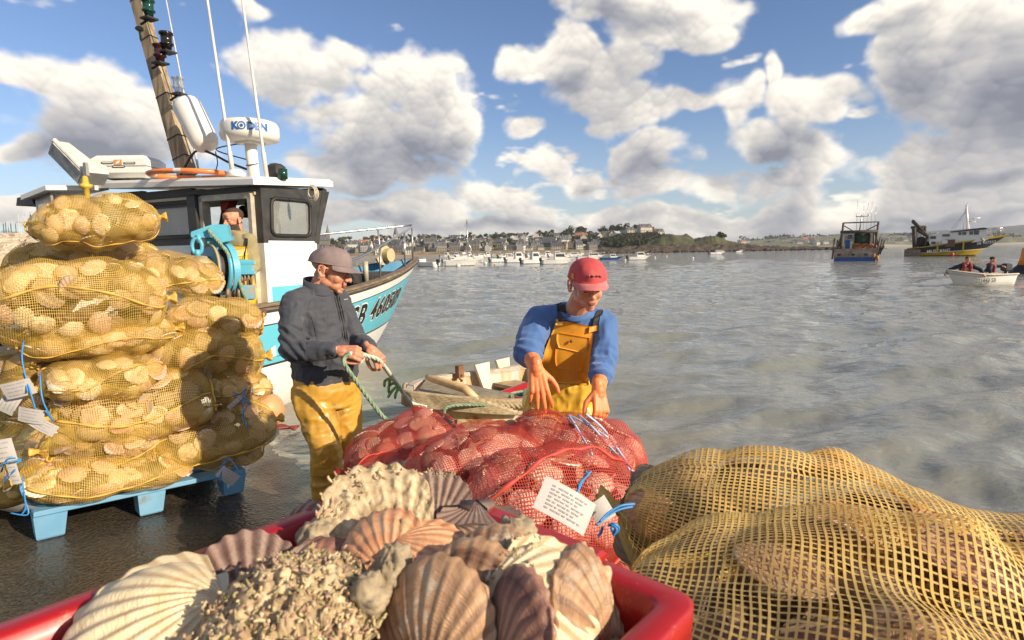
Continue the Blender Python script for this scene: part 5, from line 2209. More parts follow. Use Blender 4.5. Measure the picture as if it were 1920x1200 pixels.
# twine and paper tags
def paper_tag(c, w_, h_, yaw, rollz, pitch, label, group=None, parent=None, lines=6, bend=.15, cat='tag'):
    root = thing('paper_tag', label, cat, c, group=group)
    M = Matrix.Rotation(yaw, 3, 'Z') @ Matrix.Rotation(pitch, 3, 'X') @ Matrix.Rotation(rollz, 3, 'Y')
    nx = 9
    V, Fc = [], []
    for i in range(nx):
        t = i / (nx - 1) - .5
        for z in (-.5, .5):
            V.append(M @ Vector((t * w_, bend * w_ * (t * t * 2), z * h_)))
    for i in range(nx - 1):
        Fc.append((2 * i, 2 * i + 2, 2 * i + 3, 2 * i + 1))
    me = mesh('paper', V, Fc)
    link('paper', me, root, [PAPER])
    mb = MB()
    for k in range(lines):
        z = .34 - k * .66 / max(1, lines - 1)
        n = 7
        x0, x1 = -.36, .36 - .2 * ((k * 7) % 3) / 2
        for j in range(n):
            a = x0 + (x1 - x0) * j / n
            b2 = a + (x1 - x0) / n * (.55 + .3 * ((j * 5 + k) % 3) / 2)
            q = []
            for (x, zz) in ((a, z - .022), (b2, z - .022), (b2, z + .022), (a, z + .022)):
                q.append(M @ Vector((x * w_, bend * w_ * (x * x * 2) - .0012, zz * h_)))
            mb.add(q, [(0, 1, 2, 3)])
    o = mb.build('print_lines', INK, root)
    o['kind'] = 'stuff'
    return root


def twine(paths, label, group=None, r=.0042):
    root = MB()
    for p in paths:
        root.tube(cat_(p, 5), r, 6)
    o = root.build('blue_twine', TWINE)
    return tag(o, label, 'twine', group)


GT = 'white paper tags tied to the bags'
for (px, py, Y, w_, h_, yaw, ro, pi_, lab) in (
        (33, 730, 3.02, .15, .095, .25, rad(-12), .25, 'white paper tag, the highest of those fanned at the left of the stack'),
        (17, 756, 3.05, .13, .085, .2, rad(-55), .1, 'white paper tag hanging at the left picture edge below the highest one'),
        (57, 780, 3.02, .13, .085, .1, rad(14), .1, 'white paper tag in the middle of the fan at the left of the stack'),
        (80, 798, 3.04, .14, .07, .2, rad(38), .0, 'narrow tilted paper tag, right-hand end of the fan at the left of the stack'),
        (26, 889, 3.0, .05, .12, .2, rad(-5), .1, 'small upright paper tag left of the bottom bags'),
        (32, 955, 3.0, .14, .09, .3, rad(-18), .9, 'paper tag hanging by twine over the left corner of the pallet'),
        (427, 893, 3.62, .13, .09, .2, rad(42), .1, 'paper tag hanging by twine over the right corner of the pallet'),
        (440, 755, 3.78, .03, .11, .3, rad(50), .1, 'narrow paper tag tied to the small bag on the right of the stack'),
        (6, 845, 3.0, .10, .13, .3, rad(-5), .1, 'grey paper tag at the left picture edge half way down the stack')):
    t_ = paper_tag(at(px, py, Y), w_, h_, yaw, ro, pi_, lab, GT, lines=4, bend=.10)


def ap(*q):
    return [at(*p) for p in q]


twine([ap((44, 640, 3.12), (42, 680, 3.05), (60, 745, 3.03), (75, 790, 3.05), (90, 800, 3.08)), ap((75, 700, 3.1), (80, 750, 3.05), (100, 790, 3.08), (85, 770, 3.02)), ap((44, 700, 3.05), (52, 735, 3.02))],
      'blue twine hanging with paper tags down the left side of the stack')
twine([ap((2, 885, 3.05), (15, 860, 3.0), (40, 862, 3.05), (22, 875, 3.0), (8, 905, 3.02), (28, 880, 2.99)), ap((40, 862, 3.05), (10, 868, 3.0), (-8, 880, 3.02))],
      'blue twine loops at the left picture edge beside the lowest bags')
twine([ap((45, 893, 3.05), (38, 915, 3.0), (48, 940, 3.0), (52, 965, 2.98), (20, 962, 2.97)), ap((42, 905, 3.0), (48, 950, 2.99), (40, 965, 2.98))],
      'blue twine hanging over the left corner of the pallet')
twine([ap((437, 742, 3.83), (452, 738, 3.76), (462, 728, 3.8), (458, 745, 3.76), (466, 755, 3.75), (455, 780, 3.73), (466, 803, 3.72)), ap((440, 745, 3.8), (470, 758, 3.76), (455, 745, 3.75), (458, 790, 3.74)), ap((437, 735, 3.8), (446, 740, 3.76))],
      'blue twine knotted round the small bag on the right of the stack')
twine([ap((418, 868, 3.68), (410, 890, 3.62), (413, 905, 3.6)), ap((412, 864, 3.68), (430, 860, 3.64), (445, 880, 3.62), (455, 888, 3.6)), ap((425, 862, 3.66), (416, 880, 3.62), (412, 902, 3.6))],
      'blue twine hanging over the right corner of the pallet')

from mathutils.bvhtree import BVHTree

# ------------------------------------------------------------------ red crate with scallops in the foreground
REDC = mat('red_crate_plastic', (.40, .012, .012), .42, (.30, .008, .009), 6, .6, col3=(.46, .15, .11), s3=22, a3=(.60, .70), bump=.0006, bscale=60, coat=.15)
CEX, CEY = Vector((.756, -.654, 0)), Vector((-.673, -.741, 0)).normalized()
CEX = Vector((-CEY.y, CEY.x, 0)) * 1.0
CEX = CEX if CEX.x > 0 else -CEX
CRZ = 1.37
CC = Vector((-.183, .867, 0))
CLX, CLY, CH = .50, .74, .27
CM = Matrix((CEX, -CEY, Vector((0, 0, 1)))).transposed().to_4x4()   # local y points away from the camera
CM.translation = CC + CEX * (CLX / 2 - .005) + CEY * (CLY / 2 - .005)


def rrect(hx, hy, r, z, n=6):
    out = []
    for (sx, sy, a0) in ((1, 1, 0), (-1, 1, 90), (-1, -1, 180), (1, -1, 270)):
        for i in range(n + 1):
            t = rad(a0 + 90 * i / n)
            out.append(Vector((sx * (hx - r) + math.cos(t) * r, sy * (hy - r) + math.sin(t) * r, z)))
    return out


def make_crate(label, z, group):
    M = CM.copy()
    M.translation.z = z
    root = thing('fish_crate', label, 'crate', mw=M, group=group)
    hx, hy = CLX / 2, CLY / 2
    w = MB()
    w.loft([rrect(hx - .055, hy - .055, .03, -CH), rrect(hx - .030, hy - .030, .03, -.05), rrect(hx - .028, hy - .028, .03, -.036),
            rrect(hx - .003, hy - .003, .026, -.036), rrect(hx, hy, .026, -.034), rrect(hx + .001, hy + .001, .026, -.003), rrect(hx - .003, hy - .003, .025, 0),
            rrect(hx - .026, hy - .026, .018, 0), rrect(hx - .031, hy - .031, .016, -.003), rrect(hx - .036, hy - .036, .015, -.03), rrect(hx - .062, hy - .062, .03, -CH + .012)], cap=True)
    w.build('tub', REDC, root)
    for (cx, cy, lx, ly) in ((0.04, hy - .016, .20, .026), (0.04, -hy + .016, .20, .026), (hx - .016, 0, .026, .22),):
        MB().box((cx - .0, cy, .006), (lx, ly, .014), bev=.004).build('stacking_lug', REDC, root)
    for sx in (-1, 1):
        for k in range(5):
            MB().box((sx * (hx - .041), -hy + .12 + k * (2 * hy - .24) / 4, -.13), (.014, .012, .18)).build('rib', REDC, root)
    return root


make_crate('red plastic crate heaped with loose scallops right in front of the camera', CRZ, 'red crates stacked in the foreground')
for k in range(4):
    make_crate('red plastic crate stacked beneath the crate of loose scallops', CRZ - .255 * (k + 1), 'red crates stacked in the foreground')

SM_ORANGE = shell_material('shell_orange', [(.50, .17, .07), (.74, .42, .22), (.64, .27, .13)], (.34, .11, .05), 2, (.5, .40, .28), .2)
SM_YELLOW = shell_material('shell_yellow', [(.62, .44, .22), (.80, .68, .44), (.70, .54, .30)], (.40, .22, .09), 2, (.46, .34, .2), .2)
SM_PURPLE = shell_material('shell_purple', [(.13, .055, .035), (.34, .17, .11), (.52, .33, .22)], (.10, .035, .04), 2, (.3, .22, .17), .2)
SM_DARK = shell_material('shell_dark', [(.10, .055, .045), (.22, .14, .11), (.16, .09, .08)], (.36, .24, .18), 2, (.30, .23, .18), .2)
SM_BROWN = shell_material('shell_brown_ribbed', [(.15, .065, .03), (.50, .31, .17), (.28, .13, .065)], (.08, .035, .025), 2, (.42, .35, .26), .2)
SM_CHALK = shell_material('shell_chalky', [(.36, .25, .13), (.64, .51, .32), (.28, .19, .10)], (.26, .18, .10), 3, (.13, .09, .05), .2, .75)
STONE = mat('grey_stone', (.22, .17, .105), .8, (.42, .34, .22), 40, .7, bump=.004, bscale=70, col3=(.08, .065, .05), s3=26)
CRUSTM = [mat('crust_cream', (.66, .53, .32), .8, (.44, .33, .18), 60), mat('crust_olive', (.44, .38, .18), .8, (.27, .22, .10), 60), mat('crust_pink', (.46, .30, .21), .7, (.30, .18, .12), 60)]


def orient(n, f):
    n = Vector(n).normalized()
    f = Vector(f)
    f = (f - n * f.dot(n)).normalized()
    x = f.cross(n)
    return Matrix((x, f, n)).transposed()


def add_crust(root, me, n, size, seed, zone=None):
    rs = random.Random(seed)
    vs = [v for v in me.vertices if v.normal.z > .0 and v.co.z > .0 and (zone is None or zone(v.co))]
    vs = vs or list(me.vertices)[:1000]
    mb = MB()
    for i in range(n):
        v = rs.choice(vs)
        p = v.co + v.normal * .0003
        t = Vector((rs.gauss(0, 1), rs.gauss(0, 1), rs.gauss(0, .35))).normalized()
        L = size * rs.uniform(.6, 2.0)
        r = size * rs.uniform(.16, .32)
        pts = [p]
        for k in range(4):
            t = (t + Vector((rs.gauss(0, .6), rs.gauss(0, .6), rs.gauss(0, .25)))).normalized()
            q = pts[-1] + t * L / 4
            q.z = max(q.z, p.z - .001) + .0002
            pts.append(q)
        mb.tube(pts, [r * .5, r, r * 1.1, r, r * .8], 6, m=rs.choices([0, 1, 2], [4, 3, 3])[0])
    o = mb.build('worm_crust', CRUSTM, root)
    o['kind'] = 'stuff'


def hero(px, py, Y, n, f, r, m, label, flat=False, depth=None, crust=0, cs=.006, seed=0, wob=.04, cdisp=0.0, zone=None, closed=True, cat='scallop', grp='loose scallops in the red crate'):
    me = scallop_mesh('scallop', 150, 44, 14, r, depth or r * .36, flat, closed, cdisp, seed, wob, ridge=.0019)
    c = at(px, py, Y)
    Rm = orient(n, f)
    o = link('scallop', me, None, [m])
    o.matrix_world = Matrix.Translation(c - Rm @ Vector((0, r, depth or r * .3))) @ Rm.to_4x4()
    tag(o, label, cat, grp)
    if crust:
        add_crust(o, me, crust, cs, seed, zone)
    return o


hero(545, 1005, .74, (-.55, -.55, .55), (-.25, .25, .9), .052, SM_PURPLE, 'purple ribbed scallop standing at the left of the heap against the rim', seed=11, closed=True)
hero(530, 1045, .76, (-.75, -.5, .3), (-.3, .2, .9), .055, SM_DARK, 'dark open valve behind the purple scallop', seed=12, flat=True)
hero(693, 968, .66, (.12, -.62, .72), (-.55, .25, .75), .066, SM_CHALK, 'big pale chalky scallop with worm tubes on top of the heap', flat=True, crust=300, cs=.0052, seed=13, wob=.12, cdisp=.0028,
     zone=lambda c: c.y > .10 or (c.x < .02 and c.y < .07))
hero(820, 930, .74, (.10, -.75, .62), (.05, .3, 1), .043, SM_DARK, 'brown fan shell, darkened for shade, with pale edge standing upright at the top of the heap', flat=True, seed=14, crust=40, cs=.003, zone=lambda c: c.y > .074)  # dark valve colour stands in for the shade on its face
hero(905, 962, .68, (.1, -.10, 1), (.2, -.95, .1), .050, SM_DARK, 'dark scallop lying edge-on beside the raised crate rim', flat=True, seed=15, crust=50, cs=.004, zone=lambda c: c.y > .08)
hero(880, 1000, .64, (.0, .1, 1), (.5, -.8, .0), .05, SM_BROWN, 'brown scallop lying flat under the dark one', seed=16)
hero(800, 1045, .575, (.10, -.45, .88), (.86, -.42, -.28), .050, SM_ORANGE, 'orange and cream scallop with fanned ribs in the middle of the heap', seed=17, wob=.02)
hero(700, 1025, .60, (-.25, -.65, .70), (-.5, .2, .6), .046, SM_ORANGE, 'orange banded scallop left of the fanned one', seed=18)
hero(870, 1110, .52, (-.25, -.80, .50), (.15, .30, .9), .052, SM_BROWN, 'brown ribbed scallop standing in the shadow of the orange one', seed=19)
hero(930, 1060, .56, (-.05, -.75, .60), (.3, .4, .9), .046, SM_BROWN, 'grey brown scallop behind the cream one', seed=20)
hero(1035, 1125, .50, (.30, -.62, .70), (.62, .05, -.35), .060, SM_YELLOW, 'cream yellow scallop with strong curved ribs at the right of the heap', seed=21, depth=.026, crust=60, cs=.005, zone=lambda c: c.y < .045)
hero(1120, 1125, .53, (.80, -.40, .30), (-.25, .2, .95), .055, SM_BROWN, 'dark closed scallop on edge against the right wall of the crate', seed=22)
hero(1150, 1150, .53, (.70, -.45, .45), (-.3, .2, .9), .05, SM_CHALK, 'pale scallop edge beside the dark closed one', seed=23, flat=True)
hero(245, 1155, .50, (-.05, -.42, .90), (-.93, -.35, -.20), .076, SM_YELLOW, 'large sunlit yellow scallop at the left front of the crate', seed=24, depth=.03, wob=.05)
hero(520, 1145, .47, (.0, -.42, .90), (-.5, .55, .4), .074, SM_CHALK, 'scallop wholly overgrown with worm tubes at the front of the heap', seed=25, crust=1400, cs=.0050, cdisp=.006, depth=.026)
hero(455, 1085, .60, (.15, -.80, .50), (-.2, .4, .8), .052, SM_DARK, 'dark shell edge between the yellow scallop and the overgrown one', seed=26, flat=True)
hero(800, 1160, .48, (-.4, -.80, .40), (.0, .3, .9), .055, SM_BROWN, 'reddish brown scallop low at the front of the heap', seed=27)
hero(950, 1160, .47, (-.85, -.40, .30), (.1, .2, .95), .048, SM_PURPLE, 'narrow edge of a purple scallop beside the cream yellow one', seed=28)
hero(620, 1075, .60, (.3, -.6, .7), (.5, .3, .5), .046, SM_PURPLE, 'purple grey scallop under the chalky one', seed=29)


def stone(px, py, Y, r, label, seed, s=(1, 1, 1), m=STONE):
    mb = MB()
    mb.ball((0, 0, 0), (r * s[0], r * s[1], r * s[2]), 56)
    V = np.array(mb.v)
    V = V * (1 + .30 * fbm(V, 1.3 / r, 6, seed, .62))[:, None]
    mb.v = [tuple(v) for v in V]
    o = mb.build('stone', m, None, at(px, py, Y))
    tag(o, label, 'stone', None)


stone(962, 1010, .63, .024, 'grey knobbly stone lying on the heap beside the crate wall', 1)
stone(985, 1022, .62, .016, 'small pale stone right of the grey knobbly stone', 2)
stone(738, 1078, .53, .021, 'large grey brown pebble under the fanned orange scallop', 3, (.9, 1, 1.35))
stone(755, 1000, .62, .014, 'dark pebble on top of the fanned orange scallop', 4)
stone(595, 1010, .66, .024, 'pale lump of barnacles stuck beside the purple scallop', 5)
stone(1000, 1050, .55, .018, 'crusted stone above the cream yellow scallop', 6, m=CRUSTM[0])
stone(690, 1120, .50, .020, 'brown pebble at the front of the heap', 7)
# the layer below
_rc = random.Random(31)
_fm = [scallop_mesh('scallop', 70, 16, 13, .052, .02, seed=40 + k, wob=.06) for k in range(4)]
for i, m_ in enumerate((SM_BROWN, SM_DARK, SM_ORANGE, SM_PURPLE)):
    _fm[i].materials.append(m_)
for i in range(64):
    o = bpy.data.objects.new('scallop', _fm[i % 4])
    COL.objects.link(o)
    gx, gy = i % 7, (i // 7) % 9
    lx = -CLX / 2 + .085 + (CLX - .17) * (gx + _rc.uniform(-.3, .3)) / 6
    ly = -CLY / 2 + .09 + (CLY - .18) * (gy + _rc.uniform(-.3, .3)) / 8
    z = -.075 + _rc.uniform(-.04, .025) + .05 * math.cos(lx * 5) * math.cos(ly * 3.5) - .03
    o.matrix_world = CM @ Matrix.Translation((lx, ly, CRZ * 0 + z)) @ orient((_rc.uniform(-.7, .7), _rc.uniform(-.9, .3), 1), (_rc.uniform(-1, 1), _rc.uniform(-1, 1), 0)).to_4x4() @ Matrix.Translation((0, -.05, 0))
    o.location.z += CRZ
    tag(o, 'loose scallop wedged low in the red crate below the top layer', 'scallop', 'scallops filling the red crate')

# ------------------------------------------------------------------ red bags
bag_proto('r1', .66, .20, .150, 21, NETR, 40, peak=.02, pitch=.0092, width=.0027)
bag_proto('r2', .66, .19, .160, 22, NETR, 42, peak=.02, pitch=.0096, width=.0027)
GR = 'red net bags of scallops piled behind the crate'
put_bag('r1', at(652, 885, 2.66), at(868, 818, 2.92), roll=.4, label='shaded red net bag at the left of the pile beside the man in grey', group=GR, scale_t=1.05)
put_bag('r2', at(768, 915, 2.26), at(1012, 838, 2.55), roll=.2, label='red net bag lying slantwise in the middle of the pile', group=GR, scale_t=1.02)
R3B = put_bag('r1', at(884, 968, 1.98), at(1192, 945, 2.24), roll=2.4, label='red net bag in front with a blue twine knot on it', group=GR, scale_t=1.16, flip=True)
R4B = put_bag('r2', at(950, 822, 2.62), at(1200, 918, 2.40), roll=1.6, label='red net bag the young man is gripping at the top of the pile', group=GR, scale_t=1.10)
for i in range(12):
    lvl = i // 4
    j = i % 4
    c = Vector((-.55 + .34 * j + (.08 if lvl % 2 else 0), 2.62 - .12 * j, 0.17 + .215 * lvl))
    dx = Vector((.22, .24, 0)) if lvl % 2 else Vector((.26, .16, 0))
    put_bag('r1' if i % 2 else 'r2', c - dx, c + dx, roll=i * 1.1, label='red net bag buried in the lower layers of the pile', group=GR)
for (x, y) in ((-.12, 2.55),):
    c = Vector((x, y, .72))
    put_bag('r2', c - Vector((.26, .14, 0)), c + Vector((.26, .14, 0)), roll=.7, label='red net bag buried in the lower layers of the pile', group=GR)

def on_bags(bags, pts, off=.006):
    vs, ps = [], []
    for b_ in bags:
        me = [c for c in b_.children if c.name.startswith('net')][0].data
        k = len(vs)
        vs += [b_.matrix_world @ v.co for v in me.vertices]
        ps += [tuple(k + i for i in p.vertices) for p in me.polygons]
    bv = BVHTree.FromPolygons(vs, ps)
    out = []
    for (x, y) in pts:
        d = Vector(ray(x, y)).normalized()
        best = None
        for jx in (0, 1.5, -1.5, 3, -3):
            h = bv.ray_cast(Vector(CAM), Vector(ray(x + jx, y + jx * .5)).normalized())
            if h[0] is not None and (best is None or h[3] < best):
                best = h[3]
        out.append(Vector(CAM) + d * ((best or 2.5) - off))
    return out


R3B_, R4B_ = [R3B], [R4B, R3B]
twine([on_bags(R3B_, q) for q in (((1108, 884), (1100, 892), (1094, 900), (1086, 915), (1080, 928)), ((1098, 884), (1103, 890), (1088, 905), (1084, 922)))],
      'pale blue twine knot on the front red bag')
o = twine([on_bags(R4B_, q) for q in (((1066, 778), (1078, 796), (1095, 825), (1110, 852)), ((1085, 778), (1110, 800), (1150, 845), (1180, 880)), ((1098, 776), (1130, 803), (1162, 848), (1186, 884)), ((1066, 778), (1090, 790), (1140, 820)))],
          'pale blue cord slung over the red bag under the young man\'s hands', r=.005)
o.data.materials.clear()
o.data.materials.append(mat('pale_blue_cord', (.30, .48, .74), .5, (.55, .62, .74), 20))

# ------------------------------------------------------------------ yellow bags close to the camera on the right
HI = []
for k in range(5):
    me_ = scallop_mesh('near_scallop', 90, 20, 13, .060, .022 if k % 2 else .012, flat=(k % 2 == 0), seed=60 + k, wob=.06, crust=.001)
    me_.materials.append((SM_BROWN, SM_ORANGE, SM_PURPLE, SM_BROWN, SM_DARK)[k])
    HI.append(me_)
NETN = net_material('near_yellow_net', (.93, .68, .24), (.86, .58, .17), .3)
bag_proto('n1', 1.02, .27, .165, 51, NETN, 46, pitch=.0108, width=.0036, nlow=90, hi=HI, lump=1.3, peak=.060)
bag_proto('n2', .98, .25, .155, 52, NETN, 44, pitch=.0108, width=.0036, nlow=90, hi=HI, lump=1.2, peak=.055)
GN = 'big yellow net bags close to the camera'
put_bag('n1', (.205, .92, 1.13), (1.16, .46, .96), roll=.3, label='yellow net bag nearest the camera filling the lower right corner', group=GN)
put_bag('n2', (.27, 1.30, 1.10), (1.25, .94, .89), roll=1.9, label='yellow net bag behind the nearest one with the water beyond it', group=GN)
for i, (x0, y0, x1, y1, z) in enumerate(((.25, .80, 1.10, .45, .72), (.36, 1.18, 1.2, .85, .70), (.35, .95, 1.2, .55, .52), (.4, 1.25, 1.25, .92, .52), (.25, .85, 1.15, .45, .24), (.36, 1.2, 1.2, .85, .24))):
    put_bag('n2' if i % 2 else 'n1', (x0, y0, z), (x1, y1, z), roll=i * .9, label='yellow net bag underneath the two big ones near the camera', group=GN)
twine([ap((1190, 945, .98), (1165, 948, .97), (1140, 962, .96), (1125, 978, .95)), ap((1186, 950, .98), (1160, 956, .97), (1135, 970, .96), (1118, 985, .95))],
      'dark blue twine loop between the red bags and the near yellow bag', r=.0022)
twine([ap((1142, 985, .90), (1150, 982, .89), (1160, 990, .89), (1152, 1000, .89), (1146, 990, .885)), ap((1146, 984, .89), (1156, 992, .885), (1150, 1004, .885)), ap((1130, 988, .9), (1126, 1000, .9), (1120, 1005, .9))],
      'pale blue twine tying the neck of the near yellow bag', r=.0026)
paper_tag(at(1066, 950, .90), .108, .056, .45, rad(37), -.30, 'large grey white paper tag standing up behind the crate rim', None, lines=7, bend=.22)
paper_tag(at(1128, 958, 1.02), .040, .045, .1, rad(-30), -.1, 'small corner of a second paper tag right of the large one', None, lines=0)

# ------------------------------------------------------------------ people
from mathutils.bvhtree import BVHTree


class Blob:
    def __init__(s):
        s.mb = MB()

    def cap(s, a, b, r0, r1, n=14):
        a, b = Vector(a), Vector(b)
        s.mb.tube([a, b], [r0, r1], n)
        s.mb.ball(a, r0, n)
        s.mb.ball(b, r1, n)
        return s

    def chain(s, pts, rs, n=12):
        for i in range(len(pts) - 1):
            s.cap(pts[i], pts[i + 1], rs[i], rs[i + 1], n)
        return s

    def ell(s, c, r, M=None, n=16):
        s.mb.ball(c, r, n, M=M)
        return s

    def loft(s, rings, n=22):
        """rings: (centre, right axis * half width, forward axis * half depth)"""
        R_ = []
        for c, a, b in rings:
            c, a, b = Vector(c), Vector(a), Vector(b)
            R_.append([c + a * (math.copysign(abs(math.cos(t)) ** .85, math.cos(t))) + b * (math.copysign(abs(math.sin(t)) ** .85, math.sin(t))) for t in [2 * math.pi * k / n for k in range(n)]])
        s.mb.loft(R_)
        return s

    def finish(s, name, m, parent, base, voxel=.008, smooth_=4, fold=None, mats_by=None, cut=None):
        s.mb.v = [tuple(Vector(v) - Vector(base)) for v in s.mb.v]
        o = s.mb.build(name, m if isinstance(m, (list, tuple)) else [m], parent)
        o.data.polygons.foreach_set('material_index', [0] * len(o.data.polygons))
        r = o.modifiers.new('r', 'REMESH')
        r.mode = 'VOXEL'
        r.voxel_size = voxel
        r.use_smooth_shade = True
        if smooth_:
            q = o.modifiers.new('s', 'SMOOTH')
            q.iterations = smooth_
            q.factor = .5
        ms = list(o.data.materials)
        evaled(o)
        me = o.data
        me.materials.clear()
        for m_ in ms:
            me.materials.append(m_)
        n = len(me.vertices)
        V = np.empty(n * 3, np.float32)
        me.vertices.foreach_get('co', V)
        V = V.reshape(-1, 3).astype(np.float64)
        if fold is not None:
            N = np.empty(n * 3, np.float32)
            me.vertices.foreach_get('normal', N)
            V = V + N.reshape(-1, 3) * fold(V + np.array(base))[:, None]
            me.vertices.foreach_set('co', V.astype(np.float32).ravel())
        if cut is not None:
            import bmesh
            bm = bmesh.new()
            bm.from_mesh(me)
            k = cut(V + np.array(base))
            bm.verts.ensure_lookup_table()
            bmesh.ops.delete(bm, geom=[bm.verts[i] for i in np.nonzero(k)[0]], context='VERTS')
            bm.to_mesh(me)
            bm.free()
        if mats_by is not None:
            c = np.empty(len(me.polygons) * 3, np.float32)
            me.polygons.foreach_get('center', c)
            me.polygons.foreach_set('material_index', mats_by(c.reshape(-1, 3) + np.array(base)).astype(np.int32))
        me.polygons.foreach_set('use_smooth', [True] * len(me.polygons))
        me.update()
        return o


def ridged(P, s, seed, o=3):
    r, a = 0, 1.0
    P = P + .06 * np.stack([vnoise(P, 4, seed + 50), vnoise(P, 4, seed + 51), vnoise(P, 4, seed + 52)], -1)
    for k in range(o):
        r = r + a * (1 - 2.2 * np.abs(vnoise(P, s * 1.9 ** k, seed + k)))
        a *= .5
    return r


def frame(fwd, up=(0, 0, 1)):
    """columns: lateral (person's right), forward, up"""
    f = Vector(fwd).normalized()
    u = Vector(up)
    u = (u - f * u.dot(f)).normalized()
    r = f.cross(u)
    return Matrix((r, f, u)).transposed()


SKIN = {}


def skin(name, c, c2):
    return mat(name, c, .5, c2, 22, .6, bump=.0012, bscale=160, col3=tuple(min(1, x * 1.0) * y for x, y in zip(c, (1.05, .72, .66))), s3=9, a3=(.5, .75), sub=.12)


def head_prims(b, H, R3, s=1.0, nose=1.0, jaw=1.0, fat=1.0, ears=True):
    """H: centre of the head at ear height; R3: lateral, forward, up"""
    def P(x, y, z):
        return H + R3 @ (Vector((x, y, z)) * s)

    def E(x, y, z, rx, ry, rz, n=18, M=None):
        b.ell(P(x, y, z), (rx * s, ry * s, rz * s), R3 if M is None else R3 @ M, n)
    E(0, -.012, .044, .074, .096, .070)
    E(0, .012, .022, .070, .082, .075)
    E(0, .036, -.018, .058 * fat, .052, .075)
    E(0, .040, -.070, .045 * jaw * fat, .045, .034)
    E(0, .072, -.096, .021 * jaw, .017, .016)
    for q in (-1, 1):
        E(q * .036, .058, -.030, .022 * fat, .022, .026)
        E(q * .044, .010, -.066, .018 * jaw * fat, .036, .022)
        E(q * .027, .083, .024, .024, .011, .009)
        E(q * .031, .071, -.001, .0155, .0135, .013)
        E(q * .0115 * nose, .101 + .004 * (nose - 1), -.032, .0085 * nose, .010, .008)
        if ears:
            M = Matrix.Rotation(-q * .35, 3, 'Z')
            E(q * .0765, -.008, -.008, .006, .019, .031, M=M)
            b.chain([P(q * .077, .008, -.030), P(q * .084, -.004, -.036), P(q * .088, -.024, -.012), P(q * .087, -.024, .014), P(q * .080, -.004, .024), P(q * .076, .010, .010)], [.006, .0065, .005, .005, .005, .004], 8)
    b.chain([P(0, .082, .018), P(0, .100, -.010), P(0, .113 + .006 * (nose - 1), -.028)], [.0085, .0095 * nose, .0125 * nose], 10)
    E(0, .092, -.046, .020, .008, .010)
    E(0, .094, -.0585, .0225, .0085, .0048)
    E(0, .0925, -.0685, .0185, .0085, .0058)
    E(0, .084, -.082, .016, .010, .008)
    E(0, .080, .052, .045, .020, .030)


def face_parts(root, base, H, R3, s=1.0, brow=(.08, .05, .03), down=.5, lidm=None):
    def P(x, y, z):
        return H + R3 @ (Vector((x, y, z)) * s) - Vector(base)
    for q in (-1, 1):
        w = MB()
        w.ball(P(q * .031, .0745, -.001), .0118 * s, 16)
        e = w.build('eye', mat('eye_white', (.62, .58, .54), .2), root)
        w = MB()
        w.ball(P(q * .031, .0820, -.001 - .006 * down), .0056 * s, 12)
        w.build('iris', mat('iris_dark', (.04, .03, .025), .15), e)
        # upper lid half closed
        w = MB()
        V = []
        nu, nv = 12, 8
        for i in range(nu):
            a = math.pi * (i / (nu - 1))
            for j in range(nv):
                t = rad(100 - (100 - (12 - 34 * down)) * j / (nv - 1))
                c, z = math.cos(t), math.sin(t)
                V.append(P(q * .031 + .0132 * math.cos(a) * max(.15, c), .0745 + .0134 * math.sin(a) * c, -.001 + .0132 * z))
        w.add(V, [tuple(f) for f in grid_faces(nu, nv)], 0, True)
        w.build('eyelid', lidm, root)
        w = MB()
        w.tube([P(q * (.014 + .0105 * k), .091 - .0035 * k * (k > 0) - .002 * k * k * .5, .0235 + .004 * math.sin(k * 1.1)) for k in range(4)], [.003 * s, .0042 * s, .004 * s, .002 * s], 7, flat=.9)
        w.build('eyebrow', mat('brow_hair', brow, .9, bump=.002, bscale=300), root)


def lip_index(H, R3, base, s=1.0, extra=None):
    RI = R3.inverted()

    def f(C):
        L = (C - np.array(H)) @ np.array(RI).T / s
        k = (np.abs(L[:, 0]) < .022) & (L[:, 1] > .085) & (L[:, 2] < -.054) & (L[:, 2] > -.074)
        r = k.astype(int)
        if extra is not None:
            r = extra(C, L, r)
        return r
    return f


def hair_from(body, root, base, H, R3, pred, off, m, s=1.0, name='hair', rough=.003):
    me = body.data
    V = np.array([v.co[:] for v in me.vertices]) + np.array(base)
    N = np.array([v.normal[:] for v in me.vertices])
    L = (V - np.array(H)) @ np.array(R3.inverted()).T / s
    k = pred(L)
    nz = .5 + .5 * vnoise(L * np.array([1, 1, .45]), 260, 7)
    W_ = V + N * (off + rough * nz)[:, None] - np.array(base)
    idx = -np.ones(len(V), int)
    fs = []
    for p in me.polygons:
        vs = p.vertices
        if all(k[i] for i in vs):
            fs.append([int(i) for i in vs])
    used = sorted({i for f in fs for i in f})
    mp = {i: j for j, i in enumerate(used)}
    o = link(name, mesh(name, W_[used] if used else np.zeros((0, 3)), [tuple(mp[i] for i in f) for f in fs]), root, [m])
    return o


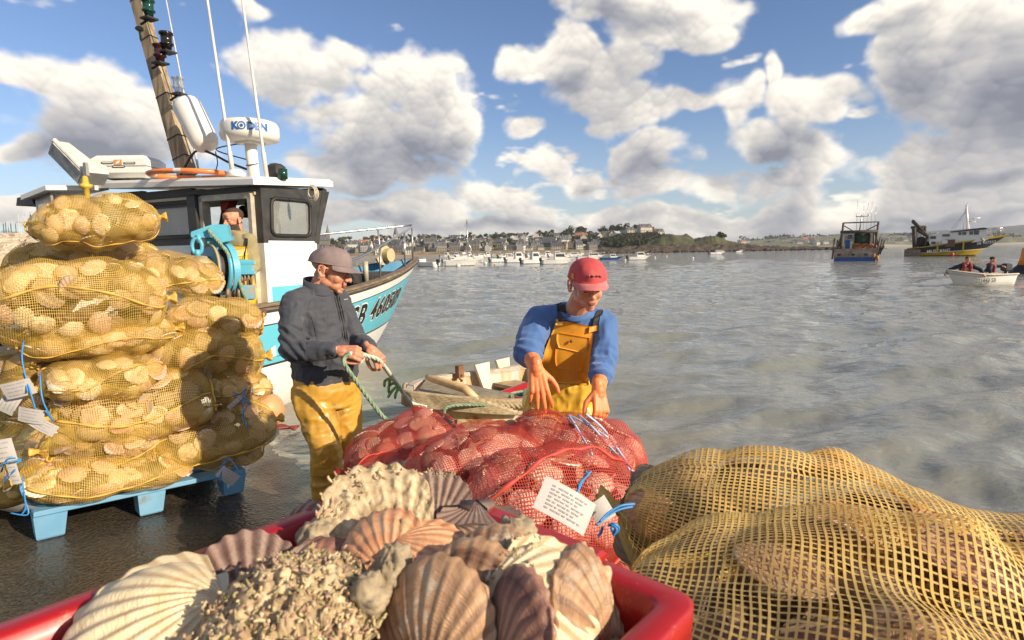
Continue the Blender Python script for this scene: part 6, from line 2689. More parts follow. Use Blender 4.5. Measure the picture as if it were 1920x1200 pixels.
def cap_obj(root, base, H, R3, m, mp, s=1.0, brim=.070, tilt=0.0, label=None):
    def P(x, y, z):
        v = Matrix.Rotation(tilt, 3, 'X') @ Vector((x, y, z))
        return H + R3 @ (v * s) - Vector(base)
    w = MB()
    nu, nv = 60, 16
    rx, ry, rz = .085, .110, .078
    V = []
    for i in range(nu):
        a = 2 * math.pi * i / nu
        for j in range(nv):
            t = j / (nv - 1)
            ph = t * math.pi / 2
            c = math.cos(ph) ** .85
            seam = 1 - .012 * (abs(math.cos(a * 3)) ** 14) * (1 - t) ** .3
            pk = 1 + .028 * math.sin(a * 5 + t * 6) * math.sin(t * 3) + .012 * math.sin(a * 13 + 2) * t * (1 - t) * 3
            zz = .040 + rz * math.sin(ph) ** .95
            V.append(P(rx * math.cos(a) * c * seam * pk, -.006 + ry * math.sin(a) * c * seam * pk, zz - .010 * (1 - math.sin(a)) * (1 - t) + .016 * math.sin(a) * t * (1 - t)))
    w.add(V, [tuple(f) for f in grid_faces(nu, nv, wu=True)], 0, True)
    # band edge
    w.tube([P(rx * .995 * math.cos(a), -.006 + ry * .995 * math.sin(a), .040 - .010 * (1 - math.sin(a))) for a in [2 * math.pi * k / 40 for k in range(41)]], .003 * s, 6, cap=False)
    w.ball(P(0, -.006, .040 + rz), .006 * s, 8)
    c = w.build('cap', m, root)
    w = MB()
    top, bot = [], []
    na, nr = 24, 8
    for i in range(na):
        a = rad(90 - 68 + 136 * i / (na - 1))
        for j in range(nr):
            t = j / (nr - 1)
            ext = brim * max(0, math.cos((a - math.pi / 2) * 1.28)) ** .55 * t
            x = rx * .98 * math.cos(a) * (1 + .02 * t)
            y = -.006 + ry * .98 * math.sin(a) + ext
            z = .038 - .010 * (1 - math.sin(a)) - .20 * ext - 3.0 * x * x * t - .002
            top.append(P(x, y, z + .0028))
            bot.append(P(x, y, z - .0012))
    F_ = [tuple(f) for f in grid_faces(na, nr)]
    w.add(top, F_, 0, True)
    w.add(bot, [f[::-1] for f in F_], 0, True)
    e = [(i * nr + nr - 1) for i in range(na)]
    w.tube([Vector(top[k]) * .5 + Vector(bot[k]) * .5 for k in e], .0026 * s, 6)
    w.build('brim', mp, root)
    return c, P


def hand(b, wr, d, nrm, thumb, curl=(.5, .5, .5, .5), s=1.0, spread=.06, base_curl=None, thumb_in=.5, thumb_curl=.4):
    """wr wrist, d direction of the fingers, nrm back-of-hand normal, thumb +1/-1 side along d x nrm"""
    d = Vector(d).normalized()
    nrm = Vector(nrm)
    nrm = (nrm - d * nrm.dot(d)).normalized()
    lat = d.cross(nrm).normalized() * thumb          # toward the thumb
    wr = Vector(wr)
    tips = []

    def P(a, l, n):
        return wr + (d * a + lat * l + nrm * n) * s
    for l0, l1 in ((.028, .030), (.010, .010), (-.009, -.010), (-.026, -.029)):
        b.cap(P(.008, l0 * .7, 0), P(.088, l1, .002), .0150 * s, .0115 * s, 10)
    b.cap(P(-.03, 0, 0), P(.02, 0, 0), .026 * s, .023 * s, 12)
    lens = ((.040, .025, .021), (.045, .028, .022), (.041, .026, .021), (.032, .020, .019))
    for i, (l1, c) in enumerate(zip((.031, .0105, -.0100, -.0300), curl)):
        a = 0.12 + c * .9
        p = P(.092 - .006 * abs(i - 1), l1, .002)
        sp = (1.5 - i) * spread
        pts, rs = [p], [.0105]
        ang = a if base_curl is None else base_curl
        for k, L in enumerate(lens[i]):
            dd = (d * math.cos(ang) - nrm * math.sin(ang)) + lat * sp
            dd.normalize()
            pts.append(pts[-1] + dd * L * s)
            rs.append((.0098, .0088, .0072)[k])
            ang += c * (1.05 if k == 0 else .8)
        b.chain(pts, [r * s * (.88 if i == 3 else 1) for r in rs], 9)
        tips.append(pts[-1])
    # thumb leaves the side of the palm near its base
    p0 = P(.018, .026, -.006)
    d1 = (d * .70 + lat * (.75 - .3 * thumb_in) - nrm * (.25 + .5 * thumb_in)).normalized()
    d2 = (d * .90 + lat * (.25 - .5 * thumb_curl) - nrm * (.25 + .4 * thumb_in)).normalized()
    d3 = (d * .95 - lat * .5 * thumb_curl - nrm * (.2 + .3 * thumb_in)).normalized()
    q1 = p0 + d1 * .044 * s
    q2 = q1 + d2 * .034 * s
    q3 = q2 + d3 * .026 * s
    b.chain([p0, q1, q2, q3], [.0150 * s, .0118 * s, .0105 * s, .0080 * s], 9)
    return tips


def patch(root, base, bvh, rows, name, m, off=.008, n=14, th=.0):
    """cloth patch: rows of (left px, right px) pairs laid on the surface seen from the front"""
    V = []
    K = 4
    R_ = []
    for (l, r) in zip([q[0] for q in rows], [q[1] for q in rows]):
        R_.append((Vector((l[0], l[1], 0)), Vector((r[0], r[1], 0))))
    fine = []
    for i in range(len(R_) - 1):
        for k in range(K):
            t = k / K
            fine.append((R_[i][0].lerp(R_[i + 1][0], t), R_[i][1].lerp(R_[i + 1][1], t)))
    fine.append(R_[-1])
    for (l, r) in fine:
        for j in range(n):
            p = l.lerp(r, j / (n - 1))
            d = Vector(ray(p.x, p.y)).normalized()
            o = Vector(CAM)
            hit = bvh.ray_cast(o, d)
            if hit[0] is None:
                near = bvh.find_nearest(o + d * 3.0)
                q = near[0] + Vector((0, -off, 0))
            else:
                q = hit[0] - d * off
            V.append(q - Vector(base))
    # relax
    V = np.array([tuple(v) for v in V]).reshape(len(fine), n, 3)
    for _ in range(3):
        W_ = V.copy()
        W_[1:-1] = .5 * V[1:-1] + .25 * (V[2:] + V[:-2])
        V = W_.copy()
        W_[:, 1:-1] = .5 * V[:, 1:-1] + .25 * (V[:, 2:] + V[:, :-2])
        V = W_
    toc = np.array(CAM) - np.array(base) - V
    toc /= np.linalg.norm(toc, axis=-1, keepdims=True)
    V2 = V - toc * max(off * .8, .004)
    F_ = grid_faces(len(fine), n)
    e = []
    A, Bn = len(fine), n
    loop = [i * n for i in range(A)] + [(A - 1) * n + j for j in range(1, n)] + [i * n + n - 1 for i in range(A - 2, -1, -1)] + [j for j in range(n - 2, 0, -1)]
    Fl = [tuple(f) for f in F_] + [tuple(int(i) + A * n for i in f[::-1]) for f in F_]
    for a, b in zip(loop, loop[1:] + loop[:1]):
        Fl.append((a, b, b + A * n, a + A * n))
    me = mesh(name, np.concatenate([V.reshape(-1, 3), V2.reshape(-1, 3)]), Fl)
    return link(name, me, root, [m])


def bvh_of(objs, base):
    vs, ps = [], []
    for o in objs:
        k = len(vs)
        vs += [v.co + Vector(base) for v in o.data.vertices]
        ps += [tuple(k + i for i in p.vertices) for p in o.data.polygons]
    return BVHTree.FromPolygons(vs, ps)


JACKET = mat('charcoal_softshell', (.050, .055, .070), .75, (.038, .042, .054), 14, .6, bump=.0015, bscale=70, col3=(.12, .11, .10), s3=7, a3=(.64, .80), sheen=.15)
OILSKIN = mat('mustard_oilskin', (.58, .33, .045), .42, (.44, .23, .03), 5, .6, col3=(.16, .085, .02), s3=3.0, a3=(.48, .70), bump=.001, bscale=60, coat=.1)
OILSKIN_SHADE = mat('shade_toned_oilskin', (.72, .36, .035), .42, (.60, .25, .02), 5, .6, col3=(.36, .15, .02), s3=5, a3=(.58, .78), bump=.001, bscale=60, coat=.1)  # bib tone: the shadow of head and torso is put into this orange
BLUEK = mat('blue_sweatshirt', (.065, .155, .38), .85, (.05, .125, .32), 10, .6, bump=.0008, bscale=200, sheen=.3)
CAPG = mat('mauve_cap', (.25, .19, .18), .8, (.19, .145, .14), 12, .7, bump=.0015, bscale=60)
CAPR = mat('faded_red_cap', (.58, .085, .085), .8, (.46, .055, .06), 12, .7, bump=.0015, bscale=60)
CAPR2 = mat('faded_pink_brim', (.62, .20, .19), .8, (.5, .14, .14), 14, .7)
STRAP = mat('black_strap', (.02, .018, .016), .7, bump=.001)
BOOT = mat('dark_boot', (.03, .035, .03), .4)


def old_man():
    base = Vector((-1.06, 3.30, float(ramp_z(-1.06, 3.3))))
    root = thing('person', 'man in grey cap, charcoal jacket and mustard trousers standing and pulling a green rope', 'man', base)
    tf = Vector((.78, -.62, 0)).normalized()
    tr = Vector((tf.y, -tf.x, 0))                     # his right
    up = Vector((0, 0, 1))
    shc = at(597, 563, 3.32)
    rs_, ls_ = shc + tr * .155 + Vector((0, 0, -.005)), shc - tr * .125
    re_, le_ = at(546, 658, 3.06), at(668, 638, 3.36)
    rw, lw = at(634, 657, 2.98), at(694, 654, 3.16)
    H = at(619, 506, 3.33)
    Rh = frame((.97, -.10, -.26), (.10, .03, 1))
    pel = at(612, 728, 3.32)
    rh, lh = pel + tr * .09, pel - tr * .09
    rk, lk = at(611, 838, 3.16), at(652, 832, 3.34)
    ra, la = Vector((rk.x - .01, 3.22, base.z + .10)), Vector((lk.x + .0, 3.42, base.z + .08))
    SK = skin('skin_ruddy', (.52, .22, .13), (.60, .28, .17))
    b = Blob()
    head_prims(b, H, Rh, 1.12, nose=1.15, fat=1.06)
    nb = shc + up * .02
    b.cap(H + Rh @ Vector((0, -.02, -.05)), nb + tf * -.01, .062, .068)
    b.cap(H + Rh @ Vector((0, .02, -.085)), nb + tf * .02, .045, .05)
    b.loft([(pel, tr * .15, tf * .11), (pel + up * .25, tr * .15, tf * .12), (shc - up * .12, tr * .16, tf * .11), (shc, tr * .14, tf * .08)])
    b.chain([rs_, re_, rw], [.055, .045, .028])
    b.chain([ls_, le_, lw], [.055, .045, .028])
    b.chain([rh, rk, ra], [.08, .055, .04])
    b.chain([lh, lk, la], [.08, .055, .04])
    for a_, f_ in ((ra, Vector((.10, -.10, 0))), (la, Vector((.13, -.04, 0)))):
        b.cap(a_ - up * .04, a_ + f_ - up * .05, .04, .032)
    # right hand holds the rope coming from the left hand, palm to the body
    grip_r, grip_l = at(655, 662, 2.95), at(703, 667, 3.10)
    hand(b, rw + (grip_r - rw) * .15, (.93, -.12, -.10), (-.10, -.85, .45), 1, (.95, .95, .95, .9), 1.0, .01, thumb_in=.5, thumb_curl=.7)
    hand(b, lw, (.62, -.35, -.62), (.30, -.60, .72), 1, (.85, .88, .9, .9), 1.0, .01, thumb_in=.7, thumb_curl=.5)
    LIP = mat('lip', (.42, .13, .10), .45)
    body = b.finish('body', [SK, LIP], root, base, .0038, 2, mats_by=lip_index(H, Rh, base, 1.12),
                    fold=lambda P: .0012 * ridged(P, 26, 3, 2) * (P[:, 2] > 1.35))
    face_parts(root, base, H, Rh, 1.12, (.45, .38, .30), .6, SK)
    hair_from(body, root, base, H, Rh, lambda L: (L[:, 2] > -.045 + .35 * np.clip(L[:, 1] + .03, 0, 1)) & (L[:, 1] < .012) & (L[:, 2] < .06) & (np.abs(L[:, 0]) < .079) & ~((np.abs(L[:, 0]) > .066) & (L[:, 1] > -.035) & (L[:, 2] < .03)),
              .002, mat('grey_hair', (.42, .34, .25), .9, (.30, .24, .18), 120), 1.12)
    cap_obj(root, base, H, Rh, CAPG, CAPG, 1.16, .062, tilt=.0)
    # jacket
    j = Blob()
    hem = pel + up * .055
    j.loft([(hem - up * .02, tr * .180, tf * .140), (hem + up * .05, tr * .190, tf * .155), (hem + up * .20, tr * .186, tf * .160), (shc - up * .17, tr * .180, tf * .140),
            (shc - up * .05, tr * .19, tf * .125), (shc + up * .02, tr * .12, tf * .085), (shc + up * .075 + tf * .01, tr * .075, tf * .070)])
    j.ell(hem + up * .14 + tf * .06, (.15, .13, .15))
    j.cap(shc + up * .045, rs_, .060, .068)
    j.cap(shc + up * .045, ls_, .060, .068)
    for a1, a2, a3 in ((rs_, re_, rw), (ls_, le_, lw)):
        j.chain([a1 - up * .015, a1.lerp(a2, .5), a2, a2.lerp(a3, .45), a2.lerp(a3, .88)], [.076, .071, .060, .056, .045])
    TI = np.array([tr[:], tf[:], up[:]])

    def jf(P):
        Q = (P - np.array(shc)) @ TI.T
        e = .0055 * ridged(P * np.array([1, 1, 1.7]), 9.0, 5, 2) - .002
        e = e + .0032 * ridged(P * np.array([1.6, 1.6, 1]), 13.0, 9, 2)
        # drawn-in hem and folds at the elbow
        arm = np.linalg.norm(P - np.array(re_), axis=1) < .14
        e = e + np.where(arm, .010 * np.sin((P - np.array(re_)) @ np.array([.9, 0, 1.1]) * 110), 0) * .6
        return np.clip(e, -.014, .016)
    jk = j.finish('jacket', JACKET, root, base, .0065, 5, fold=jf)
    # collar, zip, chest mark, hem band
    w = MB()
    cc = shc + up * .082 + tf * .008
    rings = []
    for dz, k in ((-.03, 1.12), (.0, 1.08), (.035, 1.04), (.036, .98), (.0, .96)):
        rings.append([cc + up * (dz - .022 * math.sin(t)) + tr * math.cos(t) * .080 * k + tf * math.sin(t) * .078 * k - base for t in [2 * math.pi * i / 30 for i in range(30)]])
    w.loft(rings, cap=False)
    w.build('collar', JACKET, root)
    bv = bvh_of([jk], base)

    def on(px, py, off=.004):
        d = Vector(ray(px, py)).normalized()
        h = bv.ray_cast(Vector(CAM), d)
        return (h[0] if h[0] is not None else at(px, py, 3.2)) - d * off - base
    zp0 = [(632, 556), (634, 566), (638, 580), (642, 600), (646, 622), (649, 640)]
    zp1 = [(655, 679), (656, 688), (657, 698)]
    for dx, m_, r_, zp in [q + (z_,) for z_ in (zp0, zp1) for q in ((0, STRAP, .0045), (-4.2, mat('jacket_seam', (.03, .033, .04), .7), .0028), (4.2, mat('jacket_seam', (.03, .033, .04), .7), .0028))]:
        w = MB()
        w.tube(cat_([on(x + dx, y, .002) for x, y in zp], 3), r_, 6)
        w.build('zip' if dx == 0 else 'zip_placket', m_, root)
    for pts in (((583, 594), (590, 615), (592, 630)), ((566, 690), (580, 686), (596, 688))):
        w = MB()
        w.tube(cat_([on(x, y, .001) for x, y in pts], 4), .0022, 5)
        w.build('seam', mat('jacket_seam', (.03, .033, .04), .7), root)
    for k in range(4):
        w = MB()
        a_, b_ = on(645 + k * 1.9 + 0, 562.5 - .3 * k), on(646 + k * 1.9, 561 - .3 * k)
        w.tube([a_, b_], .0022, 5)
        w.build('chest_mark', mat('mark_white', (.7, .7, .7), .6), root)
    w = MB()
    w.tube([on(630, 650, .003), on(631, 657, .003)], .002, 5)
    w.build('cuff_mark', mat('mark_white', (.7, .7, .7), .6), root)
    # trousers
    t = Blob()
    t.loft([(pel + up * .09, tr * .175, tf * .135), (pel + up * .0, tr * .182, tf * .150), (pel - up * .10, tr * .165, tf * .135)])
    t.chain([rh - up * .03 + tr * .01, rh.lerp(rk, .55) - tf * .01, rk, rk.lerp(ra, .5), ra + up * .05], [.115, .103, .088, .088, .080])
    t.chain([lh - up * .03 - tr * .005, lh.lerp(lk, .55), lk, lk.lerp(la, .5), la + up * .05], [.112, .100, .086, .086, .080])

    def tfold(P):
        e = .009 * ridged(P * np.array([1.3, 1.3, .7]), 6.5, 15, 2)
        e = e + .0045 * ridged(P * np.array([1.0, 1.0, 2.0]), 9.0, 19, 2)
        return np.clip(e, -.016, .020)
    tr_o = t.finish('trousers', OILSKIN, root, base, .0075, 5, fold=tfold)
    for a_, f_ in ((ra, Vector((.10, -.10, 0))), (la, Vector((.13, -.04, 0)))):
        bt = Blob()
        bt.cap(a_ + up * .06, a_ - up * .03, .062, .055)
        bt.cap(a_ - up * .045, a_ + f_ - up * .055, .052, .045)
        bt.finish('boot', BOOT, root, base, .008, 3)
    # the rope through his hands: down to the ground one way, to the rowing boat the other
    rp = thing('rope', 'green mooring rope running through the hands of the man in grey to the rowing boat', 'rope', (0, 0, 0))
    w = rope_mb(cat_([at(757, 882, 2.9), at(752, 830, 2.95), at(740, 797, 2.95), at(720, 783, 2.95), at(695, 752, 2.95), at(670, 718, 2.94), at(652, 692, 2.93), at(644, 678, 2.93), at(648, 668, 2.945), at(657, 663, 2.95)], 6), .0125, turns=11)
    w.build('slack_end', ROPEG, rp)
    w = rope_mb(cat_([at(655, 663, 2.95), at(675, 664, 3.0), at(690, 668, 3.05), at(704, 672, 3.08), at(716, 682, 3.15), at(738, 712, 3.4), at(760, 742, 3.7), at(775, 757, 3.88), at(800, 763, 3.94)], 6), .0135, turns=11)
    w.build('taut_end', mat('rope_mixed', (.34, .46, .34), .85, (.62, .64, .58), 9, .8, bump=.002), rp)
    w = MB()
    for k, pts in enumerate((((735, 708), (722, 714), (721, 726)), ((742, 718), (730, 722), (729, 738)), ((748, 722), (736, 732), (727, 746)), ((750, 724), (742, 738), (741, 748)), ((738, 706), (730, 716), (733, 724)))):
        w.tube(cat_([at(x, y, 3.45) for x, y in pts], 4), [.009] * 8 + [.004], 6)
    w.build('weed_on_rope', mat('green_weed', (.12, .30, .10), .6, (.2, .4, .15), 20), rp)
    return root


old_man()


def young_man():
    base = Vector((.30, 3.22, float(ramp_z(.3, 3.22)) - .0))
    root = thing('person', 'young man in red cap, blue sweatshirt and orange bib overalls bending over the red bags', 'man', base)
    up = Vector((0, 0, 1))
    tf = Vector((.05, -1, 0)).normalized()
    tr = Vector((-1, -.05, 0)).normalized()              # his right is on the left of the picture
    rs_, ls_ = at(1012, 598, 2.98), at(1132, 606, 3.0)
    shc = (rs_ + ls_) / 2
    pel = at(1052, 742, 3.22)
    re_, le_ = at(992, 662, 2.80), at(1130, 682, 2.84)
    rw, lw = at(1006, 692, 2.62), at(1122, 732, 2.62)
    H = at(1101, 532, 2.80)
    Rh = frame((.13, -.93, -.30), (.02, -.3, .94))
    sp = (shc - pel).normalized()
    fn = (tf + up * .0)
    fn = (fn - sp * fn.dot(sp)).normalized()
    SK = skin('skin_tan', (.56, .26, .15), (.62, .31, .19))
    SKO = skin('skin_warm', (.74, .22, .07), (.80, .28, .10))
    b = Blob()
    head_prims(b, H, Rh, 1.04, nose=.95, jaw=1.04, fat=.98)
    b.chain([H + Rh @ Vector((0, -.025, -.045)), shc + sp * .03 + tf * .02, shc], [.056, .062, .07])
    b.loft([(pel, tr * .14, fn * .10), (pel.lerp(shc, .5), tr * .14, fn * .105), (shc - sp * .10, tr * .165, fn * .11), (shc, tr * .15, fn * .08)])
    b.chain([rs_, re_, rw], [.055, .046, .034])
    b.chain([ls_, le_, lw], [.055, .046, .034])
    rh, lh = pel + tr * .095, pel - tr * .095
    rk, lk = Vector((rh.x - .03, 3.05, .50)), Vector((lh.x + .03, 3.08, .50))
    ra, la = Vector((rk.x - .01, 3.20, base.z + .09)), Vector((lk.x + .01, 3.24, base.z + .09))
    b.chain([rh, rk, ra], [.08, .055, .04])
    b.chain([lh, lk, la], [.08, .055, .04])
    for a_ in (ra, la):
        b.cap(a_ - up * .04, a_ + Vector((0, -.13, -.045)), .04, .032)
    hand(b, rw, (.10, -.36, -.93), (.0, -.90, .35), -1, (.28, .22, .22, .30), 1.15, .13, thumb_in=.0, thumb_curl=-.5)
    hand(b, lw, (.06, -.45, -.88), (.45, -.80, .35), 1, (.45, .45, .5, .55), 1.12, .02, thumb_in=.4, thumb_curl=.3)
    LIP = mat('lip', (.42, .13, .10), .45)

    def ex(C, L, r):
        d1 = np.linalg.norm(C - np.array(rw), axis=1)
        arm = (C[:, 2] < re_.z + .02) & (C[:, 2] > .7) & (C[:, 1] < 2.84)
        return np.where(arm, 2, r)
    body = b.finish('body', [SK, LIP, SKO], root, base, .0038, 2, mats_by=lip_index(H, Rh, base, 1.04, ex))
    face_parts(root, base, H, Rh, 1.04, (.035, .022, .015), .95, SK)
    hair_from(body, root, base, H, Rh, lambda L: (L[:, 2] > -.035 + .5 * np.clip(L[:, 1] + .02, 0, 1)) & (L[:, 1] < .022) & (L[:, 2] < .06) & ~((np.abs(L[:, 0]) > .068) & (L[:, 1] < .02) & (L[:, 1] > -.035) & (L[:, 2] < .03)),
              .002, mat('dark_hair', (.03, .018, .012), .85), 1.04)
    # stubble shadow is hair: short beard stubble on the jaw
    c, P = cap_obj(root, base, H, Rh, CAPR, CAPR2, 1.10, .056, tilt=.02)
    # embroidered marks on the cap front, too worn to read
    rr = random.Random(3)
    for k in range(11):
        w = MB()
        x = -.034 + .0062 * k
        z = .064 + .006 * rr.random()
        y = -.006 + .110 * math.sqrt(max(0, 1 - (x / .086) ** 2)) * .972
        q = []
        for j in range(4):
            q.append(P(x + rr.uniform(-.004, .004), y + .0015, z + rr.uniform(-.007, .007)))
        w.tube(q, .0018, 5)
        w.build('stitched_mark', mat('thread_dark', (.07, .06, .06), .8) if k % 3 else mat('thread_grey', (.4, .38, .36), .8), root)
    w = MB()
    w.box(P(.078, .038, .052), (.006, .018, .022), rot=Rh)
    w.build('side_badge', mat('badge_yellow', (.7, .5, .05), .6), root)
    # sweatshirt
    j = Blob()
    j.loft([(pel + sp * .05, tr * .165, fn * .125), (pel.lerp(shc, .45), tr * .172, fn * .135), (shc - sp * .16, tr * .195, fn * .14), (shc - sp * .05, tr * .185, fn * .115), (shc + sp * .03, tr * .12, fn * .085), (shc + sp * .065 + tf * .02, tr * .078, fn * .070)])
    j.cap(shc + sp * .05, rs_, .064, .070)
    j.cap(shc + sp * .05, ls_, .064, .068)
    j.chain([rs_ - up * .01, rs_.lerp(re_, .5) + tr * .012, re_ + tr * .008, re_.lerp(rw, .18)], [.077, .075, .070, .058])
    j.chain([ls_ - up * .01, ls_.lerp(le_, .5) - tr * .012, le_, le_.lerp(lw, .48)], [.075, .073, .068, .058])

    def jf(Pp):
        e = .007 * ridged(Pp * np.array([1.6, 1.6, .6]), 8.0, 25, 2) - .002
        for c_ in (re_.lerp(rw, .2), le_.lerp(lw, .25)):
            d = np.linalg.norm(Pp - np.array(c_), axis=1)
            e = e + np.where(d < .17, .006 * np.sin((Pp @ np.array([.25, .5, 1.0])) * 120 + 3 * vnoise(Pp, 9, 4)) * np.clip(1 - d / .17, 0, 1), 0)
        return np.clip(e, -.014, .018)
    sw = j.finish('sweatshirt', BLUEK, root, base, .0065, 4, fold=jf)
    w = MB()
    cc = shc + sp * .075 + tf * .03
    rings = []
    for dz, k in ((-.016, 1.10), (.008, 1.04), (.010, .95), (-.006, .93)):
        rings.append([cc + sp * dz + tr * math.cos(t) * .078 * k + fn * math.sin(t) * .080 * k - base for t in [2 * math.pi * i / 30 for i in range(30)]])
    w.loft(rings, cap=False)
    w.build('neck_band', BLUEK, root)
    # overall trousers
    t = Blob()
    t.loft([(pel + sp * .20, tr * .182, fn * .152), (pel + sp * .06, tr * .185, fn * .160), (pel - up * .06, tr * .19, fn * .150), (pel - up * .14, tr * .18, fn * .14)])
    t.chain([rh - up * .03, rh.lerp(rk, .5), rk, ra + up * .05], [.125, .115, .098, .088])
    t.chain([lh - up * .03, lh.lerp(lk, .5), lk, la + up * .05], [.125, .115, .098, .088])
    OY = mat('yellow_oilskin', (.76, .50, .06), .40, (.66, .38, .04), 4, .6, col3=(.40, .2, .03), s3=6, a3=(.58, .76), coat=.15)  # lit tone of the overalls; the bib takes the shaded copy
    ov = t.finish('trousers', OY, root, base, .0075, 4, fold=lambda Pp: np.clip(.012 * ridged(Pp * np.array([1.2, 1.2, .8]), 6.5, 33, 3), -.014, .018))
    for a_ in (ra, la):
        bt = Blob()
        bt.cap(a_ + up * .06, a_ - up * .03, .064, .055)
        bt.cap(a_ - up * .045, a_ + Vector((0, -.13, -.05)), .052, .045)
        bt.finish('boot', BOOT, root, base, .008, 3)
    bv = bvh_of([sw, ov], base)
    bib = patch(root, base, bv, [((1044, 599), (1113, 613)), ((1036, 622), (1112, 634)), ((1024, 650), (1108, 660)), ((1016, 676), (1105, 688)), ((1006, 700), (1104, 708)), ((1004, 716), (1104, 722))], 'bib', OILSKIN_SHADE, .012, 18)
    bv2 = bvh_of([bib], base)
    patch(root, base, bv2, [((1044, 626), (1104, 636)), ((1042, 650), (1100, 662)), ((1040, 676), (1094, 688)), ((1044, 690), (1090, 697))], 'bib_pocket', OILSKIN_SHADE, .006, 12)
    patch(root, base, bv2, [((1044, 624), (1105, 634)), ((1043, 640), (1103, 651)), ((1048, 652), (1092, 662))], 'pocket_flap', OILSKIN_SHADE, .012, 12)
    bv3 = bvh_of([sw, bib], base)

    def ribbon(pts, wpx, name, m, off=.010):
        rows = []
        for x, y, k in pts:
            rows.append(((x - wpx / 2, y - k), (x + wpx / 2, y + k)))
        return patch(root, base, bv3, rows, name, m, off, 5)
    ribbon([(1044, 552, 2), (1047, 560, 1), (1051, 570, 0), (1053, 585, 0)], 15, 'strap', STRAP, .010)
    ribbon([(1131, 572, -4), (1126, 583, -4), (1121, 594, -3)], 15, 'strap', STRAP, .010)
    ribbon([(1053, 582, 0), (1053, 603, 0)], 12, 'buckle', mat('buckle_black', (.03, .028, .026), .35), .018)
    ribbon([(1120, 592, -3), (1116, 616, -2)], 12, 'buckle', mat('buckle_black', (.03, .028, .026), .35), .018)
    ribbon([(1050, 598, 0), (1050, 610, 0)], 16, 'strap_tab', OILSKIN_SHADE, .020)
    ribbon([(1113, 611, -2), (1112, 622, -2)], 16, 'strap_tab', OILSKIN_SHADE, .020)
    w = MB()
    h = bv3.ray_cast(Vector(CAM), Vector(ray(1071, 640)).normalized())
    q = (h[0] if h[0] is not None else at(1071, 640, 2.9)) - Vector(ray(1071, 640)) * .022 - base
    w.lathe([(.001, 0), (.008, 0), (.008, .004), (.001, .005)], q, 12, axis=(0, -1, .2))
    w.build('snap_button', mat('snap_metal', (.12, .1, .08), .4, metal=.8), root)
    return root


young_man()


